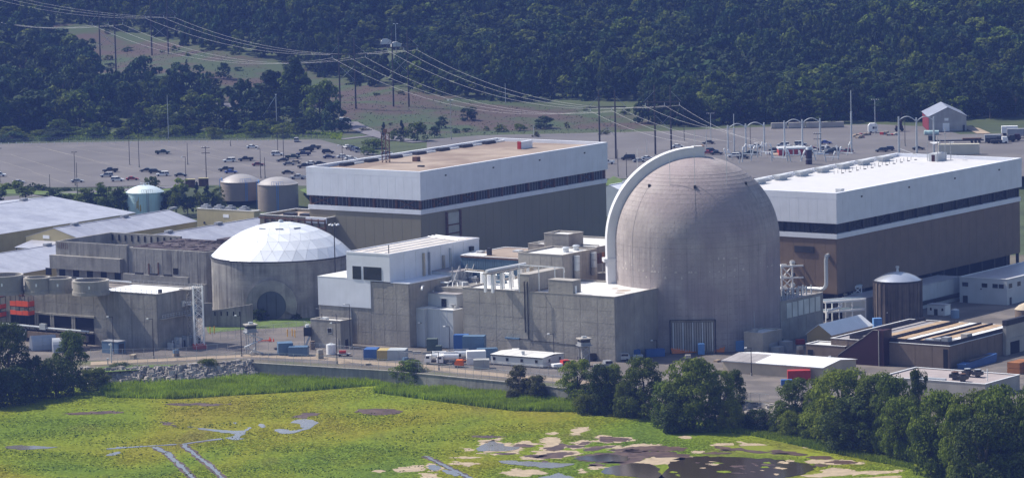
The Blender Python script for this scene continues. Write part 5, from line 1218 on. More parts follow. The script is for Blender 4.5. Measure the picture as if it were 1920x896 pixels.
part('roof_screen', MB().box(.4, .6, .4, LVb - 6, hb + .12, hb + 1.2).box(.6, 45, .4, .6, hb + .12, hb + 1.2).box(.6, 45, LVb - 6.2, LVb - 6, hb + .12, hb + 1.2), rf, bb)
tan_strip = mat('tan roof board', (.42, .30, .19), var=.12, scale=.4)
for row, (y0, y1, m_) in enumerate(((3.0, 6.0, whiter), (6.4, 9.6, tan_strip), (10.5, 13.5, tan_strip), (14.0, 17.8, whiter), (18.3, 21, tan_strip), (23.5, 27.5, tan_strip))):
    n = 9
    for i in range(n):
        if row == 0 and i < 2: continue
        x0 = 2.5 + i * 4.7; part('roof_board', MB().box(x0, x0 + 4.6, y0, y1, hb - .25, hb + .25 + .03 * (i % 3)), m_, bb)
for y in (9.9, 13.7, 21.4, 22.6): part('roof_duct', MB().box(2, 44, y, y + .45, hb - .25, hb + .75), rf, bb)
part('chiller', MB().box(1.6, 4.2, 1.5, 3.6, hb - .2, hb + 2.2).box(1.4, 4.4, 3.9, 6.0, hb - .2, hb + 1.7), steel, bb); part('chiller', MB().box(12, 15, .9, 3, hb, hb + 1.9), conc_light, bb)
part('chiller', MB().box(1.6, 3.4, 7, 9, hb, hb + 1.4), galv, bb)
wn, a_, b_, h_ = bld('stone_faced_wing', 'low stone faced wing with a white roof left of the maroon wall', 'building', *P(*at_grid(BC, -1.0, yl - 1)[:2], 4.6), 4.6, 1511, 1600, wall=brown_red, roof=roof_white, par=.3, LU=7)
part('opening', MB().box(-.1, -.01, b_ * .82, b_ * .95, .2, 3), black, wn)
gw = thing('pale_end_block', 'plain pale block with a dark opening behind the stone faced block', 'building', at_grid(BC, 31.5, -1.2), GR)
part('walls', MB().box(0, 30, 0, 1.1, 0, 8.6), conc_light, gw); part('dark_fascia', MB().box(-.1, 30, -.2, 1.2, 8.62, 10.2), rf, gw); part('opening', MB().box(2.5, 8, -.1, -.01, 0, 3.6), black, gw); part('pipe_rail', MB().box(0, 30, -.14, -.02, 4.6, 4.75), steel, gw)
bd = thing('blue_skip', 'long open blue container leaning at the stone faced right wall', 'container', at_grid(BC, 10, -3.4), GR)
part('body', MB().extr([(-9, 0), (9, 0), (9.6, 2.4), (-9.6, 1.6)], -1.3, 1.3, 'y'), blue, bd); part('load', MB().box(-6, 8, -1, 1, 1.7, 2.3), steel_dark, bd)
# long metal shed front right
us = thing('long_metal_shed', 'long cream shed with a ribbed bright metal roof behind the shore trees', 'shed', G(1543, 712, 0), GR)
o_ = G(1543, 712, 0); zU = hgt(o_.x, o_.y, 689); Ll = ext(Vector((o_.x, o_.y, zU)), V, 1355); Wl = ext(Vector((o_.x, o_.y, zU)), U, 1605); zR = zU + 1.0
part('walls', MB().extr([(0, 0), (Wl, 0), (Wl, zU), (Wl / 2, zR), (0, zU)], 0, Ll, 'y'), beige, us)
n = 24
for s in (0, 1):
    y0, z0 = ((-.4, zU - .08), (Wl + .4, zU - .08))[s]
    w_ = (Ll + .6) / n - .04
    me = MB().add([(y0, 0, z0), (Wl / 2, 0, zR), (Wl / 2, w_, zR), (y0, w_, z0), (y0, 0, z0 + .12), (Wl / 2, 0, zR + .12), (Wl / 2, w_, zR + .12), (y0, w_, z0 + .12)], [(0, 3, 2, 1), (4, 5, 6, 7), (0, 1, 5, 4), (1, 2, 6, 5), (2, 3, 7, 6), (3, 0, 4, 7)]).mesh('roof_sheet', whiter)
    me2 = me.copy(); me2.materials[0] = roof_grey
    for i in range(n): link('roof_sheet', me if i < 16 or s else me2, us, (0, -.3 + i * (Ll + .6) / n, .02 * (i % 2)))
part('eave_trim', MB().box(-.5, -.41, -.3, Ll + .3, zU - .25, zU + .05), steel, us); part('corner_trim', MB().box(-.08, -.01, -.08, .1, 0, zU - .2), steel, us)
# grey flat roof building bottom right
vg, a_, b_, h_ = bld('flat_grey_building', 'low building with a pale grey roof and dark fans at the lower right', 'building', 1847, 720, 4.2, 1650, 1912, wall=conc_light, roof=mat('pale grey felt', (.36, .31, .30), var=.08), par=.3)
for k, (x, y) in enumerate(((3, 8.5), (5.2, 12.2), (12, 8.8), (12, 12.0))):
    u_ = part('roof_fan_unit', MB().box(x - 1.2, x + 1.2, y - 1.2, y + 1.2, h_ + .4, h_ + 1.4).cyl(x, y, h_ + 1.4, h_ + 1.9, 1.0, 12).box(x - 1, x + 1, y - .3, y + .3, h_ - .3, h_ + .4), steel_dark, vg)
    part('fan_cover', MB().cyl(x, y, h_ + 1.9, h_ + 2.0, .9, 12), rust if k < 2 else galv, u_)
part('roof_mast', MB().cyl(5, 2, h_, h_ + 3.4, .15, 6), whiter, vg); part('roof_duct', MB().box(1, 2, 13, 24, h_ - .2, h_ + .5), galv, vg)
wd = thing('timber_stack', 'orange brown stack of timber crates at the right photo edge', 'stack', G(1912, 702, 0), GR)
for k in range(6): part('crate', MB().box((k % 3) * 2.6, (k % 3) * 2.6 + 2.5, 0, 4, (k // 3) * 1.7 + .01, (k // 3) * 1.7 + 1.6), mat('orange timber', (.30, .12, .04), var=.2), wd)
# white gabled corner behind the hall, seen in the gap left of the dome
gap, _l, _h = gable_w('low_warehouse', 'white gabled roof seen in the gap between the tan roofed hall and the dome duct', (1192, 339), (1150, 383), 12.0, 7.0, ext(G(1192, 339, 12.0), (-U[0], -U[1]), 1143), wall=white_dull, roofm=white, group='white roofed stores')

# ================================================================== VEHICLES
def car_mesh(kind):
    mb = MB(); gl = MB()
    L_, w_, h_ = {'sedan': (4.7, .9, 1.42), 'suv': (4.75, .95, 1.75), 'pickup': (5.7, .98, 1.85), 'van': (5.4, 1.0, 2.1)}[kind]
    hb = {'sedan': .85, 'suv': .98, 'pickup': 1.1, 'van': 1.15}[kind]
    x0, x1 = -L_ / 2, L_ / 2
    prof = {'sedan': [(x0, .35), (x1, .35), (x1, .62), (x1 - .9, hb - .02), (x0 + 1.0, hb + .05), (x0 + .1, hb)],
            'suv': [(x0, .4), (x1, .4), (x1, .8), (x1 - 1.0, hb), (x0, hb)],
            'pickup': [(x0, .5), (x1, .5), (x1, .95), (x1 - 1.2, hb), (x0, hb)],
            'van': [(x0, .4), (x1, .4), (x1, .85), (x1 - .8, hb), (x0, hb)]}[kind]
    mb.extr(prof, -w_, w_, 'y')
    cx = {'sedan': (x0 + .7, x0 + 1.35, x1 - 2.1, x1 - 1.15), 'suv': (x0 + .05, x0 + .35, x1 - 1.9, x1 - 1.15), 'pickup': (x0 + 2.0, x0 + 2.25, x1 - 2.0, x1 - 1.35), 'van': (x0 + .05, x0 + .2, x1 - 1.5, x1 - .9)}[kind]
    wt = w_ * .78
    gl.add([(cx[0], -w_ * .97, hb + .0), (cx[3], -w_ * .97, hb), (cx[3], w_ * .97, hb), (cx[0], w_ * .97, hb), (cx[1], -wt, h_ - .1), (cx[2], -wt, h_ - .1), (cx[2], wt, h_ - .1), (cx[1], wt, h_ - .1)],
           [(0, 1, 5, 4), (1, 2, 6, 5), (2, 3, 7, 6), (3, 0, 4, 7), (4, 5, 6, 7)])
    mb.add([(cx[1] - .02, -wt - .02, h_ - .1), (cx[2] + .02, -wt - .02, h_ - .1), (cx[2] + .02, wt + .02, h_ - .1), (cx[1] - .02, wt + .02, h_ - .1), (cx[1] + .15, -wt + .15, h_), (cx[2] - .2, -wt + .15, h_), (cx[2] - .2, wt - .15, h_), (cx[1] + .15, wt - .15, h_)],
           [(0, 1, 5, 4), (1, 2, 6, 5), (2, 3, 7, 6), (3, 0, 4, 7), (4, 5, 6, 7), (3, 2, 1, 0)])
    xm = (cx[1] + cx[2]) / 2
    for s in (-1, 1): mb.box(xm - .07, xm + .07, s * w_ * .9 - .06, s * w_ * .9 + .06, hb, h_ - .12)
    if kind == 'pickup':
        for s in (-1, 1): mb.box(x0, x0 + 1.95, s * w_ - (.12 if s > 0 else 0), s * w_ + (.12 if s < 0 else 0), hb, hb + .22)
    wh = MB()
    r = .36 if kind in ('sedan', 'suv') else .42
    vs_ = [(r * math.cos(a * math.pi / 5), s, r * math.sin(a * math.pi / 5)) for s in (-.12, .12) for a in range(10)]
    wh.add(vs_, [(i, (i + 1) % 10, 10 + (i + 1) % 10, 10 + i) for i in range(10)] + [tuple(range(9, -1, -1)), tuple(range(10, 20))])
    return mb, gl, wh, (x0 + L_ * .19, x1 - L_ * .19, w_, r)
CAR_M = {k: car_mesh(k) for k in ('sedan', 'suv', 'pickup', 'van')}
PAINT = {'silver': (.42, .43, .45), 'white': (.78, .78, .78), 'black': (.012, .012, .014), 'dark grey': (.05, .052, .058), 'dark green': (.02, .045, .035), 'dark blue': (.02, .03, .09), 'blue': (.03, .08, .35), 'red': (.35, .02, .02), 'dark red': (.16, .012, .018), 'tan': (.35, .28, .18), 'grey': (.18, .18, .19)}
CARPROTO = {}
def car(kind, colour, x, y, where, rot=0, z=6.034, group='cars standing in the car park'):
    key = (kind, colour)
    if key not in CARPROTO:
        mb, gl, wh, (xa, xb, w_, r) = CAR_M[kind]
        pm = mat('car paint ' + colour, PAINT[colour], rough=.28, var=.02, spec=.6)
        t = thing('parked_car' if kind != 'pickup' else 'pickup_truck', 'x', 'car' if kind != 'pickup' else 'pickup', (0, 0, 0))
        part('body', mb, pm, t); part('windows', gl, glass_dark, t)
        wm = wh.mesh('wheel', rubber)
        for xx in (xa, xb):
            for s in (-1, 1): link('wheel', wm, t, (xx, s * (w_ - .1), r))
        CARPROTO[key] = [t, False]
    e = CARPROTO[key]; q = G(x, y, z)
    t = e[0] if not e[1] else copy_tree(e[0]); e[1] = True
    t.location = q; t.rotation_euler = (0, 0, R(rot)); t.scale = (1.14,) * 3
    nm = {'sedan': 'sedan', 'suv': 'estate car', 'pickup': 'pickup', 'van': 'van'}[kind]
    tag(t, f'{colour} {nm} {where}', 'pickup' if kind == 'pickup' else 'car', group)
for a in (
 ('sedan', 'silver', 35, 344, 'parked alone near the left end of the near kerb', 4), ('suv', 'white', -1, 331, 'cut by the left photo edge', 0), ('sedan', 'silver', 145, 342, 'behind the pair of lamp posts on the left', 2),
 ('pickup', 'dark green', 305, 289, 'alone in the empty middle of the near car park', 0), ('pickup', 'black', 207, 323, 'above the two pale cars on the left', 178), ('suv', 'silver', 200, 332, 'below the dark pickup on the left', 180), ('suv', 'white', 220, 340, 'left of the only red sedan in its row', 2), ('sedan', 'red', 248, 338, 'right of the white estate car', 4),
 ('sedan', 'black', 274, 322, 'at the left end of a trio of cars', 178), ('suv', 'dark grey', 291, 325, 'in the middle of a trio of cars', 2), ('suv', 'white', 305, 330, 'at the front of a trio of cars', 182), ('sedan', 'dark grey', 339, 331, 'just right of the trio beside the tree', 0),
 ('sedan', 'white', 473, 278, 'alone at the far side above the beige tanks', 3), ('suv', 'white', 430, 304, 'left of the dark pickup above the beige tanks', 180), ('pickup', 'black', 461, 302, 'between the white estate car and the lone red car', 182), ('sedan', 'dark red', 484, 311, 'small and low before the beige tanks', 5),
 ('pickup', 'dark grey', 424, 321, 'just above the left beige tank', 180), ('sedan', 'blue', 433, 325, 'half hidden by the left beige tank rail', 2), ('suv', 'white', 520, 292, 'at the left of the crowded group of cars', 5), ('sedan', 'black', 530, 303, 'below the white car in the crowded group', 184),
 ('pickup', 'dark green', 549, 298, 'in the middle of the crowded group', 3), ('suv', 'silver', 556, 266, 'facing the camera at the far kerb', 92), ('pickup', 'dark grey', 588, 280, 'at the top of the crowded group', 176), ('pickup', 'black', 575, 285, 'second from the top of the crowded group', 180),
 ('pickup', 'dark blue', 569, 292, 'between two dark pickups and the group middle', 182), ('sedan', 'grey', 542, 310, 'below the green pickup', 3), ('sedan', 'tan', 553, 307, 'touching the grey sedan in the crowded group', 182), ('sedan', 'black', 540, 326, 'right behind the right beige tank dome', 3),
 ('pickup', 'silver', 559, 336, 'nearest the brown hall by the grass', 165), ('pickup', 'black', 572, 315, 'beside the corner of the brown hall', 184), ('sedan', 'white', 585, 309, 'over the roof edge of the brown hall', 4), ('sedan', 'dark grey', 600, 309, 'right of a white sedan over the hall roof edge', 4),
 ('suv', 'black', 615, 288, 'right of the crowded group', 2), ('sedan', 'dark blue', 617, 297, 'directly below a black estate car', 4), ('sedan', 'white', 643, 296, 'beside the lamp post at the right', 3), ('sedan', 'white', 658, 300, 'half behind the hall parapet', 5),
 ('sedan', 'white', 650, 278, 'first in the slanting row of four at the right end', 120), ('suv', 'black', 657, 281, 'second in the slanting row of four', 120), ('suv', 'dark blue', 665, 284, 'third in the slanting row of four', 120), ('suv', 'silver', 676, 286, 'last in the slanting row of four', 170),
 ('sedan', 'silver', 725, 290, 'peeping over the hall parapet beside the lattice frame', 0)): car(*a[:5], rot=a[5])
G2_ = 'cars in the far car park behind the dome'
for a in (
 ('van', 'black', 1178, 300, 'between the brown hall and the arched duct', 178), ('sedan', 'silver', 1198, 304, 'right of the black van', 2), ('sedan', 'white', 1214, 299, 'just left of the arched duct', 2), ('pickup', 'white', 1138, 308, 'half hidden by the brown hall corner', 182),
 ('sedan', 'white', 1271, 277, 'peeping over the arched duct', 3), ('sedan', 'dark grey', 1328, 270, 'over the top of the concrete dome', 178), ('sedan', 'red', 1325, 289, 'partly behind the dome top', 182), ('suv', 'dark blue', 1335, 286, 'between the red sedan and a black one', 2), ('sedan', 'black', 1344, 290, 'lowest right beside the dome top', 2),
 ('suv', 'white', 1376, 295, 'at the left foot of the arched masts', 184), ('suv', 'black', 1385, 293, 'second at the foot of the arched masts', 4), ('suv', 'dark grey', 1393, 298, 'third at the foot of the arched masts', 4), ('pickup', 'dark green', 1408, 291, 'in the last place at the foot of the arched masts', 178),
 ('pickup', 'white', 1417, 278, 'alone behind the arched masts', 0), ('suv', 'silver', 1468, 275, 'topmost left of the group behind the red frame', 170), ('sedan', 'white', 1481, 278, 'above the red frame', 4), ('suv', 'silver', 1501, 273, 'topmost of the group behind the red frame', 4), ('sedan', 'silver', 1498, 280, 'lower middle of the group behind the red frame', 4),
 ('sedan', 'black', 1453, 284, 'dark at the left of the group behind the red frame', 4), ('sedan', 'silver', 1452, 290, 'lowest left by the red frame', 3), ('sedan', 'dark red', 1526, 282, 'right behind the dark round stack', 4), ('sedan', 'white', 1531, 287, 'right of the dark round stack', 10), ('sedan', 'blue', 1548, 270, 'bright and alone at the far right', 0),
 ('suv', 'silver', 1551, 282, 'below the bright blue sedan', 5), ('suv', 'black', 1555, 289, 'nearest below the bright blue sedan', 182), ('suv', 'dark grey', 1571, 285, 'left of the tallest white mast', 3), ('suv', 'dark red', 1588, 287, 'just left of the base of the tallest white mast', 180),
 ('suv', 'dark grey', 1653, 285, 'left one of a pair over the white roof', 178), ('suv', 'dark blue', 1665, 283, 'right one of a pair over the white roof', 178), ('sedan', 'black', 1722, 281, 'alone left of the antenna platform', 2)): car(*a[:5], rot=a[5], z=6.038, group=G2_)
def trailer(name, label, x, y, z, L_, w_, h_, mt, rot, cat='trailer', z0=1.1, group=None):
    t = thing(name, label, cat, G(x, y, z), R(rot), group); part('box', MB().box(-L_ / 2, L_ / 2, -w_ / 2, w_ / 2, z0, h_), mt, t); part('roof', MB().box(-L_ / 2 + .05, L_ / 2 - .05, -w_ / 2 + .05, w_ / 2 - .05, h_ + .003, h_ + .06), whiter if mt in (whiter, white, white_dull) else mt, t)
    n = int(L_ / 1.2)
    for i in range(n): part('rib', MB().box(-L_ / 2 + (i + .3) * L_ / n, -L_ / 2 + (i + .4) * L_ / n, -w_ / 2 - .05, -w_ / 2 - .005, z0 + .1, h_ - .1), mt, t)
    if z0 > .5:
        for xx in (-L_ * .35, -L_ * .25, L_ * .35):
            for s in (-1, 1): part('wheel', MB().tube((xx, s * w_ * .45, .5), (xx, s * (w_ * .45 - .3), .5), .5, 10), rubber, t)
    return t
trailer('storage_trailer', 'long cream box trailer behind the white roof and its antennas', 1798, 290, 6.04, 17, 3, 4.4, mat('cream trailer', (.62, .58, .46), var=.04), -4, z0=.1)
trailer('box_trailer', 'white box trailer at the far right edge beyond the car park', 1893, 254, 6.2, 7, 3, 4, whiter, -3); trailer('box_trailer', 'grey box trailer before a white one at the far right edge', 1908, 258, 6.2, 9, 3, 3.8, steel, -4)
trailer('cargo_container', 'grey cargo container among trucks at the far right', 1861, 266, 6.1, 7, 2.6, 3, steel, 0, cat='container', z0=.05)
fb = thing('flatbed_trailer', 'dark flatbed trailer with a raised front behind the cream trailer', 'trailer', G(1796, 269, 6.05), 0)
part('bed', MB().box(-11, 11, -1.2, 1.2, 1.0, 1.5), steel_dark, fb); part('headboard', MB().box(-12.6, -9.6, -1.2, 1.2, 1.5, 3.6), steel_dark, fb); part('load', MB().box(2, 10, -1, 1, 1.52, 2.2), rust, fb)
for xx in (-9, 6, 7.6, 9.2): part('wheel', MB().tube((xx, -1.2, .5), (xx, 1.2, .5), .5, 10), rubber, fb)
for k, (x, y) in enumerate(((1874, 268), (1884, 269), (1897, 266), (1908, 264))):
    t = thing('parked_truck', ['dark truck nearest the grey cargo container', 'black and white truck second from the grey cargo container', 'dark truck behind the black and white one', 'rightmost dark truck under the grey box trailer'][k], 'truck', G(x, y, 6.05), R(rnd.uniform(-20, 20)), 'trucks at the far right')
    part('cab', MB().extr([(-1.2, .5), (1.3, .5), (1.3, 1.6), (.9, 2.9), (-1.2, 2.9)], -1.1, 1.1, 'y'), [steel_dark, whiter, steel_dark, maroon][k], t); part('bed', MB().box(-6, -1.3, -1.1, 1.1, .8, 1.6 if k % 2 else 2.4), steel_dark, t)
    for xx in (.4, -4.6, -3.4): part('wheel', MB().tube((xx, -1.1, .5), (xx, 1.1, .5), .5, 10), rubber, t)
rvn = thing('white_camper', 'small white hut on wheels by the wooden pole at the far right', 'trailer', G(1637, 249, 6.05), 0)
part('body', MB().extr([(-2.2, .5), (2.0, .5), (2.0, 3.4), (1.2, 4.2), (-1.4, 4.2), (-2.2, 3.2)], -1.3, 1.3, 'y'), whiter, rvn); part('window', MB().box(-.3, 1.4, -1.36, -1.31, 1.8, 2.8), glass_dark, rvn)
for xx in (-1, 1): part('wheel', MB().tube((xx, -1.3, .4), (xx, 1.3, .4), .4, 10), rubber, rvn)
rt = thing('red_machine', 'dark red machine on the grass left of the barn', 'machine', G(1686, 246, 6.2), 0); part('body', MB().box(-1.6, 1.6, -1, 1, .8, 2.4).box(-.6, 1.2, -.8, .8, 2.42, 4.6), maroon, rt)
for xx in (-1.2, 1.2): part('wheel', MB().tube((xx, -1.1, .8), (xx, 1.1, .8), .8, 12), rubber, rt)
# barn at the far right
bq = G(1742, 247, 6.2); bn = thing('weathered_barn', 'weathered grey gabled barn with a red left side at the edge of the wood', 'barn', bq, R(3))
Wb, Lb, ze_, zr_ = 16.5, 29, 6.6, 10.4
part('walls', MB().extr([(0, 0), (Wb, 0), (Wb, ze_), (Wb / 2, zr_), (0, ze_)], 0, Lb, 'y'), mat('grey barn boards', (.36, .35, .34), streak=.4), bn)
part('red_side', MB().box(-.1, -.01, 0, Lb, 0, ze_), mat('faded barn red', (.17, .02, .03)), bn)
for s in (0, 1):
    y0 = (-.5, Wb + .5)[s]; n = 7
    for i in range(n):
        a0, a1 = -.4 + (Lb + .8) * i / n, -.4 + (Lb + .8) * (i + 1) / n - .06
        part('roof_sheet', MB().add([(y0, a0, ze_ - .25), (Wb / 2, a0, zr_ + .05), (Wb / 2, a1, zr_ + .05), (y0, a1, ze_ - .25), (y0, a0, ze_ - .1), (Wb / 2, a0, zr_ + .2), (Wb / 2, a1, zr_ + .2), (y0, a1, ze_ - .1)], [(0, 3, 2, 1), (4, 5, 6, 7), (0, 1, 5, 4), (1, 2, 6, 5), (2, 3, 7, 6), (3, 0, 4, 7)]), mat('grey barn roof', (.26, .28, .34), rough=.5, var=.1), bn)
part('door', MB().box(6, 9, -.1, -.01, 0, 3.6), whiter, bn); part('panel', MB().box(6.8, 8.6, -.1, -.01, 4.6, 5.8), whiter, bn); part('side_door', MB().box(14.8, 15.8, -.1, -.01, 0, 2.6), steel_dark, bn)
bn.rotation_euler = (0, 0, 0)
for k, (x, y) in enumerate(((1738, 252), (1746, 252), (1755, 252))):
    t = thing('round_bale', ['leftmost pale wrapped drum before the barn', 'middle pale wrapped drum before the barn', 'rightmost pale wrapped drum before the barn'][k], 'drum', G(x, y + 1, 6.05), 0, 'pale drums before the barn'); part('drum', MB().tube((-1.2, 0, 1), (1.2, 0, 1), 1.0, 14), mat('pale teal drum', (.45, .6, .6), var=.05), t, True); part('cradle', MB().box(-1.2, 1.2, -.9, .9, 0, .3), steel, t)
for k, x in enumerate((1461, 1494, 1526, 1552, 1567)):
    t = thing('concrete_barrier', ['first', 'second', 'third', 'fourth', 'fifth'][k] + ' from the left of the pale blocks along the wood edge', 'barrier', G(x, 240.5 - .02 * (x - 1461), 6.2), R(1), 'pale blocks along the wood edge'); part('block', MB().box(-3.6, 3.6, -.8, .8, 0, 2.4), conc_light, t); part('foot', MB().box(-3.7, 3.7, -1, 1, 0, .25), conc, t)
for k, (x, y) in enumerate(((1606, 256), (1622, 254), (1658, 252), (1672, 254), (1612, 259))):
    t = thing('rubble_pile', ['leftmost low rubble heap at the far car park edge', 'rubble heap left of the small white camper', 'rubble heap right of the wooden pole', 'rubble heap with pale slabs left of the barn', 'nearest rubble heap at the far car park edge'][k], 'rubble', G(x, y, 6.05), rnd.random())
    for j in range(7): part('slab', MB().box(-2.4 + j * .7, -1.6 + j * .7, -.8, .9, 0, rnd.uniform(.5, 1.3)), [gravel, conc_light, red, rust][(j + k) % 4 if j % 3 == 0 else j % 2], t)
for k, (x, y) in enumerate(((357, 352), (382, 350))):
    t = thing('bus_shelter', ['left open fronted tan shelter beyond the hedge', 'right open fronted tan shelter beyond the hedge'][k], 'shelter', G(x, y, 6.04), 0, 'tan shelters beyond the hedge')
    part('roof', MB().box(-2, 2, -1.2, 1.2, 3.2, 3.5), tan_wall, t); part('back', MB().box(-1.9, 1.9, 1, 1.1, 0, 3.2), rust, t)
    for s in (-1, 1): part('post', MB().box(s * 1.85 - .08, s * 1.85 + .08, -1.1, -.95, 0, 3.2), steel_dark, t)
# two white boats/sheds in the wood and their floodlight
for k, (x, y, s) in enumerate(((723, 89, .85), (742, 95, .8))):
    q = Gt(x, y); t = thing('white_boat', ['left white wrapped boat on a bank in the wood', 'right white wrapped boat below the tall lamp in the wood'][k], 'boat', q, R(12))
    t.scale = (s,) * 3
    part('hull', MB().extr([(-3.0, 1.5), (3.2, 1.5), (4.0, 3.6), (-3.0, 3.2)], -1.3, 1.3, 'y'), whiter, t); part('cover', MB().extr([(-3, 3.2), (3.6, 3.6), (1.0, 5.0), (-1.6, 4.8)], -1.0, 1.0, 'y'), whiter, t); part('cradle', MB().box(-2.4, 2.4, -.8, .8, 0, 1.48), steel_dark, t)
cq = Gt(647, 234); 
t = thing('white_vehicle', 'tiny white vehicle at the bend of the far road', 'car', cq + Vector((0, 0, .4)), 0); part('body', MB().extr([(-2.6, .4), (2.6, .4), (2.6, 1.6), (1.4, 2.6), (-2.6, 2.6)], -1, 1, 'y'), whiter, t)
for xx in (-1.6, 1.6): part('wheel', MB().tube((xx, -1, .4), (xx, 1, .4), .4, 10), rubber, t)

# ================================================================== YARD THINGS
def yard(x, y): return G(x, y, .036)
ot = thing('office_trailer', 'long white office trailer with small windows and a flat ribbed roof', 'trailer', G(1018, 691, .035), GR)
cc_ = Vector((ot.location.x, ot.location.y, 3.2)); Lo = ext(cc_, U, 1057); Wo = ext(cc_, V, 920)
part('walls', MB().box(0, Lo, 0, Wo, .5, 3.1), mat('off white siding', (.62, .62, .6), var=.04), ot); part('skirt', MB().box(.1, Lo - .1, .1, Wo - .1, 0, .49), steel_dark, ot)
for i in range(5): part('roof_section', MB().extr([(-.2, 3.1), (Lo / 2, 3.5), (Lo + .2, 3.1), (Lo + .2, 3.2), (Lo / 2, 3.6), (-.2, 3.2)], Wo * i / 5 + .03 - .2, Wo * (i + 1) / 5 - .03 + .1, 'y'), roof_white, ot)
part('eave', MB().box(-.25, -.2, -.2, Wo + .2, 2.85, 3.12), steel_dark, ot)
for f_ in (.12, .40, .68, .93): window(ot, 'L', Wo * f_, 1.5, .9, .9)
for f_ in (.3, .8): window(ot, 'R', Lo * f_, 1.5, .9, .9)
part('roof_unit', MB().cyl(2, Wo * .45, 3.5, 4.4, .5, 8), galv, ot)
def container(label, x, y, L_, rot, mt, h_=2.7, w_=2.5, z=.036, end=None, name='shipping_container', cat='container', group=None):
    t = thing(name, label, cat, G(x, y, z), R(rot), group); part('body', MB().box(-L_ / 2, L_ / 2, -w_ / 2, w_ / 2, .08, h_), mt, t)
    n = int(L_ / .75); me = MB().box(0, .22, -w_ / 2 - .05, -w_ / 2 - .002, .2, h_ - .15).mesh('rib', mt)
    for i in range(n): link('rib', me, t, (-L_ / 2 + (i + .35) * L_ / n, 0, 0))
    part('roof', MB().box(-L_ / 2 + .06, L_ / 2 - .06, -w_ / 2 + .06, w_ / 2 - .06, h_ + .003, h_ + .06), mt, t)
    if end: part('end_panel', MB().box(-L_ / 2 - .06, -L_ / 2 - .005, -w_ / 2 + .1, w_ / 2 - .1, .2, h_ - .1), end, t)
    return t
gd = math.degrees(GR) - 90
container('blue container at the left end of the three joined containers', 697, 671, 4.0, -8, blue, 2.9, 5.5)
container('yellow beige container between a blue and a grey one', 720, 673, 3.3, -8, mat('sand paint', (.42, .33, .14), var=.08), 2.9, 5.5)
container('pale grey container at the right end of the three joined containers', 746, 673, 5.4, -8, mat('pale grey paint', (.40, .43, .45), var=.05), 3.0, 5.5)
container('slate blue container left of a longer twin by the gatehouse', 535, 664, 4.4, 8, blue_grey, 3.6, 4.5, end=blue_grey)
container('lower slate blue container touching the slate one by the gatehouse', 560, 666, 5.8, -4, blue_grey, 2.7, 4)
container('dark blue container with pale emblem on a pale base block', 866, 667, 4.4, -8, blue, 6.4, 3, z=.036)
container('wide slate blue container stacked beside the dark blue one', 890, 670, 6.6, -8, blue_grey, 6.5, 4)
container('low slate container tucked right of the stacked containers', 914, 674, 6, 8, blue_grey, 3.4, 2.6)
container('white cube trailer beside the white tanker trucks', 893, 682, 5.6, 5, whiter, 3.9, 3.2, name='box_trailer', cat='trailer')
container('small plain grey shed in front of the white cube trailer', 903, 690, 4.6, 0, mat('pale shed', (.38, .38, .36), var=.05), 2.6, 3.4, name='storage_shed', cat='shed')
container('red container half behind the trees and the long metal shed', 1498, 712, 6.4, 0, red, 2.8, 3); container('blue skip below the red container', 1475, 722, 3.2, 0, blue, 1.6, 2, name='waste_skip', cat='skip')
container('grey electrical cabinet row between blue containers and louvred wall', 811, 662, 3.2, -6, green_box, 4.4, 2.4, name='switch_cabinet', cat='cabinet')
container('shorter grey cabinet right of the tall dark cabinet', 823, 664, 1.8, -6, green_box, 2.6, 2.0, name='switch_cabinet', cat='cabinet')
container('long blue crate against the shaded right concrete wall', 1228, 668, 5.6, 12, blue, 2.2, 2.2); container('small blue crate at the left of the shaded concrete wall', 1190, 670, 3.2, 8, blue, 2.4, 2.0); container('white cooler box between the two blue crates', 1196, 674, 3.0, 4, white_dull, 1.4, 1.8, name='cooler_box', cat='box')
container('blue portable cabin leaning on orange beams at the dome foot', 1315, 664, 1.9, 0, mat('sky blue cabin', (.14, .3, .6)), 3.2, 1.8, name='portable_cabin', cat='cabin'); container('second blue portable cabin right of the orange beams', 1388, 658, 2.4, -10, mat('sky blue cabin', (.14, .3, .6)), 3.0, 1.8, name='portable_cabin', cat='cabin')
container('dark ribbed screen box between the two blue cabins', 1364, 657, 5.2, 0, conc_dark, 3.2, 2, name='screen_box', cat='box')
container('grey cabinet at the right wall foot of the small low annex', 1461, 652, 2.2, 10, green_box, 2.8, 2, name='switch_cabinet', cat='cabinet')
container('red crate beside the small tan shed', 1500, 645, 2.6, 10, red, 1.4, 1.6, name='red_crate', cat='crate')
container('blue upright cabin left of the maroon coping', 1645, 622, 2.6, 10, mat('sky blue cabin', (.14, .3, .6)), 4.2, 2, name='portable_cabin', cat='cabin')
for k, (x, y, r_) in enumerate(((1284, 663, 14), (1334, 661, -10))):
    t = thing('orange_beam_stack', ['orange beams slanting at the left foot of the dome screen', 'orange beams lying between the blue cabins'][k], 'beams', yard(x, y), R(r_))
    for j in range(4): part('beam', MB().box(-3.8, 3.8, j * .5, j * .5 + .3, .2 + j * .35, .6 + j * .35), orange_y, t)
wt_ = thing('white_tank', 'squat white upright tank with a flat lid before the gatehouse', 'tank', yard(621, 664)); part('shell', MB().cyl(0, 0, .1, 3.0, 1.42, 24), whiter, wt_, True); part('lid', MB().cyl(0, 0, 3.0, 3.25, 1.42, 24, r2=.7).cyl(0, 0, 3.25, 3.5, .3, 8), white_dull, wt_)
part('base', MB().cyl(0, 0, 0, .1, 1.6, 20), conc, wt_)
gt = thing('flat_trailer', 'grey flat trailer carrying a small red unit beside the white tank', 'trailer', yard(645, 667), R(-4)); part('bed', MB().box(-2, 2, -1, 1, .5, .8), steel, gt); part('unit', MB().box(-1.4, .6, -.6, .6, .82, 1.6), red, gt)
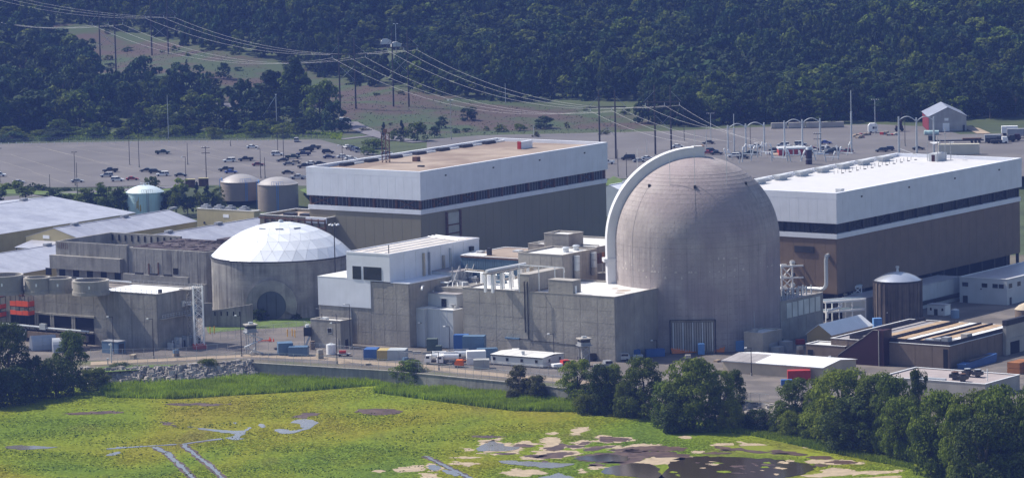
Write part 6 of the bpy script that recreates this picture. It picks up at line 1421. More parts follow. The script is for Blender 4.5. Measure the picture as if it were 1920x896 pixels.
for xx in (-1.2, 1.2): part('wheel', MB().tube((xx, -1, .35), (xx, 1, .35), .35, 10), rubber, gt)
bs = thing('blue_stair', 'dark stair unit with a blue top leaning on the gatehouse left wall', 'stairs', yard(577, 650), R(-5)); part('cabin', MB().box(-1, 1.2, -1, 1, 3.4, 6), steel_dark, bs); part('stair', MB().add([(-1, -1, 0), (-.4, -1, 0), (1, -1, 3.3), (.4, -1, 3.3), (-1, 1, 0), (-.4, 1, 0), (1, 1, 3.3), (.4, 1, 3.3)], [(0, 1, 2, 3), (4, 7, 6, 5), (0, 3, 7, 4), (1, 5, 6, 2)]), galv, bs); part('legs', MB().box(-.9, -.7, -.9, -.7, 0, 3.4).box(.9, 1.1, .7, .9, 0, 3.4), steel, bs); part('fan', MB().cyl(0, 0, 6.0, 6.8, .6, 12), whiter, bs)
bk = thing('brown_barrel', 'brown upright drum at the gatehouse foot', 'drum', yard(586, 655)); part('drum', MB().cyl(0, 0, 0, 2.6, .8, 16), brown_red, bk, True)
# white tanker/vacuum trucks
for k, (x, y) in enumerate(((818, 682), (840, 683), (860, 678))):
    t = thing('utility_truck', ['leftmost white utility truck with a rounded tank by the fence', 'middle white utility truck with dark gear under its tank', 'rightmost white utility truck with a raised boom and red end'][k], 'truck', yard(x, y), R(176 + 6 * k), 'white utility trucks by the fence')
    part('cab', MB().extr([(1.4, .7), (3.4, .7), (3.4, 1.7), (3.0, 2.7), (1.4, 2.8)], -1.15, 1.15, 'y'), whiter, t); part('cab_window', MB().box(3.05, 3.3, -1.0, 1.0, 1.75, 2.4).box(1.9, 2.9, -1.2, 1.2, 1.8, 2.4), glass_dark, t)
    part('tank', MB().tube((-3.2, 0, 2.3), (1.1, 0, 2.4), 1.0, 14), whiter, t, True); part('chassis', MB().box(-3.4, 3.3, -.9, .9, .6, 1.1), steel_dark, t); part('boom', MB().box(-3.0, 1.2 + k, -.25, .25, 3.35, 3.75), whiter if k < 2 else steel, t); part('hopper', MB().box(-3.9, -3.2, -.9, .9, 1, 3.0), steel_dark if k < 2 else red, t)
    for xx in (2.4, -1.6, -2.7):
        for s in (-1, 1): part('wheel', MB().tube((xx, s * 1.1, .5), (xx, s * .8, .5), .5, 12), rubber, t)
og = thing('orange_machine', 'orange tracked machine in front of the white utility trucks', 'machine', yard(861, 688), R(170)); part('body', MB().extr([(-1.3, .5), (1.1, .5), (1.3, 1.2), (.8, 2.2), (-1.1, 2.2)], -.9, .9, 'y'), mat('machine orange', (.8, .16, .03)), og); part('arm', MB().path([(-.8, 0, 1.8), (-1.9, 0, 2.1), (-2.4, 0, 1.9)], .14, 6), orange_y, og)
for s in (-1, 1): part('track', MB().box(-1.2, 1.1, s * .8 - .2, s * .8 + .2, 0, .5), rubber, og)
for k, (x, y) in enumerate(((1140, 690), (1172, 676), (968, 668), (1060, 689), (1110, 676))):
    t = thing('parked_truck', ['grey cabbed truck below the guard tower', 'silver tank truck right of the guard tower', 'white pickup left of the long office trailer', 'red nosed truck behind the scraggly shore trees', 'dark truck at the office trailer right end'][k], 'truck', yard(x, y), R(rnd.uniform(-25, 25)))
    part('cab', MB().extr([(-1.2, .5), (1.5, .5), (1.5, 1.3), (.9, 2.3), (-1.2, 2.3)], -1, 1, 'y'), [steel, galv, whiter, red, steel_dark][k], t); part('bed', MB().box(-4.2, -1.3, -1, 1, .6, 1.4), [steel, galv, whiter, whiter, steel_dark][k], t); part('window', MB().box(-1, 1.0, -1.02, 1.02, 1.5, 2.1), glass_dark, t)
    for xx in (.7, -3): part('wheel', MB().tube((xx, -1.05, .4), (xx, 1.05, .4), .4, 10), rubber, t)
# guard towers
def guard_tower(label, x, y, h_, stair):
    t = thing('guard_tower', label, 'guard tower', yard(x, y), R(20)); s = 1.15
    for a in (-1, 1):
        for b_ in (-1, 1): part('leg', MB().box(a * s - .12, a * s + .12, b_ * s - .12, b_ * s + .12, 0, h_ * .68), steel, t)
    if not stair: part('shaft', MB().box(-.8, .8, -.8, .8, 0, h_ * .66), conc_light, t)
    for k in range(3):
        z = h_ * .68 * k / 3; z_ = h_ * .68 * (k + 1) / 3; part('cross_brace', MB().tube((-s, -s, z), (s, -s, z_), .08, 4).tube((s, -s, z), (-s, -s, z_), .08, 4).tube((s, -s, z), (s, s, z_), .08, 4).tube((s, s, z), (s, -s, z_), .08, 4), galv, t)
    part('platform', MB().box(-1.9, 1.9, -1.9, 1.9, h_ * .68, h_ * .71), steel, t)
    part('cabin', MB().box(-1.5, 1.5, -1.5, 1.5, h_ * .712, h_ * .8), steel, t); part('windows', MB().box(-1.4, 1.4, -1.4, 1.4, h_ * .802, h_ * .9), glass_dark, t)
    part('roof', MB().box(-1.8, 1.8, -1.8, 1.8, h_ * .902, h_ * .94), conc_light, t); part('roof_unit', MB().box(-.6, .7, -.5, .5, h_ * .941, h_), galv, t)
    if stair:
        for k in range(3):
            z = h_ * .68 * k / 3; z_ = h_ * .68 * (k + 1) / 3; x0, x1 = (-2.6, 3.2) if k % 2 else (3.2, -2.6)
            part('stair_flight', MB().add([(x0, -2.2, z), (x0, -1.4, z), (x1, -1.4, z_), (x1, -2.2, z_), (x0, -2.2, z + .3), (x0, -1.4, z + .3), (x1, -1.4, z_ + .3), (x1, -2.2, z_ + .3)], [(0, 1, 2, 3), (4, 7, 6, 5), (0, 3, 7, 4), (1, 5, 6, 2)]), galv, t)
    return t
guard_tower('grey guard tower with zigzag steel stairs in the front left yard', 471, 663, 9.6, True)
guard_tower('pale guard tower standing above the shore trees in front of the wide block', 1096, 686, 8.8, False)
for k, (x, y) in enumerate(((508, 640), (513, 640), (506, 637), (539, 631), (548, 630), (553, 632), (394, 626), (402, 625))):
    t = thing('traffic_post' if k > 2 else 'traffic_cone', ['left orange cone on the yard left of the yellow posts', 'right orange cone on the yard left of the yellow posts', 'rear orange cone on the yard', 'leftmost yellow post near the gatehouse', 'middle yellow post near the gatehouse', 'rightmost yellow post near the gatehouse', 'left yellow post behind the lattice mast', 'right yellow post behind the lattice mast'][k], 'cone' if k < 3 else 'post', yard(x, y), 0, 'orange cones' if k < 3 else 'yellow posts')
    if k < 3: part('cone', MB().cyl(0, 0, .06, 1.0, .28, 10, r2=.05), orange, t); part('base', MB().box(-.35, .35, -.35, .35, 0, .06), orange, t)
    else: part('post', MB().cyl(0, 0, 0, 2.1, .16, 8), mat('yellow paint', (.75, .42, .05)), t); part('cap', MB().cyl(0, 0, 2.1, 2.25, .18, 8), MATS['yellow paint'], t)
bar = thing('orange_barrier', 'low orange striped barrier lying on the yard by the cones', 'barrier', yard(495, 641), R(8)); part('board', MB().box(-2.2, 2.2, -.1, .1, .2, .6), orange, bar); part('feet', MB().box(-1.8, -1.5, -.4, .4, 0, .2).box(1.5, 1.8, -.4, .4, 0, .2), orange, bar)
for k in range(5):
    t = thing('concrete_barrier', 'low concrete kerb block in a row below the ' + ['white annex, leftmost', 'white annex, second from left', 'white annex, third from left', 'roller door, left', 'roller door, right'][k], 'barrier', yard((765, 782, 800, 935, 962)[k], (661, 663, 664, 660, 663)[k]), R(-5), 'low kerb blocks'); part('block', MB().box(-1.3, 1.3, -.35, .35, 0, .8), conc_light, t); part('foot', MB().box(-1.35, 1.35, -.45, .45, 0, .2), conc, t)
for k, (x, y, s) in enumerate(((790, 689, 3.5), (645, 680, 1.5))):
    t = thing('sand_heap', ['low spread heap of pale sand left of the utility trucks', 'small pale sand strip by the white tank'][k], 'heap', yard(x, y)); me = MB().lathe([(s * 1.5, 0), (s * 1.1, .35), (s * .5, .6), (0, .7)], 18); part('heap', me, gravel, t, True)
for k, (x, y, lab) in enumerate(((690, 684, 'low pallet stack at the fence below the joined containers'), (760, 683, 'pallet stack left of the spread sand heap'), (930, 683, 'pallet stack between the small shed and the office trailer'), (600, 672, 'pallet stack below the gatehouse left corner'), (520, 655, 'pallet stack above the slate blue containers'), (330, 668, 'pallet stack at the right of the service block foot'), (250, 672, 'pallet stack below the service block by the lamp post'), (1290, 682, 'pallet stack before the ribbed dome screen'), (1345, 678, 'pallet stack right of the ribbed dome screen'), (1430, 690, 'pallet stack behind the long metal shed'), (1260, 690, 'pallet stack by the shaded concrete wall corner'), (1500, 665, 'pallet stack before the tan gabled shed'))):
    t = thing('pallet_stack', lab, 'pallets', yard(x, y), rnd.random() * 1.5); n_p = 2 + k % 4
    for j in range(n_p): part('pallet', MB().box(-.9, .9, -.7, .7, j * .32 + .1, j * .32 + .28).box(-.9, -.7, -.7, .7, j * .32, j * .32 + .1).box(.7, .9, -.7, .7, j * .32, j * .32 + .1), [beige, wood, gravel][k % 3], t)
    if k % 2: part('load', MB().box(-.8, .8, -.6, .6, n_p * .32, n_p * .32 + 1.1), [white_dull, blue_grey, steel, conc_light][k % 4], t)
qd = thing('grass_verge', 'grass bank round the foot of the stained cylinder', 'grass', (0, 0, 0)); COL.objects.unlink(qd); bpy.data.objects.remove(qd)
grass_m = mat('mown grass', (.10, .15, .03), var=.25, scale=.3, grain=.3)
sheet('grass_verge', [(385, 606), (470, 598), (560, 588), (600, 595), (600, 604), (560, 612), (450, 618), (390, 624)], .07, grass_m)
sheet('grass_verge', [(175, 688), (230, 684), (340, 683), (352, 686), (300, 690), (200, 697)], .075, grass_m)
sheet('grass_verge', [(1130, 345), (1150, 330), (1172, 340), (1160, 352)], 6.06, grass_m); sheet('grass_verge', [(562, 356), (600, 345), (640, 360), (600, 378)], 6.06, grass_m); sheet('grass_verge', [(0, 352), (100, 360), (250, 356), (350, 349), (350, 354), (250, 362), (100, 366), (0, 362)], 6.01, grass_m)

# ================================================================== LAMP POSTS, MASTS, POWER LINES
def lamp(x, yb, yt, z, label, heads=2, m_=steel_dark, arm=0, name='lamp_post', group=None, r=.13):
    q = G(x, yb, z) if z is not None else Gt(x, yb); h = hgt(q.x, q.y, yt, q.z) - q.z
    t = thing(name, label, 'lamp post', q, 0, group)
    part('pole', MB().cyl(0, 0, 0, h, r * 1.15, 8, r2=r * .7), m_, t); part('base', MB().cyl(0, 0, 0, .8, r * 2.4, 8), conc, t)
    hd = whiter
    if heads == 1: part('arm', MB().box(-1.3, .1, -.06, .06, h - .2, h - .05), m_, t); part('lamp_head', MB().extr([(-1.9, h - .25), (-1.1, h - .25), (-1.2, h + .1), (-1.8, h + .05)], -.3, .3, 'y'), hd, t)
    elif heads == 2:
        part('arm', MB().box(-.9, .9, -.05, .05, h - .1, h), m_, t)
        for s in (-1, 1): part('lamp_head', MB().box(s * .8 - .35, s * .8 + .35, -.25, .25, h - .22, h + .02) if m_ is steel_dark and name == 'lamp_post' and z and z > 5 else MB().box(s * .9 - .4, s * .9 + .4, -.3, .3, h - .2, h + .1), hd if (z is None or z < 5) else steel_dark, t)
    elif heads > 2:
        for k in range(heads):
            a = 2 * math.pi * k / heads + .3; part('arm', MB().tube((0, 0, h - .2), (1.3 * math.cos(a), 1.3 * math.sin(a), h), .06, 4), m_, t); part('lamp_head', MB().cyl(1.4 * math.cos(a), 1.4 * math.sin(a), h - .35, h + .1, .5, 8, r2=.2), hd, t)
    return t, h
lamp(631, 600, 420, .03, 'tall lamp post with a ring of white floodlights in front of the white cap', 6, r=.2)
for (x, yb, yt, lab, hd) in (
 (453, 668, 591, 'lamp post with a white head beside the stair guard tower', 1), (632, 682, 605, 'thin lamp post in the yard before the white tank', 1), (657, 655, 570, 'slender pole against the gatehouse right side', 1),
 (288, 672, 597, 'dark lamp post at the corner of the service block', 1), (213, 664, 593, 'dark lamp post beside the grey green container', 1), (844, 676, 611, 'lamp post above the white utility trucks', 1), (796, 650, 604, 'slim lamp post against the white annex bay', 1),
 (1039, 682, 625, 'lamp post at the end of the office trailer', 1), (823, 694, 660, 'low dark lamp post on the sea wall road', 1), (1409, 704, 651, 'lamp post in front of the long metal shed', 1), (1566, 690, 667, 'lamp post over the right end of the long metal shed', 1),
 (1232, 664, 637, 'lamp post beside the shaded concrete wall', 1), (1853, 716, 695, 'dark mast at the edge of the flat grey building', 1), (1674, 610, 585, 'small pale lamp before the ribbed concrete tank', 1)):
    lamp(x, yb, yt, .03, lab, hd)
for k, (x, yb, yt, hd) in enumerate(((94, 363, 327, 0), (141, 348, 285, 2), (145, 364, 305, 0), (243, 309, 237, 2), (261, 314, 241, 0), (352, 309, 268, 0), (349, 349, 294, 1), (432, 274, 263, 0), (489, 334, 279, 1), (497, 334, 295, 0), (521, 288, 250, 2), (532, 302, 237, 2), (642, 302, 272, 1), (0, 342, 278, 2))):
    labs = ['short dark post by the grass verge at the far left', 'dark lamp post left of its shorter twin over the silver sedan', 'dark post right of the lamp over the silver sedan', 'dark lamp post left of a close pair in the near car park', 'dark post right of a close pair in the near car park', 'dark post in the far middle of the near car park', 'dark lamp post before the tan shelters', 'stub post at the far kerb above the beige tanks', 'lamp post behind the left beige tank', 'post just right of the lamp behind the beige tanks', 'lamp post at the left of the crowded group of cars', 'tallest lamp post rising through the crowded group of cars', 'lamp post at the right of the near car park', 'lamp post cut by the left photo edge']
    lamp(x, yb, yt, 6.03, labs[k], hd, group='lamp posts in the near car park')
for (x, yb, yt, lab, hd, m_) in ((1283, 264, 205, 'lamp post left of the wooden pole behind the dome top', 2, steel_dark), (1407, 271, 225, 'lamp post between the first two arched masts', 2, steel_dark), (1697, 274, 214, 'lamp post inside the right arched masts', 2, steel_dark), (1159, 331, 280, 'dark post beside the brown hall corner and duct', 0, steel_dark), (1175, 333, 286, 'second dark post right of the brown hall corner', 0, steel_dark), (1001, 257, 236, 'small pale lamp behind the roof hatch', 2, galv), (716, 290, 247, 'pale grey pole left of the lattice frame', 0, galv), (1228, 330, 288, 'thin white rod left of the dome duct', 0, galv)):
    lamp(x, yb, yt, 6.04, lab, hd, m_)
lamp(743, 100, 45, None, 'tall floodlight standing over the white boats in the wood', 2, galv, r=.2)
lamp(948, 196, 156, None, 'pale pole at the edge of the wood above the tan roofed hall', 0, galv); lamp(846, 262, 188, None, 'thin pole on the brown slope left of the roof hatch', 2, steel)
lamp(316, 262, 178, None, 'tall thin pale pole in the bushes behind the near car park', 0, galv)
gy = thing('guyed_pole', 'pale pole held by a slanting stay in front of the big dark conifers', 'pole', Gt(519, 240)); h = hgt(gy.location.x, gy.location.y, 179, gy.location.z) - gy.location.z
part('pole', MB().cyl(0, 0, 0, h, .18, 6), galv, gy); part('stay', MB().tube((0, 0, h - .2), (-10, 0, 0), .16, 4), galv, gy); part('cap', MB().box(-.3, .3, -.3, .3, h, h + .5), whiter, gy)
def utility_pole(x, yb, yt, label, z=6.03):
    q = G(x, yb, z); h = hgt(q.x, q.y, yt, z) - z; t = thing('utility_pole', label, 'pole', q)
    part('pole', MB().cyl(0, 0, 0, h, .2, 8, r2=.13), galv if x > 1000 else wood, t)
    for k in range(2): part('crossarm', MB().box(-1.7, 1.7, -.1, .1, h - .6 - k * 2.2, h - .35 - k * 2.2), wood, t)
    for s in (-1.5, -.7, .7, 1.5): part('insulator', MB().cyl(s, 0, h - .35, h + .05, .1, 6), whiter, t)
utility_pole(387, 336, 275, 'wooden pole with two crossarms in front of the tan shelters'); utility_pole(1333, 266, 212, 'pole with crossarm left of the first arched masts'); utility_pole(1641, 252, 186, 'tall pole with crossarms beside the small white camper'); utility_pole(1533, 291, 249, 'short pole behind the dark round stack')
# H frames
WIRES = []
def hframe(pxs, yb, yt, attach, label):
    a = Gt(pxs[0], yb) if yb < 263 else G(pxs[0], yb, 6); b_ = Gt(pxs[1], yb) if yb < 263 else G(pxs[1], yb, 6)
    b_.y = a.y + (b_.x - a.x) * -.15; b_.z = a.z
    h = hgt(a.x, a.y, yt, a.z) - a.z
    t = thing('power_pylon', label, 'pylon', a, 0, 'twin pole power line frames')
    d = b_ - a
    part('pole', MB().cyl(0, 0, 0, h, .42, 8, r2=.26), wood, t); part('pole', MB().cyl(d.x, d.y, 0, h, .42, 8, r2=.26), wood, t)
    za = hgt(a.x, a.y, attach[1][1] , a.z) - a.z + 1.6
    pts = [];
    q = [a + (G(x, 0, 0) * 0) for x, y in attach]
    for (x, y) in attach:
        r_ = ray(x, y); tt = (a.y + 0.0) / r_[1]; w_ = Vector((r_[0] * tt, a.y, CAMH + r_[2] * tt)); pts.append(w_)
    zc = sum(p_.z for p_ in pts) / 3 + 1.2 - a.z
    x0, x1 = pts[0].x - a.x - .8, pts[-1].x - a.x + .8
    part('crossarm', MB().box(x0, x1, -.2, .2, zc, zc + .45), wood, t)
    for s0, s1 in ((0, x0), (d.x, x1)): part('arm_brace', MB().tube((s0, 0, min(h, zc + 5)), (s1, 0, zc + .3), .1, 4), steel, t)
    part('cross_brace', MB().tube((0, 0, zc - 12), (d.x, d.y, zc - 5), .11, 4).tube((d.x, d.y, zc - 12), (0, 0, zc - 5), .11, 4), steel, t)
    out = []
    for p_ in pts:
        part('insulator', MB().cyl(p_.x - a.x, 0, zc - 1.3, zc, .14, 6), galv, t); out.append(Vector((p_.x, p_.y, a.z + zc - 1.3)))
    out.append(a + Vector((0, 0, h))); out.append(b_ + Vector((0, 0, h)))
    return out
FA1 = hframe((189, 217), 141, 22, [(173, 50), (203, 46), (230, 44)], 'nearer left twin pole frame in the clearing')
FB1 = hframe((285, 314), 106, -14, [(273, 36), (307, 33), (328, 32)], 'farther left twin pole frame over the round trees')
FA2 = hframe((638, 667), 206, 70, [(623, 112), (655, 106), (685, 106)], 'twin pole frame right of the big conifers')
FB2 = hframe((738, 767), 201, 58, [(727, 97), (757, 94), (782, 92)], 'twin pole frame before the white boats')
FA3 = hframe((1125, 1155), 298, 170, [(1107, 210), (1147, 207), (1170, 205)], 'twin pole frame above the brown hall corner')
FB3 = hframe((1229, 1259), 290, 160, [(1210, 201), (1246, 197), (1274, 196)], 'twin pole frame above the left of the dome')
wire_m = mat('bright conductor', (.62, .6, .6), rough=.4, metal=.3)
def wire(a, b_, sag, label, r=.055, grp='power line conductors'):
    n = 26; pts = []
    for i in range(n + 1):
        t = i / n; p_ = a.lerp(b_, t); p_.z -= 4 * sag * t * (1 - t); pts.append(p_ - a)
    o = link('power_line', MB().path([tuple(p_) for p_ in pts], r, 4).mesh('power_line', wire_m), None, a); tag(o, label, 'cable', grp); return o
def span(A, B, sag, where):
    for i, nm in enumerate(('left', 'middle', 'right')): wire(A[i], B[i], sag, f'{nm} wire {where}')
span(FA1, FA2, 9.5, 'sagging from the left clearing frame to the frame by the conifers'); span(FB1, FB2, 8.5, 'sagging from the farther left frame to the boats frame')
span(FA2, FA3, 10, 'sagging from the conifer frame to the hall corner frame'); span(FB2, FB3, 10, 'sagging from the boats frame to the frame by the dome')
def offl(F_, ys, where):
    for i, y in enumerate(ys):
        r_ = ray(-40, y); tt = (F_[i].y + 130) / r_[1]; wire(Vector((r_[0] * tt, r_[1] * tt, CAMH + r_[2] * tt)), F_[i], 3.5, f"{('left', 'middle', 'right')[i]} wire {where}")
offl(FA1, (32, 33, 34), 'running off the left photo edge from the nearer frame'); offl(FB1, (-10, -16, -22), 'running off the left photo edge from the farther frame')
for i, (x, y) in enumerate(((1290, 268), (1330, 268), (1372, 266), (1375, 246), (1420, 262), (1436, 270))):
    F_ = (FA3, FB3)[i // 3]; r_ = ray(x, y); tt = 1640 / r_[1]; wire(F_[i % 3], Vector((r_[0] * tt, 1640, CAMH + r_[2] * tt)), 2.0, f"{('left', 'middle', 'right')[i % 3]} wire dropping to the switchyard from the {('hall corner', 'dome side')[i // 3]} frame", r=.045)
# switchyard masts with arched bus
def arch_row(xs, yb, yts, z, label):
    ps = [G(x, yb, z) for x in xs]; y0 = sum(p_.y for p_ in ps) / len(ps)
    t = thing('arched_masts', label, 'masts', (ps[0].x, y0, z), 0, 'arched switchyard masts'); hs = []
    for k, p_ in enumerate(ps):
        h = hgt(p_.x, y0, yts[k], z) - z; hs.append(h); part('mast', MB().cyl(p_.x - ps[0].x, 0, 0, h, .5, 10, r2=.32), galv, t, True)
    for k in range(len(ps) - 1):
        x0, x1 = ps[k].x - ps[0].x, ps[k + 1].x - ps[0].x; h0, h1 = hs[k] - 1.6, hs[k + 1] - 1.6; pts = [(x0 + (x1 - x0) * i / 12, 0, h0 + (h1 - h0) * i / 12 + 1.9 * math.sin(math.pi * i / 12)) for i in range(13)]
        part('arch', MB().path(pts, .22, 6), galv, t, True)
    return t
arch_row((1365, 1399, 1434), 300, (235, 232, 230), 3, 'first row of pale arched masts just right of the dome'); arch_row((1471, 1505, 1539), 302, (227, 224, 222), 3, 'middle row of pale arched masts over the red frame'); arch_row((1685, 1719, 1752), 296, (219, 221, 219), 4, 'right row of pale arched masts over the white roof'); 
for (x, yb, yt, lab, r_) in ((1377, 300, 214, 'thin tall white mast in the first arched row', .26), (1597, 302, 170, 'tallest white mast above the white roof', .3), (1325, 298, 234, 'thin white rod rising from the dome top', .12), (1387, 320, 270, 'small white frame rod at the foot of the first masts', .1), (1213, 300, 262, 'thin rod over the dome duct', .1)):
    q = G(x, yb, 3); h = hgt(q.x, q.y, yt, 3) - 3; t = thing('lightning_mast', lab, 'mast', q); part('lower_pole', MB().cyl(0, 0, 0, h * .7, r_ * 1.3, 8), galv, t); part('upper_pole', MB().cyl(0, 0, h * .7, h, r_ * .6, 8), galv, t)
def sw(x, y, z=3): return G(x, y, z)
rf_ = thing('red_frame_building', 'red sided low building with a pale roof among the switchyard gear', 'building', sw(1483, 305), R(2)); part('walls', MB().box(-5, 6.5, 0, 8, 0, 5.5), red, rf_); part('roof', MB().box(-5.2, 6.7, -.2, 8.2, 5.503, 6.2), white_dull, rf_)
for k in range(5): part('pale_column', MB().box(-3.6 + k * 2.2, -3.1 + k * 2.2, -.8, -.3, 0, 5.3), galv, rf_)
st_ = thing('dark_round_stack', 'dark purple round stack with a pale cap behind the white roof', 'stack', sw(1517, 322)); h = hgt(st_.location.x, st_.location.y, 276, 3) - 3; part('shell', MB().cyl(0, 0, 0, h - 1, 1.35, 20), mat('dark purple steel', (.035, .02, .035), rough=.5), st_, True); part('cap', MB().cyl(0, 0, h - 1, h, 1.4, 20, r2=1.0), galv, st_, True); part('band', MB().cyl(0, 0, h * .5, h * .5 + .3, 1.42, 20), steel, st_)
ORD = 'first second third fourth fifth sixth seventh eighth ninth tenth eleventh twelfth thirteenth fourteenth fifteenth sixteenth seventeenth eighteenth nineteenth twentieth twenty-first twenty-second twenty-third twenty-fourth twenty-fifth twenty-sixth'.split()
rr = random.Random(21)
for k in range(26):
    x = 1368 + k * 8.6 + rr.uniform(-3, 3); 
    if 1508 < x < 1526: continue
    q = sw(x, 312 + rr.uniform(-8, 6)); t = thing('switch_gear', ORD[k] + ' slanting switchgear post counted from the left behind the dome and white roof', 'switchgear', q, rr.uniform(-.4, .4), 'switchgear posts' if x < 1545 else 'switchgear posts behind the vents')
    h = rr.uniform(4.5, 8.5); l_ = rr.uniform(-2.2, 2.2); part('post', MB().tube((0, 0, 0), (l_, 0, h), .26, 6), galv, t); part('insulator', MB().tube((l_, 0, h), (l_ * 1.4, 0, h + 1.4), .38, 8), whiter, t); part('foot', MB().box(-.8, .8, -.6, .6, 0, 1.6), rr.choice([steel, steel_dark, conc_light]), t)
    if k % 3 == 0: part('bus_pipe', MB().tube((l_, 0, h * .8), (l_ + 6.5, 1, h * .8 - .5), .2, 6), whiter, t)
for k, (x, y) in enumerate(((1448, 296), (1540, 297), (1462, 298))):
    t = thing('transformer', ['round ended pale transformer left of the red building', 'pale round ended transformer right of the dark stack', 'beige transformer touching the red building'][k], 'transformer', sw(x, y + 6)); part('tank', MB().tube((-3, 0, 2.4), (3, 0, 2.4), 1.4, 14), beige if k == 2 else galv, t, True); part('base', MB().box(-2.6, 2.6, -1, 1, 0, 1.2), steel, t)

# ================================================================== FENCES
link_m = bpy.data.materials.new('chain link'); link_m.use_nodes = True
n_ = link_m.node_tree.nodes; b = n_['Principled BSDF']; b.inputs['Base Color'].default_value = (.35, .36, .38, 1); b.inputs['Alpha'].default_value = .16; b.inputs['Roughness'].default_value = .5
def fence(name, label, pts, h_, step, z=.04, mesh=True, post_m=galv, r=.05, rails=1):
    t = thing(name, label, 'fence', (pts[0].x, pts[0].y, z)); o = Vector(pts[0]); pm = MB().cyl(0, 0, 0, h_, r, 5).mesh('post', post_m)
    for a, b_ in zip(pts, pts[1:]):
        d = b_ - a; k = max(1, round(d.length / step))
        for i in range(k): link('post', pm, t, tuple(a + d * i / k - o)[:2] + (0,))
        if mesh:
            a_, c_ = a - o, b_ - o; part('chain_link', MB().add([(a_.x, a_.y, .05), (c_.x, c_.y, .05), (c_.x, c_.y, h_ - .05), (a_.x, a_.y, h_ - .05)], [(0, 1, 2, 3)]), link_m, t)
        for q in range(rails):
            zz = h_ - .05 - q * h_ / max(1, rails); part('rail', MB().tube((a.x - o.x, a.y - o.y, zz), (b_.x - o.x, b_.y - o.y, zz), r * .8, 4), post_m, t)
    return t
fence('chain_link_fence', 'tall wire fence along the top of the sea wall', [p_ + Vector((.3, 1.2, 0)) for p_ in SHW[2:11]], 3.2, 3.0)
fence('chain_link_fence', 'inner wire fence parallel behind the sea wall fence', [G(x, y, 0) for x, y in ((170, 672), (330, 670), (465, 655), (600, 661), (760, 677), (960, 697), (1150, 716))], 2.8, 3.4)
fence('chain_link_fence', 'wire fence closing the yard behind the stained cylinder', [G(x, y, 0) for x, y in ((385, 640), (470, 630), (570, 618), (590, 628))], 2.8, 3.0)
fence('post_rail_fence', 'low wooden post fence along the near edge of the car park', [G(x, y, 6) for x, y in ((60, 358), (120, 358), (200, 356), (300, 352))], 1.2, 4.5, z=6, mesh=False, post_m=wood, r=.14)
fence('chain_link_fence', 'long dark fence along the far kerb of the near car park', [G(x, y, 6) for x, y in ((-60, 271), (60, 268), (300, 263), (560, 260.5), (620, 264))], 2.4, 4.0, z=6, post_m=steel_dark)
# white kerb stones along the far kerb
kb = thing('kerb_stones', 'row of short white bumper posts along the far kerb', 'kerb', G(0, 272, 6.03))
pm = MB().box(-.12, .12, -.12, .12, 0, .9).mesh('bumper_post', whiter); o_ = kb.location
for i in range(43):
    x = 2 + i * 14.6 * .98; q = G(x, 271.4 - x * .0135 * .9, 6.03) - o_
    if x < 560: link('bumper_post', pm, kb, q)
for i, (x, y) in enumerate(((268, 700), (170, 705))): pass
for k, (x, y, h_) in enumerate(((203, 703, 9), (204, 690, 6))):
    pass
post_a = thing('shore_post', 'pale post standing in the reeds below the riprap', 'post', G(203, 706, -3.6)); part('post', MB().cyl(0, 0, 0, 5.2, .16, 8), conc_light, post_a); part('cap', MB().box(-.3, .3, -.2, .2, 5.2, 5.6), whiter, post_a)
post_b = thing('camera_pole', 'grey camera pole standing before the container at the left', 'pole', G(209, 680, .03)); part('post', MB().cyl(0, 0, 0, 6, .22, 8), galv, post_b); part('camera', MB().box(-.7, .3, -.2, .2, 5.2, 5.7), whiter, post_b)

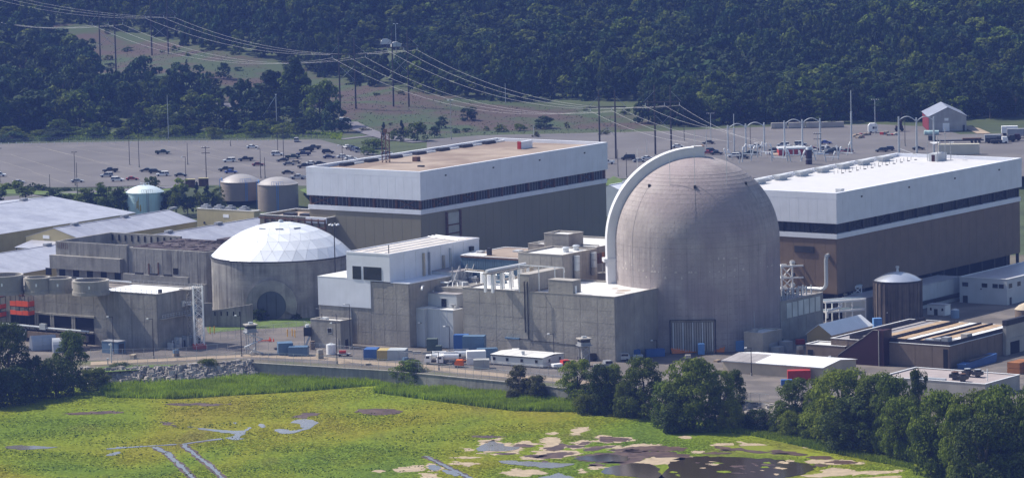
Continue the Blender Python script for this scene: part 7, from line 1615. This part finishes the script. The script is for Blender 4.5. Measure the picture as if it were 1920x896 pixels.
# ================================================================== VEGETATION
def leaf_mat(name, col, var=.25, orand=.22, transl=.22, scale=.9):
    return mat(name, col, rough=.75, var=var, scale=scale, spec=.15, obj_rand=orand, transl=transl)
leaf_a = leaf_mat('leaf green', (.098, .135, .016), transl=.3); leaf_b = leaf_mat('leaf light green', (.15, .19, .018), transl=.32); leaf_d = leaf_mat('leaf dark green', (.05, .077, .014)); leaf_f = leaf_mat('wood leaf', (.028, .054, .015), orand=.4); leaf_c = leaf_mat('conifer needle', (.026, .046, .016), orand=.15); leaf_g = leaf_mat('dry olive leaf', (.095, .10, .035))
bark = mat('bark', (.07, .055, .045), var=.3)
def crown_np(seed, nblob, nleaf, ls, shape='round', sq=.8, core=True):
    """leaf sized faces over many overlapping lobes; unit crown radius 1, height from 0 to about 2*sq"""
    rg = np.random.default_rng(seed)
    if shape == 'cone':
        t = rg.random(nblob) ** .8; rad = (1 - t) * .85 + .05; ang = rg.random(nblob) * 6.283
        rr_ = rad * np.sqrt(rg.random(nblob)) * .9; c = np.stack([rr_ * np.cos(ang), rr_ * np.sin(ang), t * 2 * sq], 1); br = .13 + .22 * (1 - t)
    else:
        t = rg.random(nblob) ** .9; rad = np.sqrt(np.clip(1 - ((t - .36) / .70) ** 2, 0, 1)) * .80; ang = rg.random(nblob) * 6.283; r = rad * rg.random(nblob) ** .38
        r *= 1 + .22 * np.sin(ang * 3 + seed) * (t > .3); c = np.stack([r * np.cos(ang), r * np.sin(ang), (t * .88 + .02) * 2 * sq], 1)
        br = rg.uniform(.12, .32, nblob)
    bi = rg.integers(0, nblob, nleaf); n = rg.normal(size=(nleaf, 3)); n /= np.linalg.norm(n, axis=1)[:, None]; n[:, 2] = np.where(rg.random(nleaf) < .6, np.abs(n[:, 2]), n[:, 2])
    pos = c[bi] + n * br[bi][:, None] * rg.uniform(.75, 1.08, nleaf)[:, None] * np.array([1, 1, .8])
    pos[:, 2] = np.maximum(pos[:, 2], .02)
    nn = n + rg.normal(size=(nleaf, 3)) * .45; nn /= np.linalg.norm(nn, axis=1)[:, None]
    a = np.cross(nn, rg.normal(size=(nleaf, 3))); a /= np.linalg.norm(a, axis=1)[:, None] + 1e-9; b = np.cross(nn, a)
    s = ls * rg.uniform(.6, 1.35, nleaf)[:, None]; a *= s; b *= s * rg.uniform(.55, 1, nleaf)[:, None]
    v = np.stack([pos - a, pos - b * .8 , pos + a, pos + b], 1).reshape(-1, 3)
    return v
def np_mesh(name, v, mt, quad=True):
    k = 4; nf = len(v) // k; me = bpy.data.meshes.new(name); me.vertices.add(len(v)); me.vertices.foreach_set('co', v.astype(np.float32).ravel())
    me.loops.add(nf * k); me.loops.foreach_set('vertex_index', np.arange(nf * k, dtype=np.int32)); me.polygons.add(nf); me.polygons.foreach_set('loop_start', np.arange(0, nf * k, k, dtype=np.int32))
    me.update(calc_edges=True); me.materials.append(mt); return me
def trunk_mesh(seed, nb=7):
    rr = random.Random(seed); mb = MB(); mb.cyl(0, 0, -.25, .9, .055, 7, r2=.03)
    for i in range(nb):
        a = rr.random() * 6.28; z = rr.uniform(.15, .7); r = rr.uniform(.3, .6); mb.tube((0, 0, z), (r * math.cos(a), r * math.sin(a), z + rr.uniform(.3, .7)), .016, 4)
    return mb.mesh('trunk', bark)
TR = {}
def tree_kind(kind):
    if kind in TR: return TR[kind]
    base, lod, k = kind
    spec = {'round': ('round', .82), 'tall': ('round', 1.15), 'bush': ('round', .55), 'cone': ('cone', 1.35)}[base]
    nl, ls, nb = {'near': (13000, .033, 85), 'mid': (1700, .075, 30), 'far': (520, .125, 17)}[lod]
    if base == 'bush': nl = int(nl * .6)
    TR[kind] = (crown_np(hash((base, lod)) % 1000 * 0 + 17 * k + len(base) * 101 + len(lod), nb, nl, ls, spec[0], spec[1]), spec[1]); return TR[kind]
_cm = {}
def tree(label, base, lod, k, loc, width, height, mt, name=None, cat='tree', group=None, rot=None):
    v, sq = tree_kind((base, lod, k)); key = (base, lod, k, mt.name)
    if key not in _cm: _cm[key] = (np_mesh('crown', v, mt), trunk_mesh(k + 3))
    t = thing(name or {'round': 'broadleaf_tree', 'tall': 'broadleaf_tree', 'bush': 'bush', 'cone': 'conifer_tree'}[base], label, cat if base != 'bush' else 'bush', loc, rnd.random() * 6.28 if rot is None else rot, group)
    tr = {'round': .02, 'tall': .03, 'bush': .0, 'cone': .0}[base]
    w_ = width / 2; ch_ = height * (1 - tr)
    c = link('crown', _cm[key][0], t, (0, 0, height * tr)); c.scale = (w_, w_, ch_ / (2.02 * sq))
    s = link('trunk', _cm[key][1], t, (0, 0, height * tr)); s.scale = (w_ * (1.0 if base != 'cone' else .5), w_ * (1.0 if base != 'cone' else .5), height * .62)
    return t
def ptree(label, base, lod, k, x, yb, yt, wpx, mt, z=MARSH_Z, **kw):
    q = G(x, yb, z) if z is not None else Gt(x, yb); m_ = mpp(q.x, q.y, q.z); h = hgt(q.x, q.y, yt, q.z) - q.z
    return tree(label, base, lod, k, q, wpx * m_, h, mt, **kw)
# shore trees and bushes in front, each of its own size
SG = 'trees on the marsh shore'
for a in (
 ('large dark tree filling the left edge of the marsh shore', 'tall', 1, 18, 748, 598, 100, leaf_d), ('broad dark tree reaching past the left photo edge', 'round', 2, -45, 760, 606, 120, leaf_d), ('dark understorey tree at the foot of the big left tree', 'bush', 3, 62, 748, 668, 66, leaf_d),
 ('lone tree with an open crown in front of the arched tents', 'tall', 4, 137, 735, 613, 78, leaf_a), ('dark bush under the big left tree by the marsh', 'bush', 5, 22, 756, 690, 110, leaf_d), ('dark bush at the lower left photo edge', 'bush', 4, -20, 762, 690, 90, leaf_d), ('low bushy tree under the lone open crowned tree', 'bush', 1, 105, 742, 672, 90, leaf_d), ('spreading bush right of the lone open crowned tree', 'bush', 2, 178, 728, 690, 80, leaf_a),
 ('compact round bush right of the riprap', 'round', 5, 388, 710, 671, 50, leaf_a), ('small ragged bush below the riprap', 'bush', 3, 290, 710, 686, 50, leaf_a), ('ragged bush hiding the left end of the riprap', 'bush', 4, 222, 712, 680, 60, leaf_a), ('low leafy bush in the middle of the riprap', 'round', 2, 345, 706, 682, 40, leaf_b), ('dark shrub at the left foot of the riprap', 'round', 5, 256, 712, 685, 44, leaf_a), ('small bush between the round bush and the sea wall', 'bush', 1, 432, 700, 678, 34, leaf_b), ('low dark shrub at the marsh side of the riprap', 'bush', 2, 318, 712, 694, 36, leaf_d),
 ('wide bush leaning over the middle of the sea wall', 'round', 1, 770, 722, 673, 78, leaf_a), ('low green shrub right of the wide sea wall bush', 'bush', 2, 806, 720, 694, 40, leaf_b), ('tiny dark shrub left of the wide sea wall bush', 'bush', 3, 712, 716, 697, 24, leaf_d),
 ('thin scraggly shrub in front of the office trailer', 'tall', 2, 972, 748, 682, 52, leaf_g), ('brownish shrub beside the scraggly one', 'round', 3, 1008, 752, 702, 46, leaf_g), ('low reddish shrub at the foot of the scraggly one', 'bush', 4, 962, 752, 730, 36, leaf_g),
 ('bright green tree left of the dark cedar', 'tall', 3, 1084, 758, 668, 78, leaf_b), ('dark cedar between two bright shore trees', 'round', 5, 1132, 776, 682, 74, leaf_d), ('bright broad tree right of the dark cedar', 'tall', 4, 1150, 764, 678, 56, leaf_b),
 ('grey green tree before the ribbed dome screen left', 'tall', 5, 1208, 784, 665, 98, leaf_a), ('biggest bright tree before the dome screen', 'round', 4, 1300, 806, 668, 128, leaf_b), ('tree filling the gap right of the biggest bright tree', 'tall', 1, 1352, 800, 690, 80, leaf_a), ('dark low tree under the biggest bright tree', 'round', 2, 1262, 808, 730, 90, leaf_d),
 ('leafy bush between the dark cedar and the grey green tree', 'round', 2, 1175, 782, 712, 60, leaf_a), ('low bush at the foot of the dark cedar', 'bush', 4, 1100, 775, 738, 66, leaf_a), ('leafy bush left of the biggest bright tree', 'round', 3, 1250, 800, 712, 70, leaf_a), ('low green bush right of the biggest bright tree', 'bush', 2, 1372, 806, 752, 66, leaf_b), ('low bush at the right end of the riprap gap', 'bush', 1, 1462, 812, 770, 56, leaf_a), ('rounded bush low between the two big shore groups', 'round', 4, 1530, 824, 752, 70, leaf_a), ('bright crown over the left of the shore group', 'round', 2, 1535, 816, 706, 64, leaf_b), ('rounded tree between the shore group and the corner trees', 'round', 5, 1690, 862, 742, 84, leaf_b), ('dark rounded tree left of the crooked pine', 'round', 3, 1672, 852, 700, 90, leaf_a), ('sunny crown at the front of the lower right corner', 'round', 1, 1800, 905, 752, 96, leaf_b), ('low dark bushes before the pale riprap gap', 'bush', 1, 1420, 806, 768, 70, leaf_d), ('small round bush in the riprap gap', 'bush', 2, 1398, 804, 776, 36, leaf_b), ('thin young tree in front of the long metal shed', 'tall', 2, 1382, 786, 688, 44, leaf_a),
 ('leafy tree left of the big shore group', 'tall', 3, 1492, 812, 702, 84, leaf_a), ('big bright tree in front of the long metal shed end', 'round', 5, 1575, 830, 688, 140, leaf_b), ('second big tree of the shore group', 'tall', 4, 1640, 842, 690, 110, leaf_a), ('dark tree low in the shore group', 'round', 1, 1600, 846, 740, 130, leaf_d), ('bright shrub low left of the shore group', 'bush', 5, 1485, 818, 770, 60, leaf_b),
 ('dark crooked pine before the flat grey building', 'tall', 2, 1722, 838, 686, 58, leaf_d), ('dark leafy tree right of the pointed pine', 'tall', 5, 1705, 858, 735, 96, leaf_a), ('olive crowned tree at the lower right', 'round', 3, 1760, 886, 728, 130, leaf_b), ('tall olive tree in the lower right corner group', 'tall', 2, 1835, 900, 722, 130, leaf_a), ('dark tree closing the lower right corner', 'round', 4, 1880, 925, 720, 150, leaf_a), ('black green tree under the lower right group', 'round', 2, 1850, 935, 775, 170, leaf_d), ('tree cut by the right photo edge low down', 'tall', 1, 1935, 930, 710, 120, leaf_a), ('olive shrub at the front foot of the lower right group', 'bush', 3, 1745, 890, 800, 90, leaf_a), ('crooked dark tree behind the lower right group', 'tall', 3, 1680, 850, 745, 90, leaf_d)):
    ptree(a[0], a[1], 'near', a[2], a[3], a[4], a[5], a[6], a[7], group=SG)
# hedge and trees behind the plant at the left
HG = 'trees between the plant and the car park'
hedge_l = ['dark tree at the left end of the verge', 'low dark tree by the access road', 'small tree before the farthest warehouse', 'dark tree behind the farthest warehouse end', 'leafy tree left of the blue tank', 'tree topping the blue tank behind it', 'dark tree just right of the blue tank', 'narrow tree right of the blue tank', 'pale topped tree below the tan shelters', 'small conifer before the tan shelters', 'dark conifer left of the beige tanks', 'bushy tree touching the left beige tank', 'round tree beside the access road bend', 'low bush by the post fence']
for k, (x, yb, yt, w_, b_, mt) in enumerate(((20, 372, 340, 60, 'bush', leaf_a), (70, 374, 345, 60, 'bush', leaf_d), (150, 392, 366, 50, 'bush', leaf_a), (200, 396, 345, 46, 'round', leaf_a), (225, 398, 352, 50, 'round', leaf_d), (285, 372, 329, 38, 'round', leaf_a), (322, 394, 350, 40, 'tall', leaf_d), (345, 392, 347, 34, 'tall', leaf_d), (340, 362, 333, 36, 'round', leaf_b), (370, 390, 342, 26, 'cone', leaf_c), (388, 390, 346, 30, 'cone', leaf_c), (408, 388, 350, 32, 'tall', leaf_a), (190, 380, 340, 30, 'tall', leaf_a), (120, 376, 352, 50, 'bush', leaf_d))):
    ptree(hedge_l[k], b_, 'mid', k % 5 + 1, x, yb, yt, w_, mt, z=2.0 if yb > 365 else 6, group=HG)
extra = ['left of the blue tank', 'left of the blue tank', 'behind the blue tank', 'right of the blue tank', 'right of the blue tank', 'below the tan shelters', 'below the tan shelters', 'left of the beige tanks', 'left of the beige tanks', 'over the farthest warehouse', 'over the farthest warehouse', 'at the left edge', 'at the left edge', 'along the access road', 'along the access road']
ex_p = [(215, 394, 358, 44), (240, 390, 362, 40), (262, 380, 352, 40), (312, 396, 356, 36), (330, 398, 362, 40), (352, 398, 364, 40), (376, 396, 360, 40), (396, 394, 362, 36), (412, 392, 366, 34), (170, 388, 362, 46), (130, 384, 362, 50), (-10, 374, 350, 60), (48, 370, 350, 50), (100, 368, 352, 46), (160, 372, 354, 40)]
for k, ((x, yb, yt, w_), wh_) in enumerate(zip(ex_p, extra)): ptree(('leafy hedge bush ', 'dark hedge bush ')[k % 2] + wh_ + ('' if k < 2 or extra[k - 2] != wh_ else ', again'), 'bush' if k % 3 else 'round', 'mid', k % 5 + 1, x, yb, yt, w_, (leaf_a, leaf_f)[k % 2], z=2.0 if yb > 376 else 6, group=HG)
# gaps, slopes and clumps beyond the near car park
BG = 'trees beyond the near car park'
spots = [(505, 232, 128, 110, 'cone', leaf_c), (555, 236, 110, 120, 'cone', leaf_c), (600, 240, 150, 90, 'round', leaf_a), (470, 245, 190, 80, 'round', leaf_f), (270, 180, 106, 84, 'round', leaf_f), (345, 188, 116, 96, 'round', leaf_f), (305, 200, 140, 90, 'tall', leaf_f), (215, 215, 158, 80, 'round', leaf_f), (375, 225, 175, 80, 'round', leaf_a), (420, 150, 118, 32, 'round', leaf_f), (402, 168, 155, 14, 'bush', leaf_f), (442, 168, 156, 12, 'tall', leaf_f), (412, 176, 166, 28, 'bush', leaf_f),
 (40, 170, 70, 110, 'round', leaf_f), (90, 175, 90, 90, 'round', leaf_f), (20, 210, 120, 120, 'round', leaf_f), (120, 215, 120, 90, 'tall', leaf_f), (60, 245, 170, 110, 'round', leaf_f), (150, 240, 165, 90, 'round', leaf_a), (200, 238, 190, 60, 'round', leaf_f), (300, 245, 195, 80, 'round', leaf_a), (350, 248, 205, 70, 'round', leaf_f), (420, 250, 200, 70, 'round', leaf_f), (570, 256, 215, 60, 'round', leaf_f), (628, 250, 190, 60, 'round', leaf_f), (-20, 250, 150, 90, 'round', leaf_f), (260, 252, 215, 60, 'bush', leaf_f), (110, 256, 225, 60, 'bush', leaf_a), (180, 258, 232, 50, 'bush', leaf_a), (330, 258, 236, 50, 'bush', leaf_a), (480, 258, 225, 60, 'round', leaf_a), (530, 259, 232, 50, 'bush', leaf_a), (20, 262, 238, 60, 'bush', leaf_a), (400, 260, 238, 40, 'bush', leaf_a),
 (720, 266, 230, 22, 'cone', leaf_c), (738, 264, 245, 20, 'round', leaf_a), (754, 266, 226, 26, 'cone', leaf_c), (783, 266, 228, 50, 'round', leaf_a), (828, 242, 218, 28, 'round', leaf_f), (815, 258, 238, 26, 'bush', leaf_f), (877, 226, 200, 38, 'round', leaf_f), (856, 250, 241, 18, 'bush', leaf_f), (912, 246, 237, 16, 'bush', leaf_a), (940, 248, 234, 30, 'bush', leaf_a), (1020, 242, 218, 50, 'round', leaf_f), (975, 246, 232, 30, 'bush', leaf_a), (660, 150, 125, 40, 'round', leaf_f), (605, 140, 108, 50, 'tall', leaf_f), (350, 128, 112, 12, 'cone', leaf_c), (700, 280, 262, 60, 'bush', leaf_a), (690, 292, 275, 40, 'bush', leaf_a)]
wh = {'cone': 'dark conifer', 'round': 'round crowned dark tree', 'bush': 'low bush', 'tall': 'tall narrow crowned tree'}
from mathutils import noise as mnoise
def region(x, y):
    h_ = 'far left' if x < 130 else 'left of the round trees' if x < 230 else 'under the clearing frames' if x < 370 else 'around the small far road' if x < 470 else 'in the big conifer clump' if x < 640 else 'by the far road bend' if x < 800 else 'on the brown slope'
    v_ = 'high on the slope' if y < 190 else 'halfway down' if y < 236 else 'behind the fence'
    return h_ + ', ' + v_
seen = {}; SFX = ['', ', second one', ', third one', ', fourth one', ', fifth one', ', sixth one', ', seventh one']
for k, (x, yb, yt, w_, b_, mt) in enumerate(spots): ptree(f'{wh[b_]} {region(x, yb)}' + ('' if seen.setdefault((b_, region(x, yb)), []).append(k) else SFX[len(seen[(b_, region(x, yb))]) - 1]), b_, 'mid', k % 5 + 1, x, yb, yt, w_, mt, z=None, group=BG)
for k, (x, yb, yt, w_, lab) in enumerate(((484, 600, 578, 44, 'bush growing left of the round steel portal'), (405, 612, 598, 14, 'small round bush at the sloping concrete wall'), (556, 598, 588, 26, 'bush right of the round steel portal'), (455, 606, 594, 24, 'low shrub on the grass bank of the stained cylinder'))): ptree(lab, 'bush' if k else 'round', 'mid', k + 1, x, yb, yt, w_, leaf_d, z=0, group='bushes by the stained cylinder')
rb_ = random.Random(9); nb_k = 0
while nb_k < 44:
    x, y = rb_.uniform(90, 1200), rb_.uniform(55, 258)
    if not inpoly(x, y, CLEAR): continue
    ptree('small bush dotted on the cleared slope under the power lines', 'bush', 'far', nb_k % 5 + 1, x, y, y - rb_.uniform(6, 12), rb_.uniform(12, 30), (leaf_f, leaf_a, leaf_g)[nb_k % 3], z=None, group='small bushes on the cleared slope'); nb_k += 1
# the wood on the hill
def clear_at(x, y):
    p_ = P(x, y, terr(x, y)); 
    return inpoly(p_[0], p_[1], CLEAR) or (p_[0] < 1215 and p_[1] > 190 and p_[0] > 560)
pts = []
rg = random.Random(77)
y = 1972.0
while y < 2760:
    st = 8.6 + (y - 1972) * .003; half = y * .125 + 25; x = -half
    while x < half:
        X, Y = x + rg.uniform(-.45, .45) * st, y + rg.uniform(-.45, .45) * st; p_ = P(X, Y, terr(X, Y))
        left = p_[0] < 640 and p_[1] > 150
        gap_ = (388 < p_[0] < 486 and 140 < p_[1] < 212) or (178 < p_[0] < 236 and 110 < p_[1] < 178) or (236 < p_[0] < 640 and 150 < p_[1] < 185) or (700 < p_[0] < 772 and 84 < p_[1] < 150)
        if not clear_at(X, Y) and not gap_ and -40 < p_[0] < 1960 and not (left and rg.random() < .3):
            pts.append((X, Y, p_))
        x += st
    y += st * .92
def wood_mat(X, Y):
    n_ = math.sin(X * .02 + 1) + math.sin(Y * .025 + X * .01); return leaf_f if n_ < .8 else leaf_a
WOOD = [('round', 1), ('round', 2), ('tall', 3), ('round', 4), ('tall', 5), ('round', 3), ('tall', 1), ('cone', 2)]
WMAT = [leaf_f, leaf_f, leaf_a, leaf_f, leaf_f, leaf_a, leaf_a, leaf_c]
ind = [p_ for p_ in pts if p_[1] < 3000]; ind.sort(key=lambda q: q[1]); NI = 250
crowns = []
for i, (X, Y, p_) in enumerate(ind[:NI]):
    b_, k = WOOD[rg.randrange(5)]; side = 'left' if p_[0] < 640 else 'middle' if p_[0] < 1215 else 'right'
    lab = {'left': 'dark leafy tree in the belt behind the near car park fence', 'middle': 'leafy tree at the front of the wood above the brown slope', 'right': 'dark leafy tree in the front rank of the wood behind the far car park'}[side]
    low = p_[0] < 640 and p_[1] > 150 and p_[0] > 150
    tall_ = p_[1] < 246 and not low
    t = tree(lab, b_, 'mid', k, (X, Y, terr(X, Y) - .5), rg.uniform(10, 18) if not low else rg.uniform(6, 11), rg.uniform(10, 19) if tall_ else rg.uniform(4.5, 8) if p_[0] > 640 or p_[1] < 225 else rg.uniform(2.5, 5.5), leaf_f if rg.random() < (.75 if p_[0] > 640 else .4) else leaf_a, group='front rank of the wood, ' + side)
# everything behind is one wood, instanced from eight crowns standing in its front rank
protos = []
for i, (b_, k) in enumerate(WOOD):
    v, sq = tree_kind((b_, 'far', k)); me = np_mesh('crown', v * np.array([1, 1, 1 / (2.02 * sq)]), WMAT[i])
    X, Y, p_ = ind[NI + i]; o = tree('leafy tree just behind the front rank of the wood', b_, 'far', k, (X, Y, terr(X, Y)), 11, 13, leaf_f, group='second rank of the wood')
    c = o.children[0]; c.data = me; c.scale = (5.5, 5.5, 11); protos.append(c)
rest = ind[NI + 8:]
pm = bpy.data.meshes.new('far_wood'); pm.from_pydata([(X, Y, terr(X, Y) - .5) for X, Y, _ in rest], [], [])
ra = pm.attributes.new('kind', 'INT', 'POINT'); ra.data.foreach_set('value', [rg.choices(range(8), (5, 5, 2, 5, 5, 2, 1, 2))[0] for _ in rest])
sa = pm.attributes.new('size', 'FLOAT_VECTOR', 'POINT'); arr = []
for X, Y, _ in rest:
    w_ = rg.uniform(4.6, 9.2) ; big = 1 + .25 * math.sin(X * .03 + Y * .02); arr += [w_ * big, w_ * big, rg.uniform(8, 18) * (1 + .15 * math.sin(X * .011 - Y * .02))]
sa.data.foreach_set('vector', arr)
fw = link('far_wood', pm); fw['kind'] = 'stuff'; fw['label'] = 'dense dark wood covering the hill behind the plant'
ng = bpy.data.node_groups.new('wood', 'GeometryNodeTree'); ng.interface.new_socket('Geometry', in_out='INPUT', socket_type='NodeSocketGeometry'); ng.interface.new_socket('Geometry', in_out='OUTPUT', socket_type='NodeSocketGeometry')
N = ng.nodes; gi = N.new('NodeGroupInput'); go = N.new('NodeGroupOutput'); gg = N.new('GeometryNodeGeometryToInstance')
for c in reversed(protos):
    oi = N.new('GeometryNodeObjectInfo'); oi.inputs['Object'].default_value = c; oi.transform_space = 'ORIGINAL'; oi.inputs['As Instance'].default_value = False; g1_ = N.new('GeometryNodeGeometryToInstance'); ng.links.new(oi.outputs['Geometry'], g1_.inputs[0]); ng.links.new(g1_.outputs[0], gg.inputs[0])
# join the five as an instance list
jn = N.new('GeometryNodeJoinGeometry')
for n__ in [n__ for n__ in N if n__.bl_idname == 'GeometryNodeGeometryToInstance' and n__ is not gg]: ng.links.new(n__.outputs[0], jn.inputs[0])
N.remove(gg)
ip = N.new('GeometryNodeInstanceOnPoints'); ip.inputs['Pick Instance'].default_value = True
a1_ = N.new('GeometryNodeInputNamedAttribute'); a1_.data_type = 'INT'; a1_.inputs['Name'].default_value = 'kind'; a2_ = N.new('GeometryNodeInputNamedAttribute'); a2_.data_type = 'FLOAT_VECTOR'; a2_.inputs['Name'].default_value = 'size'
rv_ = N.new('FunctionNodeRandomValue'); rv_.data_type = 'FLOAT_VECTOR'; rv_.inputs[0].default_value = (-.06, -.06, 0); rv_.inputs[1].default_value = (.06, .06, 6.28)
ng.links.new(gi.outputs[0], ip.inputs['Points']); ng.links.new(jn.outputs[0], ip.inputs['Instance']); ng.links.new(a1_.outputs[0], ip.inputs['Instance Index']); ng.links.new(a2_.outputs[0], ip.inputs['Scale']); ng.links.new(rv_.outputs[0], ip.inputs['Rotation']); ng.links.new(ip.outputs[0], go.inputs[0])
md = fw.modifiers.new('wood', 'NODES'); md.node_group = ng
# reeds between wall and marsh, marsh tussocks, scrub
def blades(name, label, polys, n, h0, h1, mt, seed, w0=.16, z=MARSH_Z, terrain=False, lean=.35, mask=None):
    rg_ = np.random.default_rng(seed); out = []
    for (px, share) in polys:
        W = [G(x, y, z) for x, y in px] if not terrain else [Gt(x, y) for x, y in px]; xs = [p_.x for p_ in W]; ys = [p_.y for p_ in W]; poly = [(p_.x, p_.y) for p_ in W]; k = 0
        cand = rg_.random((int(n * share * 4), 2)); cand[:, 0] = min(xs) + cand[:, 0] * (max(xs) - min(xs)); cand[:, 1] = min(ys) + cand[:, 1] * (max(ys) - min(ys))
        for x, y in cand:
            if inpoly(x, y, poly) and (not mask or mnoise.noise(Vector((x * .05, y * .09, seed))) + .8 * mnoise.noise(Vector((x * .35, y * .5, 3))) > mask):
                out.append((x, y, terr(x, y) if terrain else z)); k += 1
                if k >= n * share: break
    P_ = np.array(out); m = len(P_); h = rg_.uniform(h0, h1, m) * (1 + .25 * np.sin(P_[:, 0] * .25) * np.cos(P_[:, 1] * .3)); an = rg_.random(m) * 6.283; w_ = w0 * rg_.uniform(.6, 1.4, m)
    dx, dy = np.cos(an) * w_, np.sin(an) * w_; tip = P_ + np.stack([rg_.normal(size=m) * lean * h * .5, rg_.normal(size=m) * lean * h * .5, h], 1)
    a = P_ + np.stack([dx, dy, np.zeros(m)], 1); b = P_ - np.stack([dx, dy, np.zeros(m)], 1)
    mid = (tip - P_) * .55 + P_
    v = np.stack([a, mid + np.stack([dx, dy, 0 * dx], 1) * .8, tip, b], 1).reshape(-1, 3)
    o = link(name, np_mesh(name, v, mt)); o['kind'] = 'stuff'; o['label'] = label; return o
reed_m = mat('reed leaf', (.26, .35, .022), rough=.8, var=.25, scale=.15, spec=.1, transl=.35, patch=(.18, .26, .02), pamt=.6, pscale=.08)
blades('reed_bed', 'band of tall bright green reeds along the sea wall', [([(180, 728), (300, 712), (470, 698), (700, 712), (715, 722), (560, 734), (330, 748), (200, 745)], .5), ([(715, 722), (740, 728), (960, 738), (1050, 752), (1180, 768), (1150, 774), (960, 770), (850, 756), (700, 736)], .5)], 60000, .8, 2.0, reed_m, 1)
marsh_leaf = mat('marsh grass leaf', (.19, .25, .02), rough=.85, var=.3, scale=.05, spec=.1, transl=.3, patch=(.10, .17, .02), pamt=.7, pscale=.03)
tus = mat('dark tussock', (.065, .125, .014), rough=.85, var=.3, scale=.2, spec=.1, transl=.2)
blades('marsh_tussocks', 'dark low clumps scattered over the left half of the marsh', [([(-60, 745), (500, 742), (850, 765), (1000, 800), (900, 860), (760, 930), (-60, 930)], 1)], 5000, .12, .3, tus, 5, w0=.25, lean=.8, mask=.2)
def inpoly_np(x, y, poly):
    c = np.zeros(len(x), bool); j = len(poly) - 1
    for i in range(len(poly)):
        xi, yi = poly[i]; xj, yj = poly[j]
        if yi != yj: c ^= ((yi > y) != (yj > y)) & (x < (xj - xi) * (y - yi) / (yj - yi) + xi)
        j = i
    return c
def marsh_turf(n):
    rg_ = np.random.default_rng(12); pool_n = n * 2; Y = 1040 + rg_.random(pool_n) * 250; X = (rg_.random(pool_n) - .5) * 2 * (Y * .122)
    land = [(p_.x, p_.y - 8) for p_ in SHW]; ok = inpoly_np(X, Y, [(-700, 600)] + land + [(700, 600)])
    for q in POOLS:
        a = np.array(q); lo, hi = a.min(0) - 1, a.max(0) + 1; s_ = np.where((X > lo[0]) & (X < hi[0]) & (Y > lo[1]) & (Y < hi[1]))[0]
        if len(s_): ok[s_] &= ~inpoly_np(X[s_] + rg_.normal(size=len(s_)) * .45, Y[s_] + rg_.normal(size=len(s_)) * .8, q)
    X, Y = X[ok][:n], Y[ok][:n]; m = len(X); P_ = np.stack([X, Y, np.full(m, MARSH_Z)], 1); h = rg_.uniform(.02, .11, m) * (.7 + .5 * np.sin(X * .08 + np.sin(Y * .11) * 2)); an = rg_.random(m) * 6.283; w_ = rg_.uniform(.12, .4, m)
    d = np.stack([np.cos(an) * w_, np.sin(an) * w_, np.zeros(m)], 1); tip = P_ + np.stack([rg_.normal(size=m) * .35, rg_.normal(size=m) * .35, h], 1)
    v = np.stack([P_ + d, tip + d * .3, tip - d * .3, P_ - d], 1).reshape(-1, 3)
    o = link('marsh_turf', np_mesh('marsh_turf', v, marsh_leaf_m)); o['kind'] = 'stuff'; o['label'] = 'short yellow green grass covering the whole salt marsh'
marsh_turf(230000)
blades('marsh_fringe', 'longer grass under the shore trees at the right', [([C4(*p) for p in ((-80, 480), (400, 490), (900, 590), (1300, 700), (1300, 720), (800, 620), (350, 520), (-80, 500))], 1)], 14000, .4, 1.1, marsh_leaf, 6, w0=.22)
blades('slope_scrub', 'rough scrub and weeds on the cleared slopes under the power lines', [([(100, 62), (300, 85), (560, 150), (640, 165), (1180, 222), (1200, 250), (700, 258), (640, 225), (450, 225), (380, 165), (200, 148)], 1)], 3500, .2, .45, mat('scrub leaf', (.075, .07, .04), var=.3, scale=.06, patch=(.05, .08, .025), pamt=.8, pscale=.03), 7, w0=.3, terrain=True, lean=.9)
blades('verge_weeds', 'rank weeds along the far kerb of the near car park', [([(-40, 268), (300, 261), (560, 258), (640, 262), (640, 250), (300, 250), (-40, 256)], 1)], 6000, .5, 1.3, marsh_leaf, 8, w0=.5, terrain=True, lean=.9)

# ------------------------------------------------------------------ haze
hz_ = MB().box(-900, 900, -60, 3320, -8.2, 200).mesh('haze', []); ho = link('haze', hz_); ho['kind'] = 'stuff'
hm = bpy.data.materials.new('haze air'); hm.use_nodes = True; n = hm.node_tree.nodes; n.remove(n['Principled BSDF']); pv = n.new('ShaderNodeVolumePrincipled'); pv.inputs['Color'].default_value = (.22, .36, 1.0, 1); pv.inputs['Density'].default_value = HAZE; pv.inputs['Anisotropy'].default_value = .25
hm.node_tree.links.new(pv.outputs[0], n['Material Output'].inputs['Volume']); hz_.materials.append(hm)
